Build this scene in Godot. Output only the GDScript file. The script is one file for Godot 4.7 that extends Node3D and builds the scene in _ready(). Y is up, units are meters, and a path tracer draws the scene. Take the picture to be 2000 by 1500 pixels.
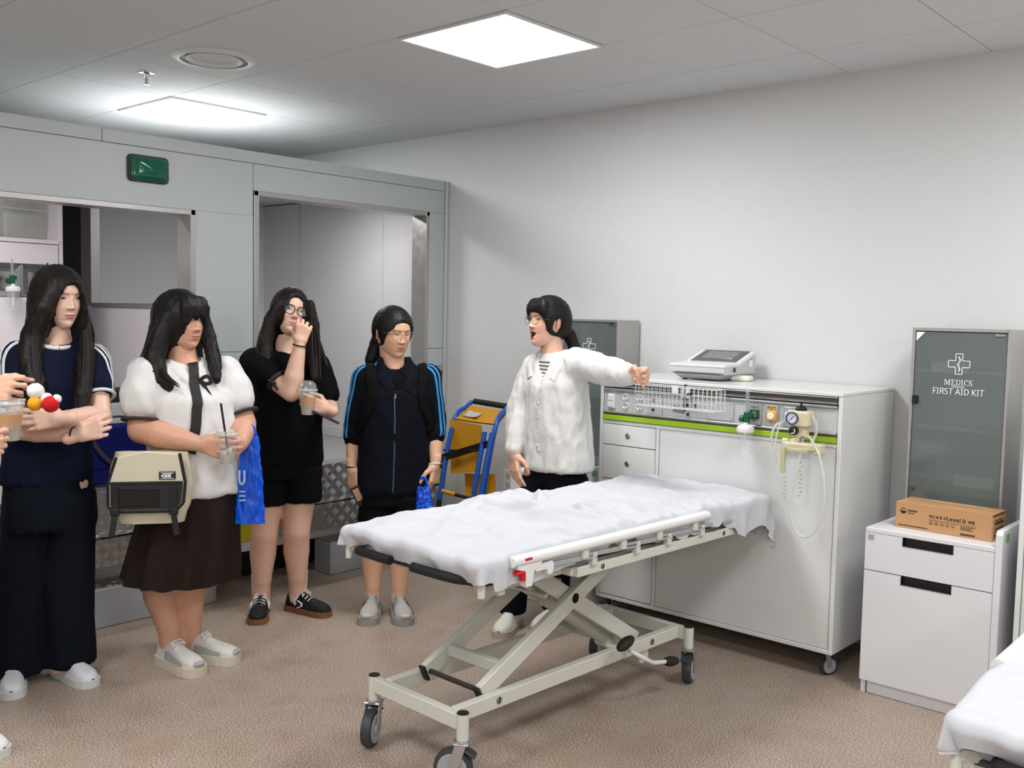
extends Node3D
# A training room: ambulance mock-up on the left, hospital bed and bedside console along the wall, five people.
# World: x runs along the wall with the console, z out of that wall into the room, y up, metres.

const CEIL := 2.5885
const PI2 := TAU
var M := {}
var rng := RandomNumberGenerator.new()
var used := {}

func _ready() -> void:
	rng.seed = 7
	var cam := Camera3D.new()
	cam.name = "camera"
	add_child(cam)
	cam.position = Vector3(4.91198, 1.48, 4.37287)
	cam.rotation = Vector3(-0.0720819, 0.731074, 0.0202433)
	cam.fov = 42.599
	cam.near = 0.05
	cam.current = true
	var env := Environment.new()
	env.background_mode = Environment.BG_COLOR
	env.background_color = Color(0.55, 0.56, 0.58)
	env.tonemap_mode = Environment.TONE_MAPPER_LINEAR
	env.tonemap_exposure = 1.0
	env.sdfgi_enabled = true
	env.ssao_enabled = true
	env.ssil_enabled = true
	var we := WorldEnvironment.new()
	we.name = "environment"
	we.environment = env
	add_child(we)
	make_materials()
	ceiling_lamps(1.5, 2.85)
	room()
	ambulance()
	console()
	cabinets()
	bed_all()
	people()
	small_items()

# ---------------------------------------------------------------- mesh builder
class MB:
	var v := PackedVector3Array()
	var n := PackedVector3Array()
	var c := PackedColorArray()
	var uv := PackedVector2Array()
	var ix := PackedInt32Array()
	var tint := Color.WHITE
	var colored := false
	var mapped := false

	func vert(p: Vector3, nn: Vector3, t := Vector2.ZERO) -> int:
		v.append(p); n.append(nn); c.append(tint); uv.append(t)
		return v.size() - 1

	func tri(a: Vector3, b: Vector3, d: Vector3) -> void:
		var m := (d - a).cross(b - a).normalized()
		var i := v.size()
		vert(a, m); vert(b, m); vert(d, m)
		ix.append_array(PackedInt32Array([i, i + 1, i + 2]))

	func quad(a: Vector3, b: Vector3, d: Vector3, e: Vector3) -> void:
		var m := (e - a).cross(b - a) + (d - a).cross(b - a) * 0.001
		m = m.normalized()
		var i := v.size()
		vert(a, m, Vector2(0, 0)); vert(b, m, Vector2(0, 1)); vert(d, m, Vector2(1, 1)); vert(e, m, Vector2(1, 0))
		ix.append_array(PackedInt32Array([i, i + 1, i + 2, i, i + 2, i + 3]))

	func quad_out(a: Vector3, b: Vector3, d: Vector3, e: Vector3, o: Vector3) -> void:
		if ((d - a).cross(b - a)).dot((a + d) * 0.5 - o) < 0.0:
			quad(a, e, d, b)
		else:
			quad(a, b, d, e)

	func tri_out(a: Vector3, b: Vector3, d: Vector3, o: Vector3) -> void:
		if ((d - a).cross(b - a)).dot((a + b + d) / 3.0 - o) < 0.0:
			tri(a, d, b)
		else:
			tri(a, b, d)

	# box with chamfered edges
	func box(ctr: Vector3, size: Vector3, bev := 0.0, xf := Transform3D()) -> void:
		var h := size * 0.5
		var b := minf(bev, minf(h.x, minf(h.y, h.z)) * 0.98)
		var o := xf * ctr
		for a in 3:
			var u := (a + 1) % 3
			var w := (a + 2) % 3
			for s in [-1.0, 1.0]:
				var p := []
				for q in [[-1, -1], [1, -1], [1, 1], [-1, 1]]:
					var t := Vector3.ZERO
					t[a] = s * h[a]; t[u] = q[0] * (h[u] - b); t[w] = q[1] * (h[w] - b)
					p.append(xf * (ctr + t))
				quad_out(p[0], p[1], p[2], p[3], o)
		if b <= 0.0:
			return
		for a in 3:
			var u := (a + 1) % 3
			var w := (a + 2) % 3
			for s in [-1.0, 1.0]:
				for r in [-1.0, 1.0]:
					var p1 := Vector3.ZERO; var p2 := Vector3.ZERO
					p1[u] = s * h[u]; p1[w] = r * (h[w] - b); p1[a] = h[a] - b
					p2[u] = s * (h[u] - b); p2[w] = r * h[w]; p2[a] = h[a] - b
					var p3 := p2; var p4 := p1
					p3[a] = -p3[a]; p4[a] = -p4[a]
					quad_out(xf * (ctr + p1), xf * (ctr + p2), xf * (ctr + p3), xf * (ctr + p4), o)
		for sx in [-1.0, 1.0]:
			for sy in [-1.0, 1.0]:
				for sz in [-1.0, 1.0]:
					var q := Vector3(sx, sy, sz) * (h - Vector3(b, b, b))
					tri_out(xf * (ctr + q + Vector3(sx * b, 0, 0)), xf * (ctr + q + Vector3(0, sy * b, 0)), xf * (ctr + q + Vector3(0, 0, sz * b)), o)

	# bar with a rectangular section from a to b; up gives the section's height axis
	func bar(a: Vector3, b: Vector3, w: float, hgt: float, bev := 0.002, up := Vector3.UP) -> void:
		var z := (b - a).normalized()
		var x := up.cross(z).normalized()
		if x.length() < 0.5:
			x = Vector3.RIGHT
		var y := z.cross(x)
		box(Vector3.ZERO, Vector3(w, hgt, a.distance_to(b)), bev, Transform3D(Basis(x, y, z), (a + b) * 0.5))

	# smooth grid of points, rows x cols; outward = column direction x row direction
	func grid(p: PackedVector3Array, rows: int, cols: int, wrap := false, flip := false, cols_col := PackedColorArray(), uvs := PackedVector2Array()) -> void:
		var base := v.size()
		var nn := PackedVector3Array()
		nn.resize(rows * cols)
		var cc := cols if wrap else cols - 1
		for r in rows - 1:
			for k in cc:
				var k2 := (k + 1) % cols
				var i0 := r * cols + k
				var i1 := (r + 1) * cols + k
				var i2 := (r + 1) * cols + k2
				var i3 := r * cols + k2
				var m := (p[i2] - p[i0]).cross(p[i1] - p[i3])
				if flip:
					m = -m
					ix.append_array(PackedInt32Array([base + i0, base + i2, base + i1, base + i0, base + i3, base + i2]))
				else:
					ix.append_array(PackedInt32Array([base + i0, base + i1, base + i2, base + i0, base + i2, base + i3]))
				nn[i0] += m; nn[i1] += m; nn[i2] += m; nn[i3] += m
		for i in p.size():
			v.append(p[i])
			n.append(nn[i].normalized())
			c.append(cols_col[i] if cols_col.size() else tint)
			uv.append(uvs[i] if uvs.size() else Vector2.ZERO)

	func fan(ring: PackedVector3Array, flip := false) -> void:
		var o := Vector3.ZERO
		for q in ring:
			o += q
		o /= ring.size()
		for k in ring.size():
			if flip:
				tri(o, ring[(k + 1) % ring.size()], ring[k])
			else:
				tri(o, ring[k], ring[(k + 1) % ring.size()])

	# tube along points; rad is a float or an array, flat squeezes the section's second axis
	func tube(pts: Array, rad, sides := 8, cap := true, flat := 1.0, up := Vector3.ZERO) -> void:
		var m := pts.size()
		if m < 2:
			return
		var p := PackedVector3Array()
		var t0: Vector3 = (pts[1] - pts[0]).normalized()
		var nx := up if up != Vector3.ZERO else (Vector3.UP if absf(t0.y) < 0.9 else Vector3.RIGHT)
		nx = (nx - t0 * nx.dot(t0)).normalized()
		for i in m:
			var t: Vector3 = (pts[mini(i + 1, m - 1)] - pts[maxi(i - 1, 0)]).normalized()
			nx = (nx - t * nx.dot(t)).normalized()
			var by := t.cross(nx)
			var r: float = rad[i] if rad is Array or rad is PackedFloat32Array else rad
			for k in sides:
				var a := TAU * k / sides
				p.append(pts[i] + (nx * cos(a) + by * sin(a) * flat) * r)
		grid(p, m, sides, true)
		if cap:
			fan(p.slice(0, sides), true)
			fan(p.slice((m - 1) * sides, m * sides))

	# surface of revolution about local y; prof = [Vector2(radius, y)] from bottom to top
	func lathe(prof: Array, sides := 24, xf := Transform3D(), cap := true) -> void:
		var p := PackedVector3Array()
		for q in prof:
			for k in sides:
				var a := -TAU * k / sides
				p.append(xf * Vector3(q.x * cos(a), q.y, q.x * sin(a)))
		# split sharp corners by repeating rows where the profile turns hard
		var rows := prof.size()
		var start := 0
		for i in range(1, rows):
			var hard := i == rows - 1
			if not hard:
				var d1: Vector2 = (prof[i] - prof[i - 1]).normalized()
				var d2: Vector2 = (prof[i + 1] - prof[i]).normalized()
				hard = d1.dot(d2) < 0.75
			if hard:
				grid(p.slice(start * sides, (i + 1) * sides), i - start + 1, sides, true)
				start = i
		if cap:
			if prof[0].x > 0.0005:
				fan(p.slice(0, sides), true)
			if prof[rows - 1].x > 0.0005:
				fan(p.slice((rows - 1) * sides, rows * sides))

	# polygon in local xy, pushed along local z from -d/2 to d/2, with a small chamfer
	func extrude(poly: PackedVector2Array, d: float, xf := Transform3D(), bev := 0.0) -> void:
		var pl := poly
		if Geometry2D.is_polygon_clockwise(pl):
			pl = pl.duplicate(); pl.reverse()
		var inner := pl
		if bev > 0.0:
			var off := Geometry2D.offset_polygon(pl, -bev)
			if off.size() == 1 and off[0].size() == pl.size():
				# match start index
				var best := 0
				for k in off[0].size():
					if off[0][k].distance_to(pl[0]) < off[0][best].distance_to(pl[0]):
						best = k
				inner = PackedVector2Array()
				for k in off[0].size():
					inner.append(off[0][(best + k) % off[0].size()])
			else:
				bev = 0.0
		var t := Geometry2D.triangulate_polygon(inner)
		var z := d * 0.5
		for i in range(0, t.size(), 3):
			var a := inner[t[i]]; var b := inner[t[i + 1]]; var e := inner[t[i + 2]]
			if (b - a).cross(e - a) < 0.0:
				var s := b; b = e; e = s
			tri(xf * Vector3(a.x, a.y, z), xf * Vector3(e.x, e.y, z), xf * Vector3(b.x, b.y, z))
			tri(xf * Vector3(a.x, a.y, -z), xf * Vector3(b.x, b.y, -z), xf * Vector3(e.x, e.y, -z))
		var m := pl.size()
		for i in m:
			var j := (i + 1) % m
			var zo := z - bev
			quad(xf * Vector3(pl[i].x, pl[i].y, -zo), xf * Vector3(pl[i].x, pl[i].y, zo), xf * Vector3(pl[j].x, pl[j].y, zo), xf * Vector3(pl[j].x, pl[j].y, -zo))
			if bev > 0.0:
				quad(xf * Vector3(pl[i].x, pl[i].y, zo), xf * Vector3(inner[i].x, inner[i].y, z), xf * Vector3(inner[j].x, inner[j].y, z), xf * Vector3(pl[j].x, pl[j].y, zo))
				quad(xf * Vector3(pl[j].x, pl[j].y, -zo), xf * Vector3(inner[j].x, inner[j].y, -z), xf * Vector3(inner[i].x, inner[i].y, -z), xf * Vector3(pl[i].x, pl[i].y, -zo))

	func ball(ctr: Vector3, r: Vector3, seg := 12, basis := Basis()) -> void:
		var p := PackedVector3Array()
		var rows := seg
		var colsn := seg * 2
		for i in rows + 1:
			var e := -PI / 2 + PI * i / rows
			for k in colsn:
				var a := -TAU * k / colsn
				p.append(ctr + basis * (Vector3(cos(e) * cos(a), sin(e), cos(e) * sin(a)) * r))
		grid(p, rows + 1, colsn, true)

	func mesh() -> ArrayMesh:
		var a := []
		a.resize(Mesh.ARRAY_MAX)
		a[Mesh.ARRAY_VERTEX] = v
		a[Mesh.ARRAY_NORMAL] = n
		if colored:
			a[Mesh.ARRAY_COLOR] = c
		if mapped:
			a[Mesh.ARRAY_TEX_UV] = uv
		a[Mesh.ARRAY_INDEX] = ix
		var am := ArrayMesh.new()
		am.add_surface_from_arrays(Mesh.PRIMITIVE_TRIANGLES, a)
		return am

# ---------------------------------------------------------------- scene helpers
func numbered(called: String) -> String:
	if not used.has(called):
		used[called] = 0
		return called
	used[called] += 1
	return "%s_%03d" % [called, used[called]]

func thing(called: String, label: String, category: String, at := Vector3.ZERO, turn := 0.0, group := "") -> Node3D:
	var o := Node3D.new()
	o.name = numbered(called)
	add_child(o)
	o.position = at
	o.rotation.y = turn
	tag(o, label, category, group)
	return o

func tag(o: Node, label: String, category: String, group := "") -> void:
	o.set_meta("label", label)
	o.set_meta("category", category)
	if group != "":
		o.set_meta("group", group)

func part(called: String, mb: MB, mat: Material, parent: Node, label := "") -> MeshInstance3D:
	var o := MeshInstance3D.new()
	o.mesh = mb.mesh()
	o.material_override = mat
	o.name = numbered(called) if parent == self else called
	parent.add_child(o, true)
	if label != "":
		o.set_meta("label", label)
	return o

func struct(called: String, mb: MB, mat: Material, parent: Node = self) -> MeshInstance3D:
	var o := part(called, mb, mat, parent)
	if parent == self:
		o.set_meta("kind", "structure")
	return o

func mesh_part(called: String, me: Mesh, mat: Material, parent: Node, xf := Transform3D()) -> MeshInstance3D:
	var o := MeshInstance3D.new()
	o.mesh = me
	o.material_override = mat
	o.name = called
	parent.add_child(o, true)
	o.transform = xf
	return o

func one_box(ctr: Vector3, size: Vector3, bev := 0.003) -> MB:
	var b := MB.new()
	b.box(ctr, size, bev)
	return b

func arc(r: float, a0: float, a1: float, seg: int, ctr := Vector2.ZERO) -> PackedVector2Array:
	var p := PackedVector2Array()
	for i in seg + 1:
		var a := lerpf(a0, a1, float(i) / seg)
		p.append(ctr + Vector2(cos(a), sin(a)) * r)
	return p

func round_rect(w: float, h: float, r: float, seg := 4) -> PackedVector2Array:
	var p := PackedVector2Array()
	for q in [[1, -1, -PI / 2], [1, 1, 0.0], [-1, 1, PI / 2], [-1, -1, PI]]:
		p.append_array(arc(r, q[2], q[2] + PI / 2, seg, Vector2(q[0] * (w / 2 - r), q[1] * (h / 2 - r))))
	return p

# smooth curve through points
func curve(pts: Array, per := 6) -> Array:
	var out := []
	var m := pts.size()
	for i in m - 1:
		var p0 = pts[maxi(i - 1, 0)]; var p1 = pts[i]; var p2 = pts[i + 1]; var p3 = pts[mini(i + 2, m - 1)]
		for k in per:
			var t := float(k) / per
			if p1 is Vector3:
				out.append((p1 as Vector3).cubic_interpolate(p2, p0, p3, t))
			elif p1 is Vector2:
				out.append((p1 as Vector2).cubic_interpolate(p2, p0, p3, t))
			else:
				out.append(cubic_interpolate(p1, p2, p0, p3, t))
	out.append(pts[m - 1])
	return out

func frame(x: Vector3, y: Vector3, at: Vector3) -> Transform3D:
	var xx := x.normalized()
	var z := xx.cross(y).normalized()
	return Transform3D(Basis(xx, z.cross(xx), z), at)

var fonts := {}
func lettering(txt: String, size: float, called: String, mat: Material, parent: Node, xf: Transform3D, face := "Droid Sans", weight := 400, depth := 0.0006) -> MeshInstance3D:
	var key := face + str(weight)
	if not fonts.has(key):
		var f := SystemFont.new()
		f.font_names = PackedStringArray([face])
		f.font_weight = weight
		fonts[key] = f
	var t := TextMesh.new()
	t.text = txt
	t.font = fonts[key]
	t.font_size = 32
	t.pixel_size = size / 23.0
	t.depth = depth
	t.curve_step = 1.5
	return mesh_part(called, t, mat, parent, xf)

# ---------------------------------------------------------------- materials
func mat(col: Color, rough := 0.6, metal := 0.0) -> StandardMaterial3D:
	var m := StandardMaterial3D.new()
	m.albedo_color = col
	m.roughness = rough
	m.metallic = metal
	return m

func noise_image(size: int, freq: float, sd: int, kind := FastNoiseLite.TYPE_SIMPLEX_SMOOTH, octaves := 3) -> Image:
	var f := FastNoiseLite.new()
	f.seed = sd
	f.noise_type = kind
	f.frequency = freq
	f.fractal_octaves = octaves
	return f.get_seamless_image(size, size)

func ramp_texture(im: Image, stops: Array) -> ImageTexture:
	# stops = [[t, Color], ...] looked up per pixel
	var g := Gradient.new()
	g.offsets = PackedFloat32Array(stops.map(func(s): return s[0]))
	g.colors = PackedColorArray(stops.map(func(s): return s[1]))
	var lut := PackedByteArray()
	for i in 256:
		var cc := g.sample(i / 255.0)
		lut.append_array(PackedByteArray([int(cc.r * 255), int(cc.g * 255), int(cc.b * 255)]))
	var src := im.duplicate() as Image
	src.convert(Image.FORMAT_L8)
	var d := src.get_data()
	var o := PackedByteArray()
	o.resize(d.size() * 3)
	for i in d.size():
		var k := d[i] * 3
		o[i * 3] = lut[k]; o[i * 3 + 1] = lut[k + 1]; o[i * 3 + 2] = lut[k + 2]
	return ImageTexture.create_from_image(Image.create_from_data(src.get_width(), src.get_height(), false, Image.FORMAT_RGB8, o))

func tri_mat(m: StandardMaterial3D, scale: float, world := true) -> StandardMaterial3D:
	m.uv1_triplanar = true
	m.uv1_world_triplanar = world
	m.uv1_scale = Vector3(scale, scale, scale)
	return m

func cloth(col: Color, sd: int, scale := 6.0, depth := 0.08, rough := 0.85) -> StandardMaterial3D:
	var m := mat(col, rough)
	m.metallic_specular = 0.25
	var im := noise_image(256, 0.22, sd, FastNoiseLite.TYPE_SIMPLEX_SMOOTH, 2)
	m.albedo_texture = ramp_texture(im, [[0.0, Color(0.93, 0.93, 0.93)], [1.0, Color(1, 1, 1)]])
	m.heightmap_enabled = true
	m.heightmap_texture = ImageTexture.create_from_image(im)
	m.heightmap_scale = depth * 0.25
	return tri_mat(m, scale, false)

func make_materials() -> void:
	# floor: brown vinyl with a fine beige fleck
	var fl := mat(Color(1, 1, 1), 0.42)
	var a := noise_image(1024, 0.17, 3, FastNoiseLite.TYPE_SIMPLEX_SMOOTH, 2)
	fl.albedo_texture = ramp_texture(a, [[0.0, Color(0.30, 0.25, 0.215)], [0.3, Color(0.50, 0.44, 0.395)], [0.5, Color(0.64, 0.575, 0.525)], [0.7, Color(0.78, 0.715, 0.655)], [1.0, Color(0.95, 0.89, 0.83)]])
	var patch := noise_image(512, 0.006, 8)
	fl.detail_enabled = true
	fl.detail_blend_mode = BaseMaterial3D.BLEND_MODE_MUL
	fl.detail_albedo = ramp_texture(patch, [[0.0, Color(0.95, 0.92, 0.90)], [0.5, Color(1, 1, 1)], [1.0, Color(0.97, 0.97, 0.93)]])
	fl.heightmap_enabled = true
	fl.heightmap_texture = ImageTexture.create_from_image(a)
	fl.heightmap_scale = 0.05
	M.floor = tri_mat(fl, 0.85)
	# painted plaster
	var wl := mat(Color(0.835, 0.838, 0.840), 0.85)
	var wn := noise_image(256, 0.05, 5, FastNoiseLite.TYPE_SIMPLEX_SMOOTH, 4)
	wl.albedo_texture = ramp_texture(wn, [[0.0, Color(0.99, 0.99, 0.99)], [1.0, Color(1, 1, 1)]])
	M.wall = tri_mat(wl, 0.8)
	var tl := mat(Color(0.82, 0.825, 0.83), 0.8)
	tl.albedo_texture = ramp_texture(wn, [[0.0, Color(0.985, 0.985, 0.985)], [1.0, Color(1, 1, 1)]])
	M.tile = tri_mat(tl, 2.0)
	M.slab = mat(Color(0.25, 0.25, 0.25), 0.9)
	M.lamp = mat(Color(1, 1, 1), 0.6)
	M.lamp.emission_enabled = true
	M.lamp.emission = Color(1, 1, 1)
	M.white_paint = mat(Color(0.86, 0.865, 0.86), 0.4)
	M.white_gloss = mat(Color(0.87, 0.875, 0.87), 0.22)
	M.white_plastic = mat(Color(0.88, 0.88, 0.875), 0.35)
	M.white_board = mat(Color(0.875, 0.87, 0.885), 0.45)
	M.cream = mat(Color(0.80, 0.80, 0.76), 0.38)
	var cr := mat(Color(0.80, 0.795, 0.755), 0.42)
	var cn := noise_image(256, 0.2, 15, FastNoiseLite.TYPE_SIMPLEX_SMOOTH, 3)
	cr.heightmap_enabled = true
	cr.heightmap_texture = ImageTexture.create_from_image(cn)
	cr.heightmap_scale = 0.02
	M.bed_paint = tri_mat(cr, 4.0, false)
	M.van = mat(Color(0.715, 0.735, 0.745), 0.42)
	M.van_in = mat(Color(0.80, 0.805, 0.815), 0.5)
	M.van_white = mat(Color(0.88, 0.855, 0.88), 0.5)
	M.van_shade = mat(Color(0.20, 0.20, 0.20), 0.5)
	M.van_floor = mat(Color(0.62, 0.61, 0.61), 0.5)
	M.red = mat(Color(0.68, 0.07, 0.10), 0.4)
	M.yellow_stripe = mat(Color(0.83, 0.80, 0.10), 0.4)
	M.black = mat(Color(0.025, 0.025, 0.027), 0.5)
	M.black_rubber = mat(Color(0.05, 0.05, 0.052), 0.7)
	M.black_gloss = mat(Color(0.02, 0.02, 0.022), 0.15)
	M.dark_grey = mat(Color(0.20, 0.21, 0.22), 0.5)
	M.mid_grey = mat(Color(0.42, 0.43, 0.44), 0.5)
	M.light_grey = mat(Color(0.62, 0.63, 0.64), 0.45)
	M.pale_grey = mat(Color(0.74, 0.75, 0.755), 0.4)
	M.steel = mat(Color(0.70, 0.69, 0.68), 0.28, 1.0)
	var bs := mat(Color(0.70, 0.69, 0.68), 0.4, 0.65)
	var bn := noise_image(256, 0.02, 21, FastNoiseLite.TYPE_SIMPLEX_SMOOTH, 3)
	bs.roughness_texture = ramp_texture(bn, [[0.0, Color(0.7, 0.7, 0.7)], [1.0, Color(1, 1, 1)]])
	M.brushed = tri_mat(bs, 3.0, false)
	M.chrome = mat(Color(0.78, 0.78, 0.78), 0.12, 1.0)
	M.alu = mat(Color(0.74, 0.745, 0.75), 0.35, 0.85)
	M.green_strip = mat(Color(0.60, 0.74, 0.12), 0.35)
	M.green_dark = mat(Color(0.02, 0.33, 0.19), 0.35)
	M.green_tag = mat(Color(0.45, 0.70, 0.42), 0.5)
	M.orange = mat(Color(0.93, 0.68, 0.06), 0.4)
	M.brass = mat(Color(0.72, 0.57, 0.28), 0.3, 1.0)
	M.ivory = mat(Color(0.83, 0.79, 0.66), 0.35)
	M.red_plastic = mat(Color(0.80, 0.04, 0.06), 0.35)
	M.print_black = mat(Color(0.07, 0.065, 0.06), 0.8)
	M.print_white = mat(Color(0.93, 0.94, 0.94), 0.6)
	M.paper = mat(Color(0.88, 0.90, 0.89), 0.8)
	var gl := mat(Color(0.86, 0.90, 0.91, 0.17), 0.04)
	gl.transparency = BaseMaterial3D.TRANSPARENCY_ALPHA
	M.clear = gl
	var gl2 := mat(Color(0.46, 0.50, 0.495, 0.50), 0.05)
	gl2.transparency = BaseMaterial3D.TRANSPARENCY_ALPHA
	M.tinted = gl2
	var tubing := mat(Color(0.86, 0.88, 0.84, 0.45), 0.1)
	tubing.transparency = BaseMaterial3D.TRANSPARENCY_ALPHA
	M.tubing = tubing
	var bagp := mat(Color(0.82, 0.83, 0.82, 0.34), 0.12)
	bagp.transparency = BaseMaterial3D.TRANSPARENCY_ALPHA
	M.clear_bag = bagp
	var gg := mat(Color(0.0, 0.40, 0.29, 0.80), 0.06)
	gg.transparency = BaseMaterial3D.TRANSPARENCY_ALPHA
	M.green_glass = gg
	# five-bar tread plate
	var hm := Image.create(256, 256, false, Image.FORMAT_RGB8)
	for y in 256:
		for x in 256:
			var cx := x % 128
			var cy := y % 128
			var odd := ((x / 128) + (y / 128)) % 2 == 1
			var u := (cx - 64.0) / 64.0
			var w := (cy - 64.0) / 64.0
			var p := (u + w) * 0.7071
			var q := (u - w) * 0.7071
			if odd:
				var s := p; p = q; q = s
			var hgt := 0.0
			if absf(p) < 0.92 and absf(q) < 0.95:
				var k := fposmod(q / 0.36 + 0.5, 1.0) - 0.5
				var wide := 0.36 * sqrt(maxf(0.0, 1.0 - p * p / 0.85))
				if absf(q) < 0.9 and absf(k) < wide:
					hgt = sqrt(1.0 - (k / wide) * (k / wide))
			hm.set_pixel(x, y, Color(hgt, hgt, hgt))
	var tp := mat(Color(0.66, 0.655, 0.65), 0.3, 1.0)
	tp.heightmap_enabled = true
	tp.heightmap_texture = ImageTexture.create_from_image(hm)
	tp.heightmap_scale = 0.28
	M.tread = tri_mat(tp, 12.0)
	# cloth
	M.sheet = cloth(Color(0.81, 0.815, 0.84), 31, 5.0, 0.03, 0.8)
	M.cardboard = cloth(Color(0.77, 0.60, 0.435), 32, 6.0, 0.02, 0.85)
	M.blue_plastic = mat(Color(0.03, 0.33, 0.84), 0.16)
	M.lid = mat(Color(0.9, 0.9, 0.9), 0.3)

func ceiling_lamps(glow: float, energy: float) -> void:
	var mesh := one_box(Vector3.ZERO, Vector3(0.572, 0.008, 0.572), 0.002).mesh()
	var rim := MB.new()
	for s in [-1.0, 1.0]:
		rim.box(Vector3(s * 0.292, 0, 0), Vector3(0.012, 0.012, 0.596), 0.002)
		rim.box(Vector3(0, 0, s * 0.292), Vector3(0.572, 0.012, 0.012), 0.002)
	var rim_mesh := rim.mesh()
	M.lamp.emission_energy_multiplier = glow
	for k in 3:
		for j in 4:
			var at := Vector3(-0.3 + 2.4 * j, CEIL - 0.004, 1.3477 + 2.4 * k)
			var names := ["over the ambulance mock-up", "over the hospital bed", "above the second bed", "at the far end of the room"]
			var t := thing("ceiling_light", "square LED ceiling panel %s%s" % [names[j], ["", ", second row from console wall", ", third row from console wall"][k]], "ceiling light", at, 0.0, "LED ceiling panels")
			mesh_part("diffuser", mesh, M.lamp, t)
			mesh_part("frame", rim_mesh, M.white_paint, t)
			var l := AreaLight3D.new()
			l.name = "panel_light"
			l.area_size = Vector2(0.56, 0.56)
			l.light_energy = energy
			l.light_color = Color(0.99, 0.994, 0.993)
			l.area_range = 14.0
			l.area_attenuation = 2.0
			l.shadow_enabled = true
			t.add_child(l)
			l.position = Vector3(0, -0.012, 0)
			l.rotation.x = -PI / 2

func room() -> void:
	var X0 := -2.1; var X1 := 7.8; var Z1 := 7.6477
	var b := one_box(Vector3((X0 + X1) / 2, -0.05, Z1 / 2), Vector3(X1 - X0 + 0.4, 0.1, Z1 + 0.4), 0.0)
	struct("floor", b, M.floor)
	struct("wall_back", one_box(Vector3((X0 + X1) / 2, CEIL / 2 + 0.05, -0.06), Vector3(X1 - X0 + 0.4, CEIL + 0.1, 0.12), 0.0), M.wall)
	struct("wall_left", one_box(Vector3(X0 - 0.06, CEIL / 2 + 0.05, Z1 / 2), Vector3(0.12, CEIL + 0.1, Z1), 0.0), M.wall)
	struct("wall_right", one_box(Vector3(X1 + 0.06, CEIL / 2 + 0.05, Z1 / 2), Vector3(0.12, CEIL + 0.1, Z1), 0.0), M.wall)
	struct("wall_front", one_box(Vector3((X0 + X1) / 2, CEIL / 2 + 0.05, Z1 + 0.06), Vector3(X1 - X0 + 0.4, CEIL + 0.1, 0.12), 0.0), M.wall)
	struct("baseboard_back", one_box(Vector3((X0 + X1) / 2, 0.04, 0.005), Vector3(X1 - X0, 0.08, 0.01), 0.002), M.pale_grey)
	# ceiling: slab and lay-in tiles with open joints
	var ce := struct("ceiling", one_box(Vector3((X0 + X1) / 2, CEIL + 0.07, Z1 / 2), Vector3(X1 - X0 + 0.2, 0.1, Z1 + 0.2), 0.0), M.slab)
	var full := one_box(Vector3.ZERO, Vector3(0.5965, 0.012, 0.5965), 0.0015).mesh()
	var edge := one_box(Vector3.ZERO, Vector3(0.5965, 0.012, 0.4445), 0.0015).mesh()
	for j in range(-4, 13):
		for k in range(-1, 12):
			var cx := 0.6 * j + 0.3
			if cx < X0 - 0.2 or cx > X1:
				continue
			if k >= 0 and (k - 1) % 4 == 0 and (j + 1) % 4 == 0 and j >= -1 and j <= 11:
				continue
			var cz := 0.4477 + 0.6 * k + 0.3 if k >= 0 else 0.2225
			mesh_part("ceiling_tile", full if k >= 0 else edge, M.tile, ce, Transform3D(Basis(), Vector3(cx, CEIL + 0.006, cz)))
	# round air diffuser
	var d := thing("air_diffuser", "round white air diffuser set in a ceiling tile", "air vent", Vector3(0.89, CEIL, 1.93))
	var m := MB.new()
	m.lathe([Vector2(0.186, 0.0), Vector2(0.18, -0.006), Vector2(0.160, -0.014), Vector2(0.148, -0.010), Vector2(0.146, 0.02)], 48, Transform3D(), false)
	part("outer_ring", m, M.white_paint, d)
	m = MB.new()
	m.lathe([Vector2(0.146, 0.03), Vector2(0.12, 0.03)], 48, Transform3D(), false)
	m.lathe([Vector2(0.146, 0.03), Vector2(0.146, -0.004), Vector2(0.122, -0.004), Vector2(0.122, 0.03)], 48, Transform3D(), false)
	part("dark_slot", m, M.dark_grey, d)
	m = MB.new()
	m.lathe([Vector2(0.122, 0.028), Vector2(0.125, -0.008), Vector2(0.116, -0.013), Vector2(0.105, -0.006), Vector2(0.085, 0.022)], 48, Transform3D(), false)
	part("inner_ring", m, M.white_paint, d)
	m = MB.new()
	m.lathe([Vector2(0.0, 0.006), Vector2(0.088, 0.012), Vector2(0.09, 0.03)], 48, Transform3D(), false)
	part("core", m, M.light_grey, d)
	# sprinkler
	var s := thing("ceiling_sprinkler", "small chrome pendent sprinkler head under a ceiling tile", "sprinkler", Vector3(0.385, CEIL, 1.985))
	m = MB.new()
	m.lathe([Vector2(0.040, 0.0), Vector2(0.038, -0.004), Vector2(0.018, -0.007), Vector2(0.014, -0.022), Vector2(0.0, -0.022)], 20)
	part("escutcheon", m, M.chrome, s)
	m = MB.new()
	for q in [-1.0, 1.0]:
		m.tube([Vector3(q * 0.012, -0.02, 0), Vector3(q * 0.012, -0.045, 0), Vector3(0, -0.055, 0)], 0.0025, 6)
	m.tube([Vector3(0, -0.02, 0), Vector3(0, -0.052, 0)], 0.0022, 6)
	part("frame_arms", m, M.chrome, s)
	m = MB.new()
	m.lathe([Vector2(0.0, -0.058), Vector2(0.018, -0.057), Vector2(0.018, -0.054), Vector2(0.0, -0.053)], 16)
	part("deflector", m, M.chrome, s)
	# wall outlet behind the stair chair
	var o := thing("wall_outlet", "white wall outlet plate low on the wall behind the yellow stair chair", "outlet", Vector3(0.98, 0.475, 0.004))
	part("plate", one_box(Vector3.ZERO, Vector3(0.075, 0.12, 0.008), 0.002), M.white_plastic, o)
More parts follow.
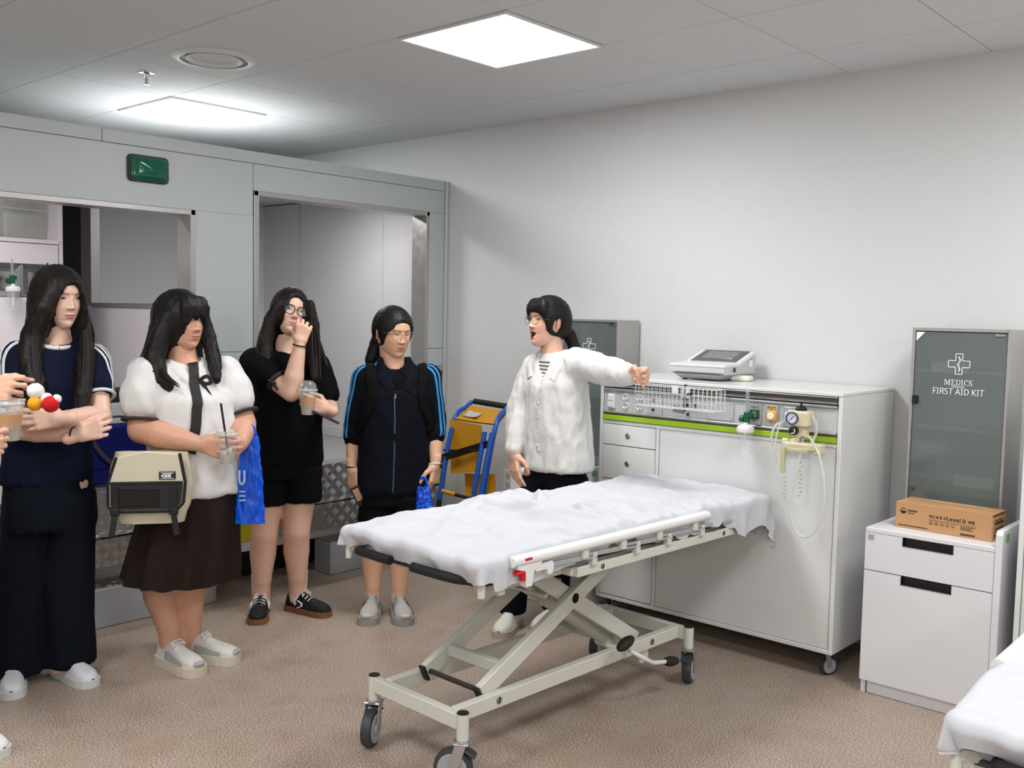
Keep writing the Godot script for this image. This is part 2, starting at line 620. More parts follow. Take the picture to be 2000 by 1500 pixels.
	m = MB.new()
	for q in [-1.0, 1.0]:
		m.lathe([Vector2(0.02, 0), Vector2(0.018, 0.003), Vector2(0, 0.003)], 16, Transform3D(Basis(Vector3.RIGHT, PI / 2), Vector3(0, q * 0.027, 0.004)))
	part("socket", m, M.pale_grey, o)

func ambulance() -> void:
	var xf := 0.42           # outer face
	var th := 0.10
	var t := thing("ambulance_mockup", "grey ambulance mock-up body with two open doorways and steel door frames", "ambulance", Vector3(xf, 0, 0))
	var xi := -th / 2        # panel centre in local x (local origin on the outer face)
	var Z := func(z0: float, z1: float, y0: float, y1: float, proud := 0.0) -> MB:
		return one_box(Vector3(xi + proud, (y0 + y1) / 2, (z0 + z1) / 2), Vector3(th, y1 - y0, z1 - z0), 0.002)
	# outer skin, panel by panel; joints are the gaps between them
	part("header_panel", Z.call(1.418, 4.9, 1.957, 2.229), M.van, t)
	part("header_panel", Z.call(0.03, 1.4155, 2.09, 2.229), M.van, t)
	part("cornice_strip", Z.call(2.225, 4.9, 2.231, 2.292, 0.001), M.van, t)
	part("cornice_strip", Z.call(0.03, 2.2225, 2.231, 2.292, 0.001), M.van, t)
	part("pillar_panel", Z.call(1.4165, 1.754, 1.2485, 1.957), M.van, t)
	part("pillar_panel", Z.call(1.4165, 1.754, 1.137, 1.2465), M.van, t)
	part("pillar_panel", Z.call(0.03, 0.162, 1.2485, 2.089), M.van, t)
	part("pillar_panel", Z.call(0.03, 0.162, 1.137, 1.2465), M.van, t)
	part("corner_post", one_box(Vector3(-0.03, 1.2, 0.016), Vector3(0.09, 2.185, 0.024), 0.006), M.van, t)
	for z in [[1.4165, 1.754], [0.03, 0.162]]:
		part("trim_strip", Z.call(z[0], z[1], 1.106, 1.135, 0.006), M.light_grey, t)
		part("red_band", Z.call(z[0], z[1], 0.895, 1.104), M.red, t)
		part("silver_band", Z.call(z[0], z[1], 0.752, 0.893), M.van, t)
		part("yellow_band", Z.call(z[0], z[1], 0.602, 0.750), M.yellow_stripe, t)
	part("yellow_band", Z.call(0.03, 4.9, 0.236, 0.600, -0.002), M.yellow_stripe, t)
	part("white_band", Z.call(0.03, 4.9, 0.183, 0.234, -0.002), M.white_paint, t)
	part("skirt", one_box(Vector3(-0.20, 0.09, 2.46), Vector3(0.06, 0.18, 4.86), 0.0), M.black, t)
	part("underside", one_box(Vector3(-0.95, 0.17, 2.46), Vector3(1.6, 0.02, 4.86), 0.0), M.black, t)
	# steel door frames: architrave on the face and reveal in the opening
	var frames := [[1.754, 4.75, 1.957], [0.162, 1.416, 2.09]]
	for f in frames:
		var z0: float = f[0]; var z1: float = f[1]; var top: float = f[2]
		var m := MB.new()
		var w := 0.026
		m.box(Vector3(0.003, top - w / 2, (z0 + z1) / 2), Vector3(0.008, w, z1 - z0), 0.002)
		m.box(Vector3(-0.055, top - w + 0.002, (z0 + z1) / 2), Vector3(0.11, 0.004, z1 - z0 - 0.01), 0.001)
		part("door_frame_head", m, M.brushed, t)
		for s in [[z0, 1.0], [z1, -1.0]]:
			m = MB.new()
			var zc: float = s[0] + s[1] * w / 2
			m.box(Vector3(0.003, (0.6 + top) / 2, zc), Vector3(0.008, top - 0.6, w), 0.002)
			m.box(Vector3(-0.055, (0.6 + top) / 2, s[0] + s[1] * w), Vector3(0.13, top - 0.6, 0.005), 0.001)
			part("door_frame_jamb", m, M.brushed, t)
	# inside
	var xi0 := -1.95; var yf := 0.585; var yc := 2.245
	part("inner_floor", one_box(Vector3(xi0 / 2 - 0.03, yf - 0.02, 2.46), Vector3(-xi0 - 0.08, 0.04, 4.86), 0.0), M.van_floor, t)
	part("inner_ceiling", one_box(Vector3(xi0 / 2 - 0.05, yc + 0.012, 2.46), Vector3(-xi0 - 0.1, 0.024, 4.86), 0.0), M.van_in, t)
	part("inner_side_wall", one_box(Vector3(xi0 + 0.015, (yf + yc) / 2, 2.46), Vector3(0.03, yc - yf - 0.004, 4.86), 0.0), M.van_in, t)
	part("inner_end_panel", one_box(Vector3(-0.70 + 0.0005 - 0.31, (yf + yc) / 2 - 0.004, 0.045), Vector3(0.0, 0, 0) + Vector3(1.84 / 2 - 0.001, yc - yf - 0.012, 0.03), 0.0), M.van_in, t)
	part("inner_end_panel", one_box(Vector3(-1.93 + 0.225, (yf + yc) / 2 - 0.004, 0.045), Vector3(0.45, yc - yf - 0.012, 0.03), 0.0), M.van_in, t)
	part("inner_end_panel", one_box(Vector3(-0.325, (yf + yc) / 2 - 0.004, 0.045), Vector3(0.445, yc - yf - 0.012, 0.03), 0.0), M.van_in, t)
	part("inner_skirting", one_box(Vector3(-1.0, yf + 0.035, 0.064), Vector3(1.85, 0.07, 0.008), 0.003), M.van_in, t)
	part("inner_far_wall", one_box(Vector3(-1.0, (yf + yc) / 2, 4.87), Vector3(1.9, yc - yf, 0.03), 0.0), M.van_in, t)
	part("added_bounce_cover", one_box(Vector3(xi0 / 2 - 0.05, yc + 0.03, 2.46), Vector3(-xi0 - 0.1, 0.01, 4.86), 0.0), mat(Color(0.60, 0.61, 0.61), 0.8), t)  # added unseen sheet; its grey sets the lamp bounce onto the ceiling
	van_lamp(Vector3(xf - 0.45, yc - 0.001, 0.75), "slim LED lamp on the ceiling of the right ambulance compartment")
	van_lamp(Vector3(xf - 0.45, yc - 0.001, 2.75), "slim LED lamp on the ceiling of the left ambulance compartment")
	# bulkhead between the two compartments, with a steel framed window
	var zb := 1.58; var wb := 1.465; var x0 := -1.42; var x1 := -0.30
	for p in [[-0.105, -0.925], [-0.928, -1.60]]:
		part("bulkhead_lower_panel", one_box(Vector3((p[0] + p[1]) / 2, (yf + wb) / 2, zb), Vector3(p[0] - p[1], wb - yf - 0.004, 0.04), 0.001), M.van_white, t)
	part("bulkhead_shade_panel", one_box(Vector3((xi0 - 1.605) / 2, (yf + yc) / 2, zb), Vector3(-1.605 - xi0 - 0.01, yc - yf - 0.004, 0.036), 0.001), M.van_shade, t)  # dark colour stands in for the shaded corner beyond the cupboard
	part("bulkhead_post", one_box(Vector3(-0.20, (wb + yc) / 2, zb), Vector3(0.19, yc - wb - 0.004, 0.04), 0.001), M.van_white, t)
	part("bulkhead_post", one_box(Vector3(-1.525, (wb + yc) / 2, zb), Vector3(0.145, yc - wb - 0.004, 0.04), 0.001), M.brushed, t)
	part("bulkhead_head", one_box(Vector3(-0.87, 2.2, zb), Vector3(1.15, 0.086, 0.04), 0.001), M.van_white, t)
	var wf := MB.new()
	wf.box(Vector3(-0.87, wb + 0.012, zb), Vector3(1.16, 0.028, 0.06), 0.003)
	wf.box(Vector3(-1.455, 1.81, zb), Vector3(0.02, 0.69, 0.06), 0.003)
	wf.box(Vector3(-0.30, 1.81, zb), Vector3(0.02, 0.69, 0.06), 0.003)
	part("window_frame", wf, M.brushed, t)
	# tread plate sills and upper steps
	for d in [[0.165, 1.414], [1.757, 4.745]]:
		var z0: float = d[0]; var z1: float = d[1]
		part("sill_plate", one_box(Vector3(0.004, 0.503, (z0 + z1) / 2), Vector3(0.012, 0.20, z1 - z0), 0.002), M.tread, t)
		part("sill_cover", one_box(Vector3(-0.05, 0.600, (z0 + z1) / 2), Vector3(0.118, 0.006, z1 - z0), 0.002), M.alu, t)
		var st := MB.new()
		st.box(Vector3(0.072, 0.412, (z0 + z1) / 2), Vector3(0.146, 0.012, z1 - z0), 0.003)
		st.box(Vector3(0.139, 0.345, (z0 + z1) / 2), Vector3(0.012, 0.146, z1 - z0), 0.003)
		part("upper_step", st, M.tread, t)
	# cupboard inside the left compartment
	var cx := -1.02
	var cb := MB.new()
	cb.box(Vector3(cx - 0.2, (yf + yc) / 2, 1.972), Vector3(0.40, yc - yf - 0.01, 0.02), 0.002)
	cb.box(Vector3(cx - 0.2, 1.815, 2.60), Vector3(0.40, 0.022, 1.25), 0.002)
	cb.box(Vector3(cx - 0.2, 2.16, 2.60), Vector3(0.40, 0.02, 1.25), 0.002)
	cb.box(Vector3(cx - 0.39, 1.98, 2.60), Vector3(0.012, 0.33, 1.25), 0.001)
	part("cupboard_carcass", cb, M.van_white, t)
	part("cupboard_front", one_box(Vector3(cx - 0.01, 1.745, 2.605), Vector3(0.02, 0.11, 1.235), 0.002), M.van_white, t)
	part("cupboard_front", one_box(Vector3(cx - 0.01, 1.05, 2.605), Vector3(0.02, 0.92, 1.235), 0.002), M.van_white, t)
	# recessed gas outlet bays
	for k in 3:
		var zc := 2.02 + 0.09 + k * 0.145
		var bay := MB.new()
		for s in [-1.0, 1.0]:
			bay.quad_out(Vector3(cx, 1.515, zc + s * 0.068), Vector3(cx, 1.685, zc + s * 0.068), Vector3(cx - 0.05, 1.665, zc + s * 0.04), Vector3(cx - 0.05, 1.535, zc + s * 0.04), Vector3(cx - 0.2, 1.6, zc + s * 0.3))
			bay.quad_out(Vector3(cx, 1.6 + s * 0.085, zc - 0.068), Vector3(cx, 1.6 + s * 0.085, zc + 0.068), Vector3(cx - 0.05, 1.6 + s * 0.065, zc + 0.04), Vector3(cx - 0.05, 1.6 + s * 0.065, zc - 0.04), Vector3(cx - 0.2, 1.6 + s * 0.4, zc))
		bay.quad_out(Vector3(cx - 0.05, 1.535, zc - 0.04), Vector3(cx - 0.05, 1.535, zc + 0.04), Vector3(cx - 0.05, 1.665, zc + 0.04), Vector3(cx - 0.05, 1.665, zc - 0.04), Vector3(cx - 0.4, 1.6, zc))
		bay.box(Vector3(cx - 0.006, 1.6, zc + 0.0715), Vector3(0.014, 0.17, 0.007), 0.001)
		part("outlet_bay", bay, M.light_grey, t)
		var so := MB.new()
		so.box(Vector3(cx - 0.046, 1.60, zc), Vector3(0.01, 0.10, 0.06), 0.002)
		so.lathe([Vector2(0.016, 0), Vector2(0.014, 0.02), Vector2(0, 0.02)], 16, Transform3D(Basis(Vector3.FORWARD, -PI / 2).rotated(Vector3.UP, 0), Vector3(cx - 0.04, 1.6, zc)).orthonormalized())
		part("gas_socket", so, M.steel, t)
	# flow meter hanging in the bays
	flow_meter(Vector3(xf + cx + 0.035, 1.60, 2.255), "oxygen flow meter with clear humidifier cup inside the ambulance mock-up", PI / 2)
	var su := thing("suction_gauge", "ivory suction regulator with a black knob inside the ambulance mock-up", "regulator", Vector3(xf + cx + 0.03, 1.62, 2.06))
	part("housing", one_box(Vector3(0.0, 0, 0), Vector3(0.06, 0.09, 0.06), 0.008), M.ivory, su)
	var kn := MB.new()
	kn.lathe([Vector2(0.02, 0.045), Vector2(0.022, 0.06), Vector2(0.005, 0.068), Vector2(0.004, 0.08), Vector2(0, 0.08)], 16)
	part("knob", kn, M.black, su)
	var hose := MB.new()
	hose.tube(curve([Vector3(-0.02, 0.0, 0.03), Vector3(0.0, -0.03, 0.06), Vector3(0.01, -0.12, 0.07), Vector3(0.0, -0.2, 0.05)], 6), 0.006, 8)
	part("hose", hose, M.tubing, su)
	# bags of supplies in the open shelf
	clear_pack("clear_plastic_bag", "clear plastic bag of supplies on the cupboard shelf in the ambulance mock-up", Vector3(xf + cx - 0.17, 1.827, 2.09), Vector3(0.04, 0.30, 0.20), 3)
	clear_pack("clear_plastic_bag", "crumpled clear plastic bag behind another on the cupboard shelf in the ambulance mock-up", Vector3(xf + cx - 0.24, 1.827, 2.20), Vector3(0.05, 0.31, 0.12), 9)
	# green warning lamp on the header
	var gl := thing("side_warning_lamp", "green rectangular side warning lamp with black rim on the ambulance header", "lamp", Vector3(xf, 2.128, 2.003))
	var m2 := MB.new()
	m2.extrude(round_rect(0.205, 0.125, 0.02), 0.016, Transform3D(Basis(Vector3.UP, PI / 2), Vector3(0.008, 0, 0)), 0.003)
	part("rim", m2, M.black, gl)
	m2 = MB.new()
	var pts := PackedVector3Array()
	var rows := 9
	var ring := round_rect(0.185, 0.105, 0.016, 5)
	for r in rows:
		var q := float(r) / (rows - 1)
		var sc := sqrt(maxf(0.0, 1.0 - pow(q, 3.0)))
		for p in ring:
			pts.append(Vector3(0.012 + 0.03 * q, p.y * sc, -p.x * sc))
	m2.grid(pts, rows, ring.size(), true, true)
	part("lens", m2, M.green_glass, gl)
	m2 = MB.new()
	m2.box(Vector3(0.0165, 0, 0), Vector3(0.003, 0.098, 0.175), 0.0)
	part("reflector", m2, mat(Color(0.05, 0.30, 0.23), 0.25, 0.6), gl)
	m2 = MB.new()
	for i in 7:
		m2.tube([Vector3(0.018, -0.045, -0.06 + i * 0.022), Vector3(0.03, 0, -0.06 + i * 0.022), Vector3(0.018, 0.045, -0.06 + i * 0.022)], 0.0022, 5)
	part("lens_ribs", m2, mat(Color(0.10, 0.42, 0.33), 0.15), gl)
	# step stools in front of the doorways
	step_stool(Vector3(0.495, 0, 0.55), 0.93, "grey step stool with tread plate top below the right doorway")
	step_stool(Vector3(0.505, 0, 2.50), 1.535, "long grey step stool with tread plate top below the left doorway")
	# bag and case on the van floor
	var cs := thing("equipment_case", "white plastic equipment case with a black lid on the ambulance floor", "case", Vector3(0.0, yf, 1.95))
	part("body", one_box(Vector3(0, 0.20, 0), Vector3(0.16, 0.40, 0.30), 0.015), M.pale_grey, cs)
	part("lid", one_box(Vector3(0, 0.432, 0), Vector3(0.175, 0.065, 0.315), 0.016), M.black, cs)
	part("latch", one_box(Vector3(0.085, 0.39, -0.05), Vector3(0.012, 0.04, 0.05), 0.004), M.light_grey, cs)
	var bg := thing("blue_carry_bag", "navy blue nylon carry bag with a front flap on the ambulance floor", "bag", Vector3(0.19, yf, 2.055), 0.05)
	var blue := cloth(Color(0.075, 0.095, 0.36), 41, 8.0, 0.06)
	part("body", one_box(Vector3(0, 0.15, 0), Vector3(0.17, 0.30, 0.42), 0.03), blue, bg)
	part("flap", one_box(Vector3(0.088, 0.20, 0), Vector3(0.012, 0.20, 0.39), 0.005), blue, bg)
	part("base_trim", one_box(Vector3(0, 0.014, 0), Vector3(0.175, 0.028, 0.425), 0.012), M.black, bg)
	part("side_panel", one_box(Vector3(0, 0.16, -0.213), Vector3(0.14, 0.26, 0.012), 0.005), M.black, bg)
	var st2 := MB.new()
	st2.tube(curve([Vector3(0, 0.295, -0.07), Vector3(0, 0.335, -0.05), Vector3(0, 0.335, 0.05), Vector3(0, 0.295, 0.07)], 6), 0.010, 8, true, 0.5)
	part("handle", st2, M.black, bg)
	var st3 := MB.new()
	st3.tube(curve([Vector3(0.10, 0.28, 0.2), Vector3(0.105, 0.16, 0.12), Vector3(0.108, 0.095, 0.02), Vector3(0.1, 0.075, -0.09)], 6), 0.012, 8, true, 0.3)
	part("strap", st3, mat(Color(0.20, 0.17, 0.22), 0.8), bg)

func van_lamp(at: Vector3, label: String) -> void:
	var l := thing("compartment_lamp", label, "lamp", at)
	part("lamp_base", one_box(Vector3(0, -0.008, 0), Vector3(0.16, 0.016, 0.5), 0.004), M.white_plastic, l)
	part("lamp_cover", one_box(Vector3(0, -0.020, 0), Vector3(0.13, 0.010, 0.46), 0.004), M.lamp, l)
	var a := AreaLight3D.new()
	a.name = "lamp_light"
	a.area_size = Vector2(0.12, 0.44)
	a.light_energy = 1.0
	a.light_color = Color(1.0, 0.985, 0.97)
	a.area_range = 6.0
	a.area_attenuation = 2.0
	a.shadow_enabled = true
	l.add_child(a)
	a.position = Vector3(0, -0.03, 0)
	a.rotation.x = -PI / 2

func step_stool(at: Vector3, length: float, label: String) -> void:
	var s := thing("step_stool", label, "step", at, 0.0, "step stools at the ambulance")
	var hh := 0.185
	part("body", one_box(Vector3(0, hh / 2 - 0.001, 0), Vector3(0.15, hh - 0.004, length), 0.004), M.light_grey, s)
	part("tread_plate", one_box(Vector3(-0.004, hh, 0), Vector3(0.142, 0.006, length - 0.008), 0.002), M.tread, s)
	if length > 1.2:
		# faded teal stencil, too worn to read: rows of short strokes
		for zc in [-0.08, -0.70]:
			var m := MB.new()
			var r := RandomNumberGenerator.new()
			r.seed = 5
			var z: float = zc + 0.055
			while z > zc - 0.075:
				var w := r.randf_range(0.003, 0.007)
				if absf(z - zc - 0.01) > 0.006:
					m.box(Vector3(0.0752, 0.088, z - w / 2), Vector3(0.0008, r.randf_range(0.008, 0.013), w), 0.0)
				if z > zc + 0.0:
					m.box(Vector3(0.0752, 0.108, z - w / 2), Vector3(0.0008, 0.005, w), 0.0)
				z -= w + 0.003
			part("stencil", m, mat(Color(0.50, 0.58, 0.58), 0.6), s)

func clear_pack(called: String, label: String, at: Vector3, half: Vector3, sd: int) -> void:
	var t := thing(called, label, "plastic bag", at)
	var f := FastNoiseLite.new()
	f.seed = sd
	f.frequency = 9.0
	var m := MB.new()
	for side in [-1.0, 1.0]:
		var p := PackedVector3Array()
		for r in 14:
			for c in 12:
				var u := c / 11.0 * 2.0 - 1.0
				var w := r / 13.0
				var bulge := (1.0 - u * u) * (1.0 - pow(w, 3.0)) * (0.4 + 0.6 * sin(w * PI))
				var taper := 1.0 - 0.35 * w
				p.append(Vector3(half.x * side * bulge + 0.012 * f.get_noise_3d(u, w * 2.0, side * 3.0) + 0.03 * w, w * half.y, u * half.z * taper))
		m.grid(p, 14, 12, false, side < 0.0)
	part("film", m, M.clear_bag, t)
	var c2 := MB.new()
	c2.box(Vector3(0, 0.075, 0), Vector3(half.x * 0.7, 0.15, half.z * 1.2), 0.02)
	part("contents", c2, mat(Color(0.72, 0.73, 0.71), 0.6), t)
	for k in 2:
		var s := MB.new()
		s.tube([Vector3(-0.005, half.y * (0.55 + 0.2 * k), -half.z * 0.75), Vector3(-0.005, half.y * (0.57 + 0.2 * k), half.z * 0.75)], 0.006, 8)
		part("tubing", s, M.white_plastic, t)

func console() -> void:
	var t := thing("bedside_console", "white wheeled bedside console with drawers and a lime green stripe behind the bed", "console", Vector3(2.665, 0, 0))
	console_body(t, true)
	caster(t, Vector3(0.555, 0.105, 0.50), 0.04, PI * 0.85)
	caster(t, Vector3(0.555, 0.105, 0.07), 0.04, PI * 0.6)
	caster(t, Vector3(-0.555, 0.105, 0.50), 0.04, PI)
	caster(t, Vector3(-0.555, 0.105, 0.07), 0.04, PI)
	# silver service panel
	var zp := 0.552
	part("service_panel", one_box(Vector3(0, 1.070, 0.540), Vector3(1.17, 0.098, 0.012), 0.002), M.pale_grey, t)
	part("panel_seam", one_box(Vector3(-0.251, 1.070, 0.5465), Vector3(0.0025, 0.098, 0.001), 0.0), M.mid_grey, t)
	var rail := MB.new()
	rail.box(Vector3(0, 1.1255, 0.551), Vector3(1.17, 0.012, 0.012), 0.004)
	part("rail", rail, M.alu, t)
	rail = MB.new()
	rail.box(Vector3(0, 1.142, 0.553), Vector3(1.17, 0.010, 0.014), 0.0045)
	part("rail", rail, M.chrome, t)
	rail = MB.new()
	rail.box(Vector3(0, 1.164, 0.553), Vector3(1.17, 0.005, 0.01), 0.002)
	part("rail", rail, M.alu, t)
	part("rail_channel", one_box(Vector3(0, 1.152, 0.538), Vector3(1.17, 0.036, 0.012), 0.0), mat(Color(0.33, 0.29, 0.28), 0.4), t)
	part("silver_lip", one_box(Vector3(0, 1.0175, 0.551), Vector3(1.17, 0.010, 0.014), 0.004), M.alu, t)
	part("bronze_groove", one_box(Vector3(0, 1.0075, 0.541), Vector3(1.17, 0.012, 0.014), 0.0), mat(Color(0.36, 0.31, 0.30), 0.5), t)
	part("green_strip", one_box(Vector3(0, 0.9905, 0.549), Vector3(1.17, 0.024, 0.012), 0.002), M.green_strip, t)
	# switches, sockets, jacks
	var sw := MB.new()
	sw.box(Vector3(-0.538, 1.069, 0.551), Vector3(0.042, 0.068, 0.010), 0.002)
	part("switch_plate", sw, M.white_plastic, t)
	for s in [-1.0, 1.0]:
		part("rocker", one_box(Vector3(-0.540, 1.069 + s * 0.016, 0.557), Vector3(0.030, 0.026, 0.006), 0.002), M.white_plastic, t)
	for q in [[-0.459, 1.093], [-0.459, 1.052], [-0.379, 1.096], [-0.379, 1.052]]:
		var so := MB.new()
		so.lathe([Vector2(0.0185, 0), Vector2(0.0185, 0.004), Vector2(0.0155, 0.005), Vector2(0.0145, 0.0005), Vector2(0, 0.0005)], 20, Transform3D(Basis(Vector3.RIGHT, PI / 2), Vector3(q[0], q[1], 0.547)), false)
		var body := part("power_socket", so, M.white_plastic, t)
		var holes := MB.new()
		for s in [-1.0, 1.0]:
			holes.lathe([Vector2(0.0028, 0), Vector2(0.0028, 0.0016), Vector2(0, 0.0016)], 8, Transform3D(Basis(Vector3.RIGHT, PI / 2), Vector3(q[0] + s * 0.006, q[1] + 0.002, 0.5475)))
		holes.box(Vector3(q[0] + 0.001, q[1] - 0.012, 0.549), Vector3(0.006, 0.004, 0.004), 0.001)
		part("pin_holes", holes, M.dark_grey, body)
	for q in [[-0.301, 1.045, "green_dark"], [-0.301, 1.09, "dark_grey"]]:
		var j := MB.new()
		j.lathe([Vector2(0.007, 0), Vector2(0.007, 0.005), Vector2(0.003, 0.005), Vector2(0.003, 0.002), Vector2(0, 0.002)], 12, Transform3D(Basis(Vector3.RIGHT, PI / 2), Vector3(q[0], q[1], 0.546)))
		part("jack", j, M[q[2]], t)
	var vent := MB.new()
	for k in 4:
		vent.bar(Vector3(-0.194, 1.050 + k * 0.008, 0.5475), Vector3(-0.130, 1.0435 + k * 0.008, 0.5475), 0.003, 0.003, 0.0)
	part("speaker_slots", vent, M.mid_grey, t)
	for q in [[-0.115, 1.083], [-0.115, 1.066], [-0.115, 1.038], [-0.08, 1.083], [-0.08, 1.066]]:
		var j := MB.new()
		j.lathe([Vector2(0.0065, 0), Vector2(0.0055, 0.006), Vector2(0, 0.006)], 12, Transform3D(Basis(Vector3.RIGHT, PI / 2), Vector3(q[0], q[1], 0.546)))
		part("knob", j, M.black, t)
	var cp := MB.new()
	cp.box(Vector3(0.05, 1.068, 0.549), Vector3(0.134, 0.082, 0.006), 0.002)
	part("cover_plate", cp, M.pale_grey, t)
	var cps := MB.new()
	for sx in [-1.0, 1.0]:
		for sy in [-1.0, 1.0]:
			cps.lathe([Vector2(0.0022, 0), Vector2(0.0018, 0.001), Vector2(0, 0.001)], 8, Transform3D(Basis(Vector3.RIGHT, PI / 2), Vector3(0.05 + sx * 0.058, 1.068 + sy * 0.033, 0.552)))
	part("screw", cps, M.mid_grey, t)
	# gas outlets
	var outs := [[0.219, "green_dark", "green_dark"], [0.298, "orange", "orange"], [0.381, "white_plastic", "paper"]]
	for o in outs:
		var ob := MB.new()
		ob.box(Vector3(o[0], 1.069, 0.551), Vector3(0.062, 0.091, 0.010), 0.003)
		var body := part("gas_outlet", ob, M.light_grey, t)
		part("name_strip", one_box(Vector3(o[0], 1.105, 0.5565), Vector3(0.038, 0.011, 0.002), 0.0005), M[o[2]], body)
		var txt: String = ["OXYGEN", "MED AIR", "VACUUM"][outs.find(o)]
		lettering(txt, 0.0065, "outlet_name", M.print_white if o[1] == "green_dark" else M.print_black, body, Transform3D(Basis(), Vector3(o[0], 1.105, 0.5578)), "Droid Sans", 700, 0.0004)
		part("socket_block", one_box(Vector3(o[0] + 0.003, 1.069, 0.559), Vector3(0.043, 0.041, 0.012), 0.003), M[o[1]], body)
		var r := MB.new()
		r.lathe([Vector2(0.014, 0), Vector2(0.014, 0.005), Vector2(0.006, 0.006), Vector2(0.005, 0.002), Vector2(0, 0.002)], 20, Transform3D(Basis(Vector3.RIGHT, PI / 2), Vector3(o[0] + 0.003, 1.069, 0.565)))
		part("socket_ring", r, M.print_white if o[1] == "orange" else M.steel, body)
		var sc := MB.new()
		for s in [-1.0, 1.0]:
			sc.lathe([Vector2(0.0026, 0), Vector2(0.002, 0.0012), Vector2(0, 0.0012)], 8, Transform3D(Basis(Vector3.RIGHT, PI / 2), Vector3(o[0], 1.069 + s * 0.027, 0.556)))
		part("screw", sc, M.dark_grey, body)
	# name plate
	var np := part("name_plate", one_box(Vector3(0.41, 0.936, 0.551), Vector3(0.115, 0.034, 0.003), 0.0005), M.pale_grey, t)
	lettering("IBM", 0.022, "name_letters", M.print_black, np, Transform3D(Basis(), Vector3(0.398, 0.936, 0.5530)), "Droid Sans", 700)
	flow_meter(Vector3(2.665 + 0.205, 1.055, 0.572), "green oxygen flow meter with a clear humidifier cup on the console panel", 0.0)
	suction_unit()
	wire_basket()
	ecg_monitor()
	var pk := thing("gauze_packet", "white wrapped gauze packet lying beside the monitor on the console", "packet", Vector3(2.642, 1.184, 0.235), 0.2)
	var m := MB.new()
	soft_block(m, Vector3(0.10, 0.026, 0.075), 4)
	part("wrapping", m, mat(Color(0.90, 0.91, 0.84), 0.35), pk)
	var fl := MB.new()
	for s in [-1.0, 1.0]:
		fl.box(Vector3(s * 0.060, 0.010, 0), Vector3(0.028, 0.002, 0.066), 0.0005, Transform3D(Basis(Vector3.FORWARD, s * 0.2), Vector3.ZERO))
	part("seam_flap", fl, M.clear_bag, pk)
	# second console by the second bed, at the edge of view
	var t2 := thing("bedside_console", "white wheeled bedside console on the far side of the first aid cabinet", "console", Vector3(4.555, 0, 0.03))
	console_body(t2, false)
	for q in [[0.555, 0.5], [0.555, 0.07], [-0.555, 0.5], [-0.555, 0.07]]:
		caster(t2, Vector3(q[0], 0.105, q[1]), 0.04, PI)

func console_body(t: Node3D, drawers: bool) -> void:
	var w := 1.21
	part("worktop", one_box(Vector3(0, 1.1765, 0.28), Vector3(w, 0.015, 0.545), 0.0025), M.white_gloss, t)
	for s in [-1.0, 1.0]:
		part("side_panel", one_box(Vector3(s * (w / 2 - 0.009), 0.637, 0.28), Vector3(0.018, 1.062, 0.54), 0.002), M.white_gloss, t)
	part("back_panel", one_box(Vector3(0, 0.637, 0.02), Vector3(w - 0.04, 1.06, 0.015), 0.0), M.white_board, t)
	part("bottom_panel", one_box(Vector3(0, 0.1145, 0.28), Vector3(w - 0.038, 0.018, 0.54), 0.002), M.white_gloss, t)
	part("front_rail", one_box(Vector3(0, 0.968, 0.540), Vector3(w - 0.038, 0.015, 0.016), 0.001), M.white_gloss, t)
	part("front_panel", one_box(Vector3(0.16 if drawers else 0.0, 0.542, 0.534), Vector3(0.845 if drawers else w - 0.04, 0.834, 0.018), 0.0015), M.white_gloss, t)
	if not drawers:
		part("service_panel", one_box(Vector3(0, 1.070, 0.540), Vector3(1.17, 0.098, 0.012), 0.002), M.pale_grey, t)
		part("green_strip", one_box(Vector3(0, 0.9905, 0.549), Vector3(1.17, 0.024, 0.012), 0.002), M.green_strip, t)
		return
	part("divider", one_box(Vector3(-0.273, 0.542, 0.30), Vector3(0.016, 0.836, 0.495), 0.001), M.white_gloss, t)
	var ys := [0.959, 0.858, 0.693, 0.528, 0.126]
	for k in 4:
		var y1: float = ys[k] - 0.002
		var y0: float = ys[k + 1] + 0.002
		var d := part("drawer" if k < 3 else "cupboard_door", one_box(Vector3(-0.4345, (y0 + y1) / 2, 0.540), Vector3(0.301, y1 - y0, 0.018), 0.0015), M.white_gloss, t)
		if k < 3:
			var kn := MB.new()
			kn.lathe([Vector2(0.0135, 0), Vector2(0.0135, 0.003), Vector2(0.010, 0.0045), Vector2(0.0085, 0.0015), Vector2(0, 0.0015)], 24, Transform3D(Basis(Vector3.RIGHT, PI / 2), Vector3(-0.438, lerpf(y0, y1, 0.5), 0.549)))
			kn.box(Vector3(-0.438, lerpf(y0, y1, 0.5) - 0.001, 0.552), Vector3(0.010, 0.006, 0.003), 0.001)
			part("knob", kn, M.steel, d)

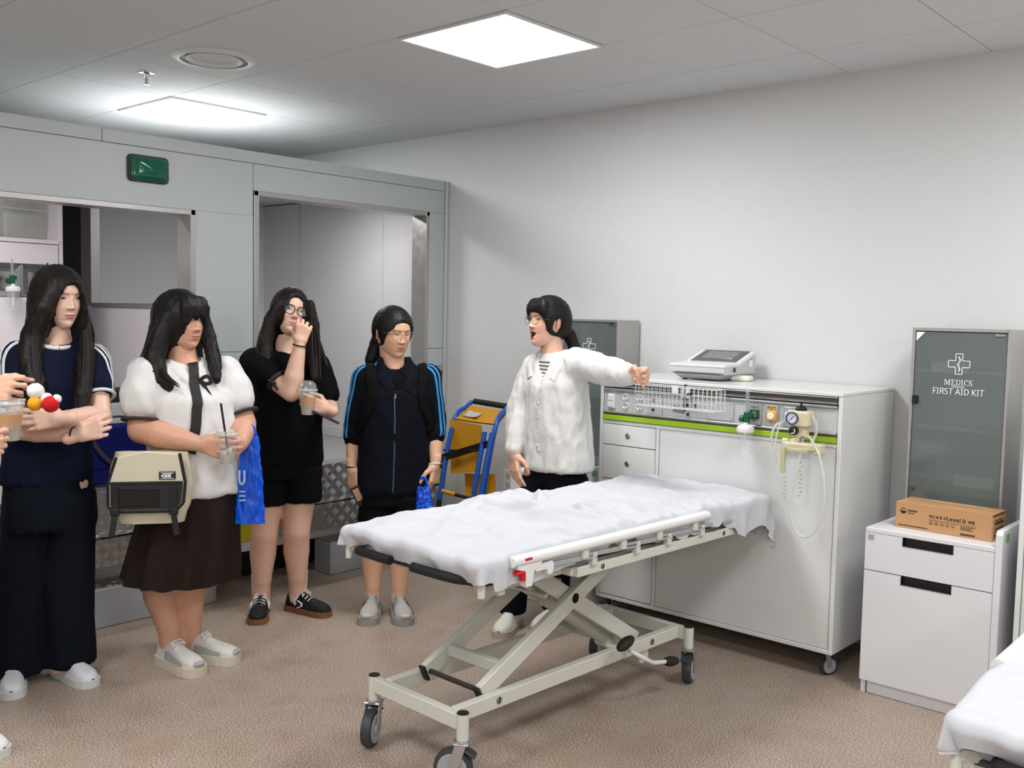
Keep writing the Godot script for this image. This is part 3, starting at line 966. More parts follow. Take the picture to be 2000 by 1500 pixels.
# swivel castor hanging from point p, wheel of radius r, turned about y
func caster(parent: Node3D, p: Vector3, r: float, turn: float, brake := true) -> void:
	var b := Transform3D(Basis(Vector3.UP, turn), p)
	var off := r * 0.45
	var wy := r - p.y
	var w := MB.new()
	var wx := b * Transform3D(Basis(Vector3.FORWARD, PI / 2), Vector3(0, wy, off))
	w.lathe([Vector2(r * 0.82, -r * 0.30), Vector2(r * 0.96, -r * 0.26), Vector2(r, -r * 0.12), Vector2(r, r * 0.12), Vector2(r * 0.96, r * 0.26), Vector2(r * 0.82, r * 0.30)], 28, wx)
	var body := part("caster_wheel", w, M.dark_grey, parent)
	var hub := MB.new()
	for s in [-1.0, 1.0]:
		hub.lathe([Vector2(r * 0.78, 0), Vector2(r * 0.74, r * 0.06), Vector2(r * 0.3, r * 0.04), Vector2(r * 0.28, r * 0.12), Vector2(0, r * 0.12)], 24, wx * Transform3D(Basis(Vector3.RIGHT, 0.0 if s > 0 else PI), Vector3(0, s * r * 0.29, 0)))
	part("hub", hub, M.light_grey, body)
	var f := MB.new()
	for s in [-1.0, 1.0]:
		f.bar(b * Vector3(s * r * 0.40, -0.004, 0), b * Vector3(s * r * 0.40, wy - r * 0.15, off), r * 0.06, r * 0.55, r * 0.02, b.basis.z)
	f.box(Vector3(0, -r * 0.10, 0), Vector3(r * 0.9, r * 0.12, r * 0.8), r * 0.04, b)
	f.lathe([Vector2(r * 0.42, -r * 0.15), Vector2(r * 0.46, 0.0), Vector2(r * 0.3, r * 0.06), Vector2(0, r * 0.06)], 16, b)
	part("caster_fork", f, M.alu, parent)
	if brake:
		var k := MB.new()
		k.box(Vector3(0, -r * 0.28, -r * 0.62), Vector3(r * 0.7, r * 0.12, r * 0.75), r * 0.05, b * Transform3D(Basis(Vector3.RIGHT, -0.55), Vector3(0, 0, 0)))
		part("caster_brake", k, M.dark_grey, parent)

func soft_block(m: MB, size: Vector3, sd: int) -> void:
	var f := FastNoiseLite.new()
	f.seed = sd
	f.frequency = 18.0
	var p := PackedVector3Array()
	var rows := 9
	var colsn := 28
	for r in rows + 1:
		var e := -PI / 2 + PI * r / rows
		for k in colsn:
			var a := -TAU * k / colsn
			var d := Vector3(cos(e) * cos(a), sin(e), cos(e) * sin(a))
			var s := Vector3(signf(d.x) * pow(absf(d.x), 0.4), signf(d.y) * pow(absf(d.y), 0.5), signf(d.z) * pow(absf(d.z), 0.4))
			var q := s * size * 0.5
			q.y = maxf(q.y + 0.003 * f.get_noise_3dv(q * 3.0), -size.y * 0.5) + size.y * 0.5
			p.append(q)
	m.grid(p, rows + 1, colsn, true)

func flow_meter(at: Vector3, label: String, turn: float) -> void:
	var t := thing("flow_meter", label, "flow meter", at, turn)
	var m := MB.new()
	m.box(Vector3(0.0, 0.0, 0.022), Vector3(0.022, 0.05, 0.024), 0.004)
	m.tube([Vector3(0.012, 0.012, 0.0), Vector3(0.012, 0.012, 0.03)], 0.011, 12)
	m.lathe([Vector2(0.014, 0), Vector2(0.015, 0.014), Vector2(0.0, 0.016)], 16, Transform3D(Basis(Vector3.FORWARD, PI / 2), Vector3(-0.012, -0.006, 0.022)) * Transform3D(Basis(Vector3.RIGHT, PI), Vector3.ZERO))
	m.lathe([Vector2(0.014, 0), Vector2(0.014, -0.016), Vector2(0.0, -0.017)], 16, Transform3D(Basis(Vector3.FORWARD, PI / 2), Vector3(-0.014, -0.006, 0.022)))
	part("valve_body", m, M.green_dark, t)
	m = MB.new()
	m.lathe([Vector2(0.0085, 0.024), Vector2(0.0085, 0.12), Vector2(0.005, 0.124), Vector2(0, 0.124)], 16, Transform3D(Basis(), Vector3(0, 0, 0.022)))
	part("sight_tube", m, M.clear, t)
	m = MB.new()
	m.lathe([Vector2(0.004, 0.024), Vector2(0.003, 0.11), Vector2(0, 0.11)], 8, Transform3D(Basis(), Vector3(0, 0, 0.022)))
	part("float_tube", m, mat(Color(0.5, 0.5, 0.5), 0.3), t)
	m = MB.new()
	m.lathe([Vector2(0.034, -0.062), Vector2(0.037, -0.058), Vector2(0.037, -0.042), Vector2(0.030, -0.034), Vector2(0.012, -0.03), Vector2(0.010, -0.02), Vector2(0, -0.02)], 28, Transform3D(Basis(), Vector3(0, 0, 0.030)))
	part("cup_lid", m, M.white_plastic, t)
	m = MB.new()
	m.lathe([Vector2(0.0, -0.158), Vector2(0.026, -0.158), Vector2(0.029, -0.152), Vector2(0.031, -0.062)], 28, Transform3D(Basis(), Vector3(0, 0, 0.030)), false)
	part("humidifier_cup", m, M.clear, t)
	m = MB.new()
	m.tube([Vector3(0, -0.06, 0.03), Vector3(0, -0.135, 0.03)], 0.0055, 10)
	part("dip_tube", m, M.white_plastic, t)

func suction_unit() -> void:
	var t := thing("suction_unit", "ivory suction regulator with round gauge and clear collection jar on the console", "suction unit", Vector3(3.105, 1.07, 0.62))
	var m := MB.new()
	m.box(Vector3(0.02, 0.005, 0.0), Vector3(0.095, 0.066, 0.062), 0.008)
	part("gauge_housing", m, M.ivory, t)
	m = MB.new()
	m.box(Vector3(0.02, -0.05, -0.006), Vector3(0.060, 0.05, 0.045), 0.006)
	m.lathe([Vector2(0.013, 0), Vector2(0.011, 0.045), Vector2(0, 0.045)], 16, Transform3D(Basis(Vector3.FORWARD, PI / 2 - 0.3), Vector3(0.03, -0.078, 0.01)) * Transform3D(Basis(Vector3.RIGHT, PI), Vector3.ZERO))
	part("valve_body", m, M.ivory, t)
	m = MB.new()
	var face := Transform3D(Basis(Vector3.RIGHT, PI / 2), Vector3(0.0, 0.007, 0.0312))
	m.lathe([Vector2(0.0265, 0), Vector2(0.0265, 0.007), Vector2(0.0235, 0.0085), Vector2(0.0215, 0.006), Vector2(0.0215, 0.003)], 32, face, false)
	part("gauge_rim", m, mat(Color(0.16, 0.17, 0.36), 0.3), t)
	m = MB.new()
	m.lathe([Vector2(0.0225, 0.003), Vector2(0.0225, 0.0035), Vector2(0.0, 0.0035)], 32, face)
	part("gauge_face", m, mat(Color(0.82, 0.84, 0.90), 0.4), t)
	m = MB.new()
	m.bar(Vector3(-0.010, -0.002, 0.0357), Vector3(0.008, 0.016, 0.0357), 0.001, 0.0024, 0.0)
	for k in 9:
		var a := deg_to_rad(-50 + 35 * k)
		m.box(Vector3(0, 0, 0), Vector3(0.001, 0.004, 0.0008), 0.0, Transform3D(Basis(Vector3.BACK, a), Vector3(-sin(a) * 0.018, 0.007 + cos(a) * 0.018, 0.0352)))
	part("gauge_needle", m, M.print_black, t)
	m = MB.new()
	m.lathe([Vector2(0.022, 0.038), Vector2(0.024, 0.045), Vector2(0.014, 0.056), Vector2(0.005, 0.058), Vector2(0.0045, 0.068), Vector2(0, 0.068)], 20, Transform3D(Basis(), Vector3(0.022, 0.0, 0)))
	part("top_knob", m, M.black, t)
	m = MB.new()
	m.lathe([Vector2(0.0185, 0), Vector2(0.018, 0.016), Vector2(0.014, 0.019), Vector2(0, 0.019)], 24, Transform3D(Basis(Vector3.RIGHT, PI / 2), Vector3(0.005, -0.044, 0.017)))
	part("front_knob", m, M.black, t)
	m = MB.new()
	m.extrude(arc(0.012, -2.2, 0.9, 10) + rev(arc(0.0085, -2.0, 0.8, 10)), 0.0012, Transform3D(Basis(), Vector3(0.005, -0.044, 0.0368)))
	part("knob_mark", m, M.print_white, t)
	m = MB.new()
	m.box(Vector3(0.035, -0.105, 0.01), Vector3(0.135, 0.030, 0.06), 0.006)
	m.box(Vector3(0.105, -0.113, 0.0), Vector3(0.035, 0.045, 0.05), 0.006)
	m.box(Vector3(-0.03, -0.10, 0.01), Vector3(0.03, 0.045, 0.05), 0.006)
	part("jar_holder", m, M.ivory, t)
	m = MB.new()
	m.lathe([Vector2(0.0, -0.335), Vector2(0.042, -0.335), Vector2(0.046, -0.328), Vector2(0.052, -0.12)], 36, Transform3D(Basis(), Vector3(0.03, 0, 0.02)), false)
	part("collection_jar", m, M.clear, t)
	m = MB.new()
	m.lathe([Vector2(0.0525, -0.125), Vector2(0.0545, -0.122), Vector2(0.0545, -0.112), Vector2(0.05, -0.108)], 36, Transform3D(Basis(), Vector3(0.03, 0, 0.02)), false)
	m.tube([Vector3(-0.022, -0.11, 0.055), Vector3(-0.022, -0.215, 0.055)], [0.013, 0.010], 8)
	part("overflow_tube", m, mat(Color(0.76, 0.75, 0.60), 0.3), t)
	m = MB.new()
	for k in 6:
		m.box(Vector3(-0.008 + 0.002 * (k % 2), -0.235 - k * 0.016, 0.0605), Vector3(0.012 if k % 2 == 0 else 0.007, 0.0022, 0.0012), 0.0)
	for k in 9:
		m.box(Vector3(0.058 + 0.004 * sin(k * 2.1), -0.165 - k * 0.017, 0.0565), Vector3(0.0085, 0.0035, 0.0012), 0.0, Transform3D(Basis(), Vector3.ZERO))
	part("jar_marks", m, M.mid_grey, t)
	# tubing
	m = MB.new()
	m.tube(curve([Vector3(0.045, -0.09, 0.02), Vector3(0.05, -0.066, 0.025), Vector3(0.085, -0.066, 0.04), Vector3(0.135, -0.13, 0.06), Vector3(0.168, -0.24, 0.075), Vector3(0.172, -0.34, 0.085), Vector3(0.14, -0.43, 0.09), Vector3(0.085, -0.455, 0.09), Vector3(0.045, -0.40, 0.09), Vector3(0.032, -0.31, 0.085), Vector3(0.05, -0.20, 0.075), Vector3(0.06, -0.13, 0.07)], 7), 0.0052, 10)
	part("suction_hose", m, M.tubing, t)
	m = MB.new()
	m.tube(curve([Vector3(-0.04, -0.005, -0.04), Vector3(-0.075, -0.03, 0.02), Vector3(-0.088, -0.08, 0.03), Vector3(-0.07, -0.125, 0.03), Vector3(-0.03, -0.14, 0.03), Vector3(0.0, -0.12, 0.03)], 7), 0.0062, 10)
	part("vacuum_hose", m, M.tubing, t)
	m = MB.new()
	m.tube(curve([Vector3(-0.03, 0.005, 0.0), Vector3(-0.055, -0.03, 0.03), Vector3(-0.065, -0.1, 0.04), Vector3(-0.06, -0.17, 0.04), Vector3(-0.02, -0.235, 0.06)], 7), 0.0045, 10)
	part("vacuum_hose", m, M.tubing, t)
	m = MB.new()
	m.tube(curve([Vector3(0.068, 0.02, 0.0), Vector3(0.088, -0.01, 0.0), Vector3(0.09, -0.05, 0.0), Vector3(0.075, -0.09, 0.01)], 7), 0.0062, 10)
	part("vacuum_hose", m, M.tubing, t)
	m = MB.new()
	m.tube(curve([Vector3(0.04, -0.095, 0.02), Vector3(0.04, -0.075, 0.02), Vector3(0.052, -0.066, 0.025)], 4), 0.007, 10)
	part("elbow", m, M.steel, t)

func rev(p: PackedVector2Array) -> PackedVector2Array:
	var q := p.duplicate()
	q.reverse()
	return q

func wire_basket() -> void:
	var t := thing("wire_basket", "white wire basket clipped to the console rail below the monitor", "basket", Vector3(2.54, 1.07, 0.61))
	var hx := 0.21; var hz := 0.04; var hh := 0.095
	var r := 0.0012
	var m := MB.new()
	for y in [0.0, 0.03, 0.062, hh]:
		var s: float = 1.0 + 0.0 * y
		var rr := 0.0024 if y == hh else r
		m.tube([Vector3(-hx, y, -hz), Vector3(hx, y, -hz), Vector3(hx, y, hz), Vector3(-hx, y, hz), Vector3(-hx, y, -hz)], rr * s, 5)
	part("hoop", m, M.white_plastic, t)
	m = MB.new()
	var n := 19
	for k in n + 1:
		var x := lerpf(-hx, hx, float(k) / n)
		m.tube([Vector3(x, hh, -hz), Vector3(x, 0, -hz), Vector3(x, 0, hz), Vector3(x, hh, hz)], r, 5)
	for k in 4:
		var z := lerpf(-hz, hz, (k + 0.5) / 4.0)
		m.tube([Vector3(-hx, hh, z), Vector3(-hx, 0, z), Vector3(hx, 0, z), Vector3(hx, hh, z)], r, 5)
	part("wire_side", m, M.white_plastic, t)
	m = MB.new()
	m.box(Vector3(0.005, 0.07, -hz - 0.006), Vector3(0.04, 0.055, 0.008), 0.002)
	m.box(Vector3(0.005, 0.085, hz + 0.002), Vector3(0.034, 0.035, 0.004), 0.001)
	part("name_card", m, M.white_plastic, t)
	m = MB.new()
	m.box(Vector3(0.005, 0.045, -hz - 0.005), Vector3(0.012, 0.12, 0.014), 0.003)
	m.lathe([Vector2(0.008, 0), Vector2(0.008, 0.018), Vector2(0, 0.018)], 12, Transform3D(Basis(Vector3.RIGHT, PI / 2), Vector3(0.035, 0.062, -hz)))
	part("clamp", m, M.black, t)

func ecg_monitor() -> void:
	# wedge-shaped desktop ECG recorder with a tilted screen; its front looks out into the room
	var t := thing("ecg_monitor", "white desktop ECG monitor with a tilted grey screen on the console top", "monitor", Vector3(2.49, 1.184, 0.235), 0.06)
	var m := MB.new()
	# lower pan
	var rings := PackedVector3Array()
	var base := round_rect(0.27, 0.33, 0.03, 5)
	var lev := [[0.006, 0.80], [0.012, 0.86], [0.026, 0.97], [0.030, 1.0]]
	for l in lev:
		for q in base:
			rings.append(Vector3(q.x * l[1], l[0], -q.y * l[1]))
	m.grid(rings, lev.size(), base.size(), true)
	m.fan(rings.slice(0, base.size()), true)
	part("base_pan", m, M.light_grey, t)
	m = MB.new()
	# grey band all round, higher at the back: profile in (z, y), extruded along x
	var prof := PackedVector2Array([Vector2(-0.165, 0.030), Vector2(0.150, 0.030), Vector2(0.165, 0.040), Vector2(0.165, 0.066), Vector2(0.01, 0.070), Vector2(-0.150, 0.118), Vector2(-0.165, 0.110)])
	m.extrude(prof, 0.275, Transform3D(Basis(Vector3(0, 0, 1), Vector3(0, 1, 0), Vector3(-1, 0, 0)), Vector3.ZERO), 0.006)
	part("case", m, mat(Color(0.76, 0.765, 0.765), 0.4), t)
	m = MB.new()
	var top := PackedVector2Array([Vector2(0.168, 0.066), Vector2(0.168, 0.077), Vector2(0.020, 0.081), Vector2(-0.15, 0.132), Vector2(-0.168, 0.126), Vector2(-0.168, 0.112), Vector2(-0.15, 0.119), Vector2(0.01, 0.0705)])
	m.extrude(top, 0.281, Transform3D(Basis(Vector3(0, 0, 1), Vector3(0, 1, 0), Vector3(-1, 0, 0)), Vector3.ZERO), 0.0)
	part("top_shell", m, M.white_plastic, t)
	var tilt := atan2(0.132 - 0.081, 0.17)
	var sx := Transform3D(Basis(Vector3.RIGHT, tilt), Vector3(0, 0.108, -0.066))
	m = MB.new()
	m.box(Vector3(0, 0.0, -0.004), Vector3(0.235, 0.004, 0.165), 0.0015, sx)
	part("screen_bezel", m, mat(Color(0.28, 0.29, 0.30), 0.35), t)
	m = MB.new()
	m.box(Vector3(0, 0.0015, -0.012), Vector3(0.165, 0.003, 0.105), 0.001, sx)
	part("screen", m, mat(Color(0.42, 0.44, 0.44), 0.12), t)
	m = MB.new()
	m.box(Vector3(0.139, 0.052, 0.06), Vector3(0.004, 0.020, 0.022), 0.001)
	m.box(Vector3(0.142, 0.053, 0.066), Vector3(0.004, 0.012, 0.010), 0.001)
	part("side_port", m, M.dark_grey, t)
	m = MB.new()
	m.box(Vector3(0.139, 0.083, -0.112), Vector3(0.0015, 0.042, 0.034), 0.0003)
	var lb := part("label_sticker", m, M.print_white, t)
	part("label_band", one_box(Vector3(0.1397, 0.099, -0.112), Vector3(0.001, 0.010, 0.034), 0.0), M.green_strip, lb)
	for q in [[-0.09, 0.11], [0.09, 0.11], [-0.09, -0.11], [0.09, -0.11]]:
		m = MB.new()
		m.lathe([Vector2(0.011, 0.0), Vector2(0.011, 0.008), Vector2(0, 0.008)], 12, Transform3D(Basis(), Vector3(q[0], 0, q[1])))
		part("foot", m, M.black_rubber, t)

func cabinets() -> void:
	base_cabinet(Vector3(3.65, 0, 0.03), "white two-drawer base cabinet with black recessed pulls under a cardboard box", "grey")
	base_cabinet(Vector3(1.765, 0, 0.03), "white base cabinet half hidden behind the bed and the instructor", "green")
	glass_cabinet(Vector3(3.615, 0.667, 0.05), 0.21, "tall steel first aid cabinet with tinted glass door above the cardboard box", true)
	glass_cabinet(Vector3(1.72, 0.667, 0.015), 0.195, "steel first aid cabinet with tinted glass door behind the instructor", false)
	carton()

func base_cabinet(at: Vector3, label: String, tagc: String) -> void:
	var t := thing("base_cabinet", label, "cabinet", at, 0.0, "")
	var w := 0.50; var d := 0.55
	part("carcass", one_box(Vector3(-0.012, 0.352, d / 2 - 0.012), Vector3(w - 0.026, 0.594, d - 0.03), 0.002), M.white_board, t)
	part("worktop", one_box(Vector3(-0.013, 0.658, d / 2), Vector3(w - 0.024, 0.018, d), 0.002), M.white_board, t)
	part("plinth", one_box(Vector3(-0.006, 0.027, d - 0.028), Vector3(w - 0.06, 0.052, 0.016), 0.001), M.white_board, t)
	part("side_foot", one_box(Vector3(-w / 2 + 0.010, 0.028, d / 2 - 0.004), Vector3(0.018, 0.056, d - 0.02), 0.001), M.white_board, t)
	var side := MB.new()
	var pr := PackedVector2Array([Vector2(0, 0), Vector2(d + 0.004, 0), Vector2(d + 0.004, 0.715), Vector2(d - 0.010, 0.730), Vector2(0, 0.730)])
	side.extrude(pr, 0.024, Transform3D(Basis(Vector3(0, 0, 1), Vector3(0, 1, 0), Vector3(-1, 0, 0)), Vector3(w / 2 - 0.012, 0, 0)), 0.002)
	part("end_panel", side, M.white_board, t)
	# fronts with a notch for the recessed pull
	var pull := func(y1: float) -> MB:
		var m := MB.new()
		m.box(Vector3(-0.012, y1 - 0.020, d + 0.002), Vector3(0.196, 0.036, 0.010), 0.004)
		return m
	for f in [[0.501, 0.648, "drawer"], [0.055, 0.497, "door"]]:
		var y0: float = f[0]; var y1: float = f[1]
		var x0 := -w / 2; var x1 := w / 2 - 0.026
		var hx := 0.094; var cx := -0.012
		var poly := PackedVector2Array([Vector2(x0, y0), Vector2(x1, y0), Vector2(x1, y1), Vector2(cx + hx, y1), Vector2(cx + hx, y1 - 0.034), Vector2(cx - hx, y1 - 0.034), Vector2(cx - hx, y1), Vector2(x0, y1)])
		var m := MB.new()
		m.extrude(poly, 0.018, Transform3D(Basis(), Vector3(0, 0, d - 0.009)), 0.0)
		var fr := part(f[2], m, M.white_board, t)
		var pl := MB.new()
		pl.box(Vector3(cx, y1 - 0.017, d - 0.016), Vector3(hx * 2, 0.034, 0.004), 0.0)
		for s in [-1.0, 1.0]:
			pl.box(Vector3(cx + s * (hx - 0.002), y1 - 0.017, d - 0.007), Vector3(0.004, 0.034, 0.018), 0.001)
		pl.box(Vector3(cx, y1 - 0.032, d - 0.007), Vector3(hx * 2, 0.004, 0.018), 0.001)
		part("recessed_pull", pl, M.black, fr)
	part("asset_tag", one_box(Vector3(-w / 2 + 0.022, 0.631, d + 0.0008), Vector3(0.022, 0.020, 0.0016), 0.0), M.light_grey, t)
	part("asset_tag", one_box(Vector3(w / 2 + 0.0008, 0.700, d - 0.055), Vector3(0.0016, 0.028, 0.040), 0.0), M.green_tag, t, "pale green tag")

func glass_cabinet(at: Vector3, depth: float, label: String, cards: bool) -> void:
	var t := thing("first_aid_cabinet", label, "first aid cabinet", at)
	var w := 0.375; var h := 0.786; var th := 0.012
	for s in [-1.0, 1.0]:
		part("side_panel", one_box(Vector3(s * (w / 2 - th / 2), h / 2, depth / 2), Vector3(th, h, depth), 0.002), M.brushed, t)
	part("top_panel", one_box(Vector3(0, h - th / 2, depth / 2), Vector3(w - 2 * th, th, depth), 0.001), M.brushed, t)
	part("bottom_panel", one_box(Vector3(0, th / 2, depth / 2), Vector3(w - 2 * th, th, depth), 0.001), M.brushed, t)
	part("back_panel", one_box(Vector3(0, h / 2, 0.005), Vector3(w - 2 * th, h - 2 * th, 0.008), 0.0), M.pale_grey, t)
	for y in [0.17, 0.375, 0.61]:
		part("shelf", one_box(Vector3(0, y, depth / 2 - 0.02), Vector3(w - 2 * th, 0.014, depth - 0.07), 0.002), M.pale_grey, t)
	var dr := part("glass_door", one_box(Vector3(0, h / 2, depth - 0.008), Vector3(w - 2 * th - 0.004, h - 2 * th - 0.006, 0.005), 0.001), M.tinted, t)
	var fz := depth - 0.0035
	# door furniture
	var cl := MB.new()
	cl.extrude(PackedVector2Array([Vector2(-w / 2 + th + 0.004, h - th - 0.005), Vector2(-w / 2 + th + 0.038, h - th - 0.005), Vector2(-w / 2 + th + 0.004, h - th - 0.042)]), 0.002, Transform3D(Basis(), Vector3(0, 0, fz)))
	part("corner_clip", cl, M.print_white, dr)
	part("hinge", one_box(Vector3(w / 2 - th - 0.028, h - th - 0.010, fz), Vector3(0.040, 0.011, 0.008), 0.002), M.chrome, dr)
	part("hinge", one_box(Vector3(w / 2 - th - 0.028, th + 0.010, fz), Vector3(0.040, 0.011, 0.008), 0.002), M.chrome, dr)
	part("lock", one_box(Vector3(-w / 2 + th + 0.012, 0.492, fz + 0.004), Vector3(0.022, 0.034, 0.012), 0.003), M.black, dr)
	var key := MB.new()
	key.tube([Vector3(-w / 2 + th + 0.016, 0.128, fz), Vector3(-w / 2 + th + 0.022, 0.122, fz + 0.018)], 0.007, 10)
	part("knob", key, M.chrome, dr)
	# printed cross with a staff and snake, and the lettering
	var m := MB.new()
	var cx := 0.0; var cy := 0.645
	var a := 0.013; var b := 0.041
	var pts := [Vector2(-a, b), Vector2(a, b), Vector2(a, a), Vector2(b, a), Vector2(b, -a), Vector2(a, -a), Vector2(a, -b), Vector2(-a, -b), Vector2(-a, -a), Vector2(-b, -a), Vector2(-b, a), Vector2(-a, a)]
	for k in 12:
		var p: Vector2 = pts[k]; var q: Vector2 = pts[(k + 1) % 12]
		m.bar(Vector3(cx + p.x, cy + p.y, fz), Vector3(cx + q.x, cy + q.y, fz), 0.0008, 0.003, 0.0, Vector3.UP if absf(p.y - q.y) < 0.001 else Vector3.RIGHT)
	m.bar(Vector3(cx, cy - 0.034, fz), Vector3(cx, cy + 0.032, fz), 0.0008, 0.002, 0.0, Vector3.RIGHT)
	var sn := []
	for k in 25:
		var u := k / 24.0
		sn.append(Vector3(cx + sin(u * TAU * 1.6) * 0.0075 * (0.5 + u * 0.5), cy - 0.03 + u * 0.058, fz))
	m.tube(sn, 0.0018, 5)
	part("cross_print", m, M.print_white, dr)
	lettering("MEDICS", 0.0205, "lettering", M.print_white, dr, Transform3D(Basis(), Vector3(0, 0.570, fz)), "Droid Serif", 400)
	lettering("PREMIUM", 0.008, "lettering", M.print_white, dr, Transform3D(Basis(), Vector3(0, 0.553, fz)), "Droid Sans", 400)
	lettering("FIRST AID KIT", 0.0235, "lettering", M.print_white, dr, Transform3D(Basis(), Vector3(0, 0.533, fz)), "Droid Sans", 400)
	if cards:
		part("shelf_card", one_box(Vector3(-0.048, 0.628, depth - 0.046), Vector3(0.145, 0.044, 0.001), 0.0), M.paper, t)
		part("shelf_card", one_box(Vector3(0.065, 0.172, depth - 0.046), Vector3(0.150, 0.046, 0.001), 0.0), M.paper, t)

# Hangul drawn as strokes in a unit square, [x0, y0, x1, y1, ...] polylines
var glyphs := {
	"gae": [[0.05, 0.8, 0.42, 0.8, 0.2, 0.3], [0.6, 0.95, 0.6, 0.05], [0.6, 0.5, 0.82, 0.5], [0.82, 0.97, 0.82, 0.02]],
	"in": [[0.12, 0.72, 0.28, 0.88, 0.45, 0.72, 0.28, 0.55, 0.12, 0.72], [0.78, 0.95, 0.78, 0.4], [0.2, 0.35, 0.2, 0.08, 0.85, 0.08]],
	"bo": [[0.25, 0.95, 0.25, 0.5, 0.75, 0.5, 0.75, 0.95], [0.25, 0.72, 0.75, 0.72], [0.5, 0.5, 0.5, 0.2], [0.05, 0.2, 0.95, 0.2]],
	"ho": [[0.4, 0.97, 0.6, 0.97], [0.2, 0.85, 0.8, 0.85], [0.35, 0.62, 0.5, 0.75, 0.65, 0.62, 0.5, 0.48, 0.35, 0.62], [0.5, 0.45, 0.5, 0.2], [0.05, 0.2, 0.95, 0.2]],
	"gu": [[0.2, 0.9, 0.78, 0.9, 0.78, 0.5], [0.05, 0.42, 0.95, 0.42], [0.5, 0.42, 0.5, 0.02]],
	"se": [[0.25, 0.85, 0.05, 0.3], [0.25, 0.85, 0.42, 0.3], [0.45, 0.55, 0.62, 0.55], [0.62, 0.95, 0.62, 0.05], [0.85, 0.97, 0.85, 0.02]],
	"teu": [[0.8, 0.92, 0.2, 0.92, 0.2, 0.4, 0.8, 0.4], [0.2, 0.66, 0.8, 0.66], [0.05, 0.15, 0.95, 0.15]]}

func stroke_text(m: MB, names: Array, at: Vector2, size: float, z: float, wdt: float) -> void:
	var x := at.x
	for nm in names:
		for pl in glyphs[nm]:
			for i in range(0, pl.size() - 2, 2):
				var p := Vector2(x + pl[i] * size, at.y + pl[i + 1] * size)
				var q := Vector2(x + pl[i + 2] * size, at.y + pl[i + 3] * size)
				m.bar(Vector3(p.x, p.y, z), Vector3(q.x, q.y, z), 0.0006, wdt, 0.0, Vector3.BACK.cross(Vector3((q - p).x, (q - p).y, 0)).normalized())
		x += size * 1.08

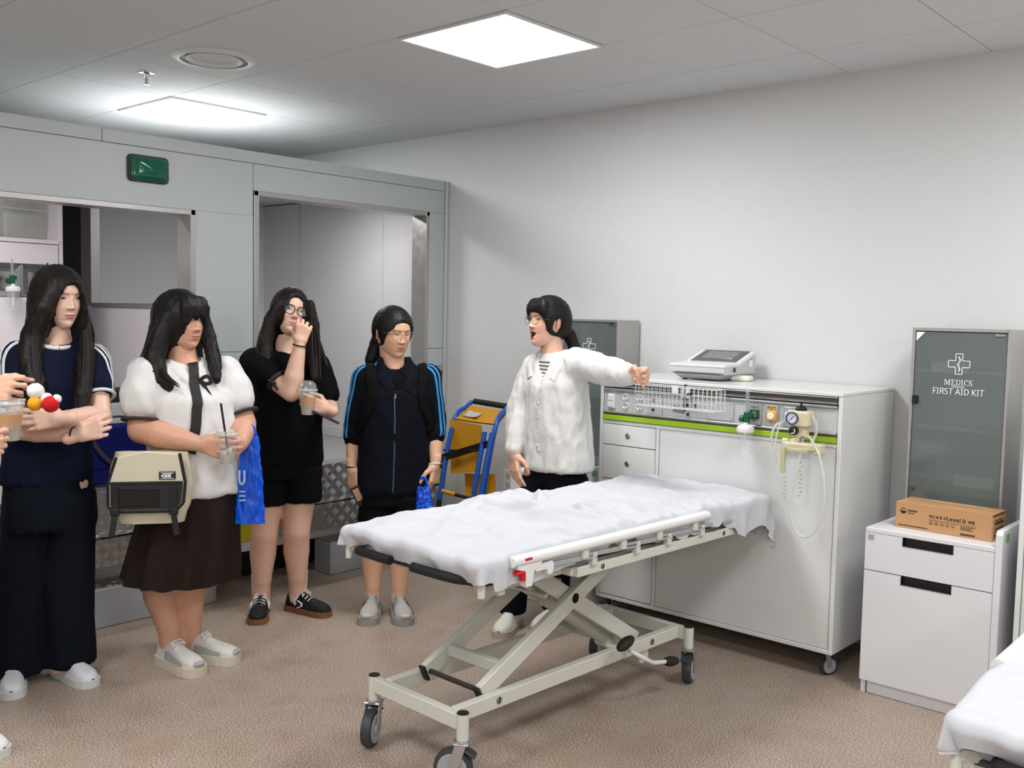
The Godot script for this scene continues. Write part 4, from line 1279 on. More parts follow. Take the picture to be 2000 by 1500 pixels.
func carton() -> void:
	# corners measured on the cabinet top: 0.33 wide, 0.095 high, 0.12 deep
	var t := thing("cardboard_box", "brown cardboard box printed in black, one flap ajar, on the white base cabinet", "box", Vector3(3.66, 0.667, 0.415), -0.035)
	var w := 0.36; var h := 0.098; var d := 0.145
	var m := MB.new()
	var th := 0.004
	m.box(Vector3(0, h / 2, d / 2), Vector3(w, h, th), 0.001)
	m.box(Vector3(0, h / 2, -d / 2), Vector3(w, h, th), 0.001)
	m.box(Vector3(-w / 2, h / 2, 0), Vector3(th, h, d), 0.001)
	m.box(Vector3(w / 2, h * 0.46, 0), Vector3(th, h * 0.92, d), 0.001)
	m.box(Vector3(0, th / 2, 0), Vector3(w - th, th, d - th), 0.0)
	part("body", m, M.cardboard, t)
	part("lid", one_box(Vector3(0, h + 0.002, 0), Vector3(w + 0.002, th, d + 0.002), 0.001), M.cardboard, t)
	m = MB.new()
	m.box(Vector3(0, 0, 0), Vector3(0.035, 0.003, d - 0.012), 0.001, Transform3D(Basis(Vector3.FORWARD, 0.5), Vector3(w / 2 - 0.012, h - 0.010, 0)))
	part("side_flap", m, M.cardboard, t)
	var zf := d / 2 + th / 2 + 0.0003
	m = MB.new()
	stroke_text(m, ["gae", "in", "bo", "ho", "gu"], Vector2(-0.052, 0.055), 0.0125, zf, 0.0019)
	stroke_text(m, ["se", "teu"], Vector2(0.094, 0.055), 0.0125, zf, 0.0019)
	# emblem: ring with a swirl
	for k in 24:
		var a0 := TAU * k / 24.0
		var wv := 0.0026 if (k > 2 and k < 14) else 0.0014
		m.bar(Vector3(-0.150 + cos(a0) * 0.0105, 0.068 + sin(a0) * 0.0105, zf), Vector3(-0.150 + cos(a0 + 0.27) * 0.0105, 0.068 + sin(a0 + 0.27) * 0.0105, zf), 0.0006, wv, 0.0, Vector3(cos(a0), sin(a0), 0))
	m.extrude(arc(0.0098, PI, TAU, 14, Vector2(-0.150, 0.068)), 0.0006, Transform3D(Basis(), Vector3(0, 0, zf)))
	m.bar(Vector3(-0.052, 0.0475, zf), Vector3(0.122, 0.0475, zf), 0.0006, 0.0012, 0.0)
	# five round pictograms
	for i in 5:
		var c := Vector2(-0.042 + i * 0.0205, 0.0365)
		for k in 16:
			var a0 := TAU * k / 16.0
			m.bar(Vector3(c.x + cos(a0) * 0.0072, c.y + sin(a0) * 0.0072, zf), Vector3(c.x + cos(a0 + 0.4) * 0.0072, c.y + sin(a0 + 0.4) * 0.0072, zf), 0.0005, 0.0008, 0.0, Vector3(cos(a0), sin(a0), 0))
		m.box(Vector3(c.x, c.y - 0.001, zf), Vector3(0.006, 0.005 - i * 0.0006, 0.0005), 0.0)
	# fine print too small to read: dashes
	var r := RandomNumberGenerator.new()
	r.seed = 11
	for ln in [[-0.168, -0.055, 0.0115, 0.0042], [-0.133, -0.098, 0.0715, 0.0058], [-0.133, -0.110, 0.0615, 0.0036], [0.068, 0.118, 0.0405, 0.0026], [0.068, 0.108, 0.0350, 0.0026], [0.068, 0.112, 0.0295, 0.0026], [0.068, 0.118, 0.0115, 0.0070]]:
		var x: float = ln[0]
		while x < ln[1]:
			var wd := r.randf_range(0.0022, 0.0052)
			m.box(Vector3(x + wd / 2, ln[2], zf), Vector3(wd, ln[3], 0.0005), 0.0)
			x += wd + 0.0012
	part("front_print", m, M.print_black, t)
	lettering("Level D", 0.0150, "level_lettering", M.print_black, t, Transform3D(Basis(), Vector3(0.0515, 0.0615, zf)), "Droid Sans", 700)
	m = MB.new()
	for ln in [[-0.05, 0.03, 0.078, 0.006], [-0.05, 0.035, 0.066, 0.010], [-0.05, 0.035, 0.045, 0.004], [-0.05, 0.035, 0.036, 0.004], [-0.05, -0.025, 0.018, 0.016], [-0.02, 0.015, 0.02, 0.005]]:
		var z: float = ln[0]
		while z < ln[1]:
			var wd := r.randf_range(0.003, 0.008)
			m.box(Vector3(w / 2 + th / 2 + 0.0003, ln[2], -z - wd / 2), Vector3(0.0005, ln[3], wd), 0.0)
			z += wd + 0.0012
	part("side_print", m, mat(Color(0.25, 0.19, 0.13), 0.9), t)
	m = MB.new()
	for ln in [[-0.12, 0.11, -0.01, 0.005], [-0.15, -0.03, 0.03, 0.003]]:
		var x: float = ln[0]
		while x < ln[1]:
			var wd := r.randf_range(0.004, 0.008)
			m.box(Vector3(x + wd / 2, h + 0.0043, ln[2]), Vector3(wd, 0.0005, ln[3]), 0.0)
			x += wd + 0.0015
	part("top_print", m, mat(Color(0.42, 0.31, 0.20), 0.9), t)

func bed_all() -> void:
	var b := make_bed("height-adjustable hospital bed frame on castors with scissor lift and folded side rail", Vector3(2.6252, 0, 1.6133), -0.0339)
	bed_linen(b.transform, "bare foam mattress under the white sheet on the bed beside the console", "crumpled white sheet over the mattress of the bed beside the console", 1)
	var b2 := b.duplicate()
	b2.name = numbered("hospital_bed")
	add_child(b2)
	b2.position = Vector3(4.655, 0, 1.80)
	b2.rotation.y = 0.02
	b2.set_meta("label", "second hospital bed frame with a black foot handle beside the white base cabinet")
	var rl := MB.new()
	rl.tube([Vector3(-0.348, 0.735, 0.30), Vector3(-0.348, 0.735, -0.60)], 0.0175, 14)
	part("side_rail", rl, M.white_plastic, b2)
	bed_linen(b2.transform, "foam mattress of the second bed beside the base cabinet", "white sheet over the corner of the second bed beside the base cabinet", 5)

func make_bed(label: String, at: Vector3, turn: float) -> Node3D:
	var t := thing("hospital_bed", label, "bed", at, turn)
	var P: Material = M.bed_paint
	# ---- base frame
	var px := 0.221; var pz := 0.6225
	for q in [[-px, pz], [px, pz], [px, -pz], [-px, -pz]]:
		var m := MB.new()
		m.lathe([Vector2(0.0195, 0.150), Vector2(0.0195, 0.236)], 20, Transform3D(Basis(), Vector3(q[0], 0, q[1])))
		part("corner_post", m, P, t)
		m = MB.new()
		m.lathe([Vector2(0.0195, 0.236), Vector2(0.0185, 0.2395), Vector2(0, 0.2405)], 20, Transform3D(Basis(), Vector3(q[0], 0, q[1])))
		part("post_cap", m, M.black, t)
	for z in [pz, -pz]:
		var m := MB.new()
		m.bar(Vector3(-px + 0.015, 0.207, z), Vector3(px - 0.015, 0.207, z), 0.03, 0.050, 0.003)
		part("end_beam", m, P, t)
	for x in [0.165, -0.165]:
		var m := MB.new()
		m.bar(Vector3(x, 0.209, -pz + 0.015), Vector3(x, 0.209, pz - 0.015), 0.032, 0.050, 0.003)
		part("side_beam", m, P, t)
		m = MB.new()
		for z in [0.42, -0.43]:
			m.lathe([Vector2(0.013, 0), Vector2(0.013, 0.002), Vector2(0.007, 0.003), Vector2(0.006, 0.006), Vector2(0, 0.007)], 14, Transform3D(Basis(Vector3.FORWARD, -PI / 2 if x > 0 else PI / 2), Vector3(x + signf(x) * 0.016, 0.209, z)))
		part("bolt", m, M.chrome, t)
	var m := MB.new()
	m.bar(Vector3(-0.165, 0.205, -0.36), Vector3(0.165, 0.205, -0.36), 0.04, 0.04, 0.003)
	m.box(Vector3(0.163, 0.160, -0.40), Vector3(0.012, 0.055, 0.05), 0.003)
	part("cross_beam", m, P, t)
	# ---- scissor arms
	for s in [-1.0, 1.0]:
		m = MB.new()
		m.bar(Vector3(s * 0.135, 0.232, 0.465), Vector3(s * 0.135, 0.604, -0.285), 0.026, 0.060, 0.003)
		part("scissor_arm", m, P, t)
		m = MB.new()
		m.bar(Vector3(s * 0.135, 0.2265, 0.476), Vector3(s * 0.135, 0.231, 0.467), 0.028, 0.062, 0.003)
		part("arm_cap", m, M.black, t)
		m = MB.new()
		m.bar(Vector3(s * 0.102, 0.205, -0.42), Vector3(s * 0.102, 0.604, 0.235), 0.026, 0.060, 0.003)
		part("scissor_arm", m, P, t)
		m = MB.new()
		m.lathe([Vector2(0.019, 0), Vector2(0.019, 0.005), Vector2(0.013, 0.012), Vector2(0, 0.013)], 18, Transform3D(Basis(Vector3.FORWARD, -s * PI / 2), Vector3(s * 0.148, 0.462, 0.004)))
		part("pivot_bolt", m, M.brass, t)
	m = MB.new()
	m.bar(Vector3(-0.13, 0.290, 0.36), Vector3(0.13, 0.290, 0.36), 0.03, 0.04, 0.003)
	part("arm_brace", m, P, t)
	m = MB.new()
	m.bar(Vector3(-0.13, 0.53, -0.15), Vector3(0.13, 0.53, -0.15), 0.03, 0.04, 0.003)
	m.bar(Vector3(-0.1, 0.50, 0.07), Vector3(0.1, 0.50, 0.07), 0.10, 0.012, 0.003, Vector3(0, 1, 0.6).normalized())
	part("arm_brace", m, P, t)
	m = MB.new()
	m.tube([Vector3(-0.13, 0.235, 0.455), Vector3(0.13, 0.235, 0.455)], 0.009, 12)
	part("roller_rod", m, mat(Color(0.19, 0.15, 0.14), 0.4), t)
	# ---- hydraulic lift and pedals
	m = MB.new()
	m.tube([Vector3(0.02, 0.215, -0.33), Vector3(0.02, 0.44, 0.02)], 0.032, 18)
	m.tube([Vector3(0.02, 0.43, 0.005), Vector3(0.02, 0.52, 0.145)], 0.015, 14)
	m.box(Vector3(0.02, 0.20, -0.345), Vector3(0.085, 0.05, 0.07), 0.012)
	part("hydraulic_cylinder", m, M.cream, t)
	m = MB.new()
	m.tube(curve([Vector3(0.10, 0.215, -0.25), Vector3(0.20, 0.225, -0.25), Vector3(0.235, 0.255, -0.20), Vector3(0.25, 0.275, -0.17)], 5), 0.0085, 10)
	m.tube(curve([Vector3(0.20, 0.225, -0.25), Vector3(0.245, 0.20, -0.28), Vector3(0.25, 0.168, -0.338), Vector3(0.25, 0.160, -0.37), Vector3(0.25, 0.147, -0.44)], 5), 0.0085, 10)
	part("pedal_lever", m, M.white_paint, t)
	for q in [[Vector3(0.25, 0.282, -0.165), Vector3(0, -0.35, 1)], [Vector3(0.25, 0.143, -0.460), Vector3(0, 0.12, 1)]]:
		m = MB.new()
		var zz: Vector3 = q[1].normalized()
		m.ball(q[0], Vector3(0.024, 0.019, 0.047), 9, Basis(Vector3.RIGHT, zz.cross(Vector3.RIGHT), zz).orthonormalized())
		part("pedal_pad", m, M.black_rubber, t)
	# ---- deck
	for s in [-1.0, 1.0]:
		m = MB.new()
		m.bar(Vector3(s * 0.325, 0.632, 0.225), Vector3(s * 0.325, 0.632, -0.78), 0.030, 0.034, 0.003)
		part("deck_side_bar", m, P, t)
		m = MB.new()
		for z in [0.095, -0.665]:
			m.lathe([Vector2(0.010, 0), Vector2(0.010, 0.002), Vector2(0.007, 0.003), Vector2(0.006, 0.009), Vector2(0, 0.009)], 12, Transform3D(Basis(Vector3.FORWARD, -s * PI / 2), Vector3(s * 0.340, 0.632, z)))
		part("bolt", m, M.chrome, t)
		m = MB.new()
		m.bar(Vector3(s * 0.26, 0.632, 0.60), Vector3(s * 0.26, 0.632, -1.02), 0.030, 0.034, 0.003)
		m.bar(Vector3(s * 0.27, 0.660, 0.60), Vector3(s * 0.322, 0.672, 0.655), 0.026, 0.026, 0.003)
		part("deck_beam", m, P, t)
		m = MB.new()
		m.lathe([Vector2(0.0115, 0.630), Vector2(0.0120, 0.700)], 16, Transform3D(Basis(), Vector3(s * 0.325, 0, 0.655)))
		part("foot_peg", m, P, t)
		# foot end push handles, foam gripped
		m = MB.new()
		m.tube(curve([Vector3(s * 0.255, 0.660, 0.60), Vector3(s * 0.248, 0.672, 0.665), Vector3(s * 0.215, 0.678, 0.690), Vector3(s * 0.12, 0.678, 0.694), Vector3(s * 0.055, 0.678, 0.694)], 6), 0.0155, 14)
		part("foot_handle", m, M.black_rubber, t)
	for z in [0.56, 0.22, -0.25, -0.77, -1.0]:
		m = MB.new()
		m.bar(Vector3(-0.32, 0.632, z), Vector3(0.32, 0.632, z), 0.030, 0.030, 0.003)
		part("deck_cross_bar", m, P, t)
	part("deck_board", one_box(Vector3(0, 0.656, -0.18), Vector3(0.60, 0.014, 1.64), 0.003), M.dark_grey, t)
	# ---- folded side rail on the near side
	var rx := 0.348
	m = MB.new()
	var rp := []
	for k in 9:
		rp.append(Vector3(rx, 0.724, lerpf(0.555, -0.525, k / 8.0)))
	m.tube(rp, 0.0175, 16, true, 1.15, Vector3.UP)
	var rail := part("side_rail", m, M.white_plastic, t)
	part("warning_label", one_box(Vector3(rx + 0.0195, 0.729, 0.495), Vector3(0.002, 0.008, 0.032), 0.0), M.red_plastic, rail)
	m = MB.new()
	m.extrude(PackedVector2Array([Vector2(0.535, 0.712), Vector2(0.535, 0.700), Vector2(0.50, 0.690), Vector2(0.497, 0.640), Vector2(0.470, 0.640), Vector2(0.462, 0.685), Vector2(0.43, 0.700), Vector2(0.425, 0.712)]), 0.026, Transform3D(Basis(Vector3(0, 0, 1), Vector3(0, 1, 0), Vector3(-1, 0, 0)), Vector3(rx, 0, 0)), 0.003)
	part("rail_lock_housing", m, M.white_plastic, t)
	m = MB.new()
	m.box(Vector3(rx + 0.006, 0.688, 0.522), Vector3(0.022, 0.012, 0.040), 0.004)
	m.box(Vector3(rx + 0.006, 0.675, 0.507), Vector3(0.020, 0.030, 0.014), 0.004)
	part("release_lever", m, M.red_plastic, t)
	m = MB.new()
	m.extrude(PackedVector2Array([Vector2(0.45, 0.698), Vector2(0.375, 0.703), Vector2(0.365, 0.690), Vector2(0.372, 0.662), Vector2(0.392, 0.660), Vector2(0.398, 0.680), Vector2(0.45, 0.680)]), 0.016, Transform3D(Basis(Vector3(0, 0, 1), Vector3(0, 1, 0), Vector3(-1, 0, 0)), Vector3(rx + 0.002, 0, 0)), 0.002)
	part("rail_hook", m, M.white_plastic, t)
	var tops := [0.205, 0.000, -0.212, -0.440]
	var pivs := [0.150, -0.090, -0.280, -0.500, -0.722]
	for k in 4:
		part("rail_block", one_box(Vector3(rx - 0.002, 0.698, tops[k]), Vector3(0.026, 0.042, 0.030), 0.004), M.cream, t)
	for k in 5:
		m = MB.new()
		m.extrude(PackedVector2Array([Vector2(pivs[k] - 0.012, 0.648), Vector2(pivs[k] + 0.014, 0.648), Vector2(pivs[k] + 0.008, 0.690), Vector2(pivs[k] - 0.010, 0.690)]), 0.024, Transform3D(Basis(Vector3(0, 0, 1), Vector3(0, 1, 0), Vector3(-1, 0, 0)), Vector3(rx - 0.008, 0, 0)), 0.002)
		var br := part("rail_bracket", m, M.cream, t)
		m = MB.new()
		m.lathe([Vector2(0.0035, 0), Vector2(0.0035, 0.002), Vector2(0, 0.002)], 10, Transform3D(Basis(Vector3.FORWARD, -PI / 2), Vector3(rx + 0.004, 0.674, pivs[k])))
		part("pin", m, M.mid_grey, br)
		var zt: float = ([0.40] + tops)[k]
		m = MB.new()
		m.bar(Vector3(rx - 0.004, 0.676, pivs[k]), Vector3(rx - 0.004, 0.688, zt), 0.010, 0.016, 0.002)
		part("rail_link", m, M.light_grey, t)
	# ---- castors
	caster(t, Vector3(-px, 0.150, pz), 0.0625, 0.55)
	caster(t, Vector3(px, 0.150, pz), 0.0625, -1.0)
	caster(t, Vector3(px, 0.150, -pz), 0.0625, 0.35 + PI)
	caster(t, Vector3(-px, 0.150, -pz), 0.0625, 0.2)
	return t

func bed_linen(xf: Transform3D, mlabel: String, slabel: String, sd: int) -> void:
	var mt := thing("mattress", mlabel, "mattress", xf.origin, xf.basis.get_euler().y)
	var m := MB.new()
	m.box(Vector3(0, 0.7015, -0.175), Vector3(0.62, 0.076, 1.66), 0.02)
	part("foam", m, M.light_grey, mt)
	part("cover_seam", one_box(Vector3(0, 0.700, -0.175), Vector3(0.624, 0.006, 1.664), 0.002), M.pale_grey, mt)
	var sh := thing("bed_sheet", slabel, "sheet", xf.origin, xf.basis.get_euler().y)
	var f := FastNoiseLite.new()
	f.seed = sd
	f.frequency = 1.0
	f.fractal_octaves = 2
	var r2 := RandomNumberGenerator.new()
	r2.seed = sd * 3 + 1
	# folds: [x0, z0, x1, z1, height, width]
	var folds := [
		[0.30, -0.05, -0.05, -0.02, 0.018, 0.020], [0.31, -0.08, 0.0, -0.20, 0.016, 0.018], [0.31, -0.02, 0.05, 0.14, 0.020, 0.026], [0.30, 0.05, -0.10, 0.22, 0.014, 0.030],
		[-0.30, -0.02, -0.05, 0.02, 0.026, 0.045], [-0.32, -0.10, -0.12, -0.12, 0.020, 0.03], [0.25, -0.15, -0.1, -0.30, 0.012, 0.02], [0.10, 0.02, -0.2, 0.10, 0.016, 0.022],
		[0.31, -0.25, 0.12, -0.33, 0.013, 0.016], [0.31, -0.32, 0.16, -0.40, 0.013, 0.015], [0.31, -0.42, 0.18, -0.47, 0.012, 0.015], [0.31, -0.52, 0.20, -0.57, 0.012, 0.016], [0.31, -0.62, 0.18, -0.66, 0.012, 0.017],
		[0.31, -0.72, 0.15, -0.78, 0.010, 0.017], [0.31, 0.12, 0.18, 0.16, 0.010, 0.014], [0.32, 0.20, 0.20, 0.30, 0.010, 0.016], [0.05, 0.60, -0.2, 0.25, 0.008, 0.03], [0.2, 0.55, 0.05, 0.30, 0.008, 0.03],
		[-0.28, 0.45, -0.05, 0.12, 0.009, 0.03], [0.0, -0.45, -0.3, -0.6, 0.007, 0.03], [0.1, -0.6, -0.2, -0.9, 0.006, 0.035], [-0.1, -0.05, -0.25, -0.25, 0.014, 0.02], [0.18, 0.0, 0.0, -0.1, 0.016, 0.016], [-0.31, 0.10, -0.2, 0.05, 0.014, 0.03]]
	var hx := 0.325; var z0 := 0.672; var z1 := -1.018
	var top := 0.747
	var drop := 0.085
	var nc := 96; var nr := 190
	var p := PackedVector3Array()
	var rr := 0.026
	for i in nr:
		var vz := lerpf(z0 + drop, z1 - 0.13, float(i) / (nr - 1))
		for k in nc:
			var ux := lerpf(-hx - 0.11, hx + 0.105, float(k) / (nc - 1))
			# uneven hem
			var hem := 0.040 * f.get_noise_2d(ux * 3.0 + 11.0, vz * 3.0) + (0.05 * smoothstep(-0.62, -0.82, vz) if ux > 0.0 else 0.0) + (0.035 * smoothstep(0.15, 0.35, vz) if ux > 0.0 and vz < 0.62 else 0.0)
			var q := Vector2(clampf(ux, -hx + 0.02, hx - 0.02), clampf(vz, z1 + 0.02, z0 - 0.02))
			var dl := Vector2(ux, vz) - q
			var s := minf(maxf(0.0, dl.length() - 0.02), 0.085 if vz > 0.0 else 0.15)
			var hgt := 0.016 * f.get_noise_2d(q.x * 5.0, q.y * 4.0) + 0.004 * f.get_noise_2d(q.x * 14.0 + 5.0, q.y * 11.0)
			hgt += 0.014 * exp(-pow((q.y - 0.42) / 0.25, 2.0)) * (0.4 - q.x)
			for fd in folds:
				var a := Vector2(fd[0], fd[1]); var b := Vector2(fd[2], fd[3])
				var ab := b - a
				var pt := Vector2(ux if absf(ux) < hx + 0.05 else q.x, q.y)
				if absf(pt.y - (a.y + b.y) * 0.5) > absf(ab.y) * 0.5 + 0.12:
					continue
				var tt := clampf((pt - a).dot(ab) / ab.length_squared(), 0.0, 1.0)
				var dd := pt.distance_to(a + ab * tt)
				var sg := (pt - a).cross(ab)
				var ww: float = fd[5] * (0.7 if sg > 0.0 else 1.25)
				hgt += fd[4] * 2.0 * exp(-pow(dd / ww, 2.0)) * (0.35 + 0.65 * sin(PI * clampf(0.15 + tt * 0.7, 0.0, 1.0)))
			var dir := dl.normalized() if dl.length() > 0.0001 else Vector2.ZERO
			var pos := Vector3(q.x, top + maxf(hgt, -0.004), q.y)
			if s <= 0.0:
				pos.x += dl.x; pos.z += dl.y
			else:
				s += hem * smoothstep(0.0, 0.12, s)
				var e := dir * 0.02
				var out := rr * sin(minf(s / rr, PI / 2))
				var down := rr * (1.0 - cos(minf(s / rr, PI / 2)))
				var rest := maxf(0.0, s - rr * PI / 2)
				var along := ux if absf(dl.y) > absf(dl.x) else vz
				var wav := (0.012 * sin(along * 38.0 + 3.0 * f.get_noise_1d(along * 4.0)) + 0.010 * f.get_noise_1d(along * 16.0)) * clampf(rest / 0.07, 0.0, 1.0)
				var cor := absf(dir.x * dir.y) * 2.0
				var tuck := -0.55 if vz > 0.0 and absf(dl.y) > absf(dl.x) else -0.05
				if dl.x > 0.0 and vz < 0.56 and vz > -0.54:
					wav *= 0.25
					out *= 0.6
				pos += Vector3(e.x + dir.x * (out + wav + tuck * rest + cor * rest * 0.12), -down - rest, e.y + dir.y * (out + wav + tuck * rest + cor * rest * 0.12))
			p.append(pos)
	m = MB.new()
	m.grid(p, nr, nc, false, false)
	part("cloth", m, M.sheet, sh)

# ---------------------------------------------------------------- implicit surfaces for bodies and clothes
class Field:
	var o: Vector3
	var s: float
	var nx: int
	var ny: int
	var nz: int
	var d: PackedFloat32Array

	func _init(lo: Vector3, hi: Vector3, cell: float) -> void:
		o = lo
		s = cell
		nx = int(ceil((hi.x - lo.x) / cell)) + 1
		ny = int(ceil((hi.y - lo.y) / cell)) + 1
		nz = int(ceil((hi.z - lo.z) / cell)) + 1
		d = PackedFloat32Array()
		d.resize(nx * ny * nz)
		d.fill(1.0)

	func span(lo: Vector3, hi: Vector3) -> PackedInt32Array:
		return PackedInt32Array([clampi(int(floor((lo.x - o.x) / s)), 0, nx - 1), clampi(int(ceil((hi.x - o.x) / s)), 0, nx - 1), clampi(int(floor((lo.y - o.y) / s)), 0, ny - 1), clampi(int(ceil((hi.y - o.y) / s)), 0, ny - 1), clampi(int(floor((lo.z - o.z) / s)), 0, nz - 1), clampi(int(ceil((hi.z - o.z) / s)), 0, nz - 1)])

	func put(i: int, v: float, k: float, cut: bool) -> void:
		var a := d[i]
		if cut:
			if -v > a:
				d[i] = -v
			return
		var h := maxf(k - absf(a - v), 0.0)
		d[i] = minf(a, v) - h * h / (4.0 * k)

	# tapered capsule; fl flattens the section along direction fd
	func cap(a: Vector3, b: Vector3, ra: float, rb: float, k := 0.02, fd := Vector3.ZERO, fl := 1.0, cut := false) -> void:
		var m := maxf(ra, rb) + k + s * 2.0
		var q := span(a.min(b) - Vector3(m, m, m), a.max(b) + Vector3(m, m, m))
		var ab := b - a
		var l2 := maxf(ab.length_squared(), 0.0000001)
		var ex := 1.0 / fl - 1.0
		for iy in range(q[2], q[3] + 1):
			for iz in range(q[4], q[5] + 1):
				var base := (iy * nz + iz) * nx
				var p := Vector3(o.x + q[0] * s, o.y + iy * s, o.z + iz * s) - a
				for ix in range(q[0], q[1] + 1):
					var t := clampf(p.dot(ab) / l2, 0.0, 1.0)
					var w := p - ab * t
					if ex != 0.0:
						w += fd * (w.dot(fd) * ex)
					var v := w.length() - (ra + (rb - ra) * t)
					if ex != 0.0:
						v *= 0.5 + 0.5 * fl
					put(base + ix, v, k, cut)
					p.x += s

	func chain(pts: Array, rad: Array, k := 0.02) -> void:
		# joined hard among themselves (they share their joints), softly to the rest
		for i in pts.size() - 1:
			cap(pts[i], pts[i + 1], rad[i], rad[i + 1], k if i == 0 else minf(k, 0.005))

	func ell(c: Vector3, r: Vector3, b := Basis(), k := 0.02, cut := false) -> void:
		var m := maxf(r.x, maxf(r.y, r.z)) + k + s * 2.0
		var q := span(c - Vector3(m, m, m), c + Vector3(m, m, m))
		var bt := b.transposed()
		for iy in range(q[2], q[3] + 1):
			for iz in range(q[4], q[5] + 1):
				var base := (iy * nz + iz) * nx
				for ix in range(q[0], q[1] + 1):
					var p := bt * (Vector3(o.x + ix * s, o.y + iy * s, o.z + iz * s) - c)
					var e := p / r
					var k0 := e.length()
					var k1 := (e / r).length()
					put(base + ix, k0 * (k0 - 1.0) / maxf(k1, 0.0001), k, cut)

	# upright body of elliptic sections: st = [[y, cx, cz, half width, half depth], ...] rising; turned by yaw
	func stack(st: Array, yaw: float, k := 0.02, round_end := 0.0, pw := 2.3, cut := false) -> void:
		var big := 0.0
		for e in st:
			big = maxf(big, maxf(e[3], e[4]) + maxf(absf(e[1] - st[0][1]), absf(e[2] - st[0][2])))
		var m := big + k + 2.0 * s
		var y0: float = st[0][0]
		var y1: float = st[st.size() - 1][0]
		var q := span(Vector3(st[0][1] - m, y0 - k - 2 * s, st[0][2] - m), Vector3(st[0][1] + m, y1 + k + 2 * s, st[0][2] + m))
		var cy := cos(yaw)
		var sy := sin(yaw)
		var ip := 1.0 / pw
		for iy in range(q[2], q[3] + 1):
			var y := o.y + iy * s
			var yc := clampf(y, y0, y1)
			var j := 0
			while j < st.size() - 2 and st[j + 1][0] < yc:
				j += 1
			var u := clampf((yc - st[j][0]) / (st[j + 1][0] - st[j][0]), 0.0, 1.0)
			u = u * u * (3.0 - 2.0 * u) * 0.5 + u * 0.5
			var cx := lerpf(st[j][1], st[j + 1][1], u)
			var cz := lerpf(st[j][2], st[j + 1][2], u)
			var w := lerpf(st[j][3], st[j + 1][3], u)
			var dp := lerpf(st[j][4], st[j + 1][4], u)
			var over := maxf(y - y1, y0 - y)
			var mn := minf(w, dp)
			for iz in range(q[4], q[5] + 1):
				var base := (iy * nz + iz) * nx
				var dz := o.z + iz * s - cz
				for ix in range(q[0], q[1] + 1):
					var dx := o.x + ix * s - cx
					var a := absf(dx * cy - dz * sy) / w
					var b := absf(dx * sy + dz * cy) / dp
					var v := (pow(pow(a, pw) + pow(b, pw), ip) - 1.0) * mn
					if over > 0.0:
						v = Vector2(maxf(v + round_end, 0.0), over).length() - round_end if v > -round_end else maxf(v, over)
					elif round_end > 0.0 and over > -round_end and v > -round_end:
						v = Vector2(maxf(v + round_end, 0.0), over + round_end).length() - round_end
					put(base + ix, v, k, cut)

	# keep only the side of the plane the normal points away from
	func clip(p0: Vector3, nrm: Vector3) -> void:
		for iy in ny:
			for iz in nz:
				var base := (iy * nz + iz) * nx
				for ix in nx:
					var v := (Vector3(o.x + ix * s, o.y + iy * s, o.z + iz * s) - p0).dot(nrm)
					if v > d[base + ix]:
						d[base + ix] = v

	func at(p: Vector3) -> float:
		var q := (p - o) / s
		var x := clampi(int(q.x), 0, nx - 2)
		var y := clampi(int(q.y), 0, ny - 2)
		var z := clampi(int(q.z), 0, nz - 2)
		var f := Vector3(clampf(q.x - x, 0, 1), clampf(q.y - y, 0, 1), clampf(q.z - z, 0, 1))
		var b := (y * nz + z) * nx + x
		var yy := nz * nx
		var c00 := lerpf(d[b], d[b + 1], f.x)
		var c01 := lerpf(d[b + nx], d[b + nx + 1], f.x)
		var c10 := lerpf(d[b + yy], d[b + yy + 1], f.x)
		var c11 := lerpf(d[b + yy + nx], d[b + yy + nx + 1], f.x)
		return lerpf(lerpf(c00, c01, f.z), lerpf(c10, c11, f.z), f.y)

	func grad(p: Vector3) -> Vector3:
		var e := s * 0.75
		return Vector3(at(p + Vector3(e, 0, 0)) - at(p - Vector3(e, 0, 0)), at(p + Vector3(0, e, 0)) - at(p - Vector3(0, e, 0)), at(p + Vector3(0, 0, e)) - at(p - Vector3(0, 0, e))).normalized()

	# nearest surface point, lifted by off
	func snap(p: Vector3, off := 0.0) -> Vector3:
		var q := p
		for i in 8:
			q -= grad(q) * (at(q) - off) * 0.8
		return q

	# first hit from p along dir, lifted by off
	func hit(p: Vector3, dir: Vector3, off := 0.0) -> Vector3:
		var q := p
		for i in 80:
			var v := at(q) - off
			if v < 0.0008:
				break
			q += dir * minf(v * 0.7, 0.02)
		return q

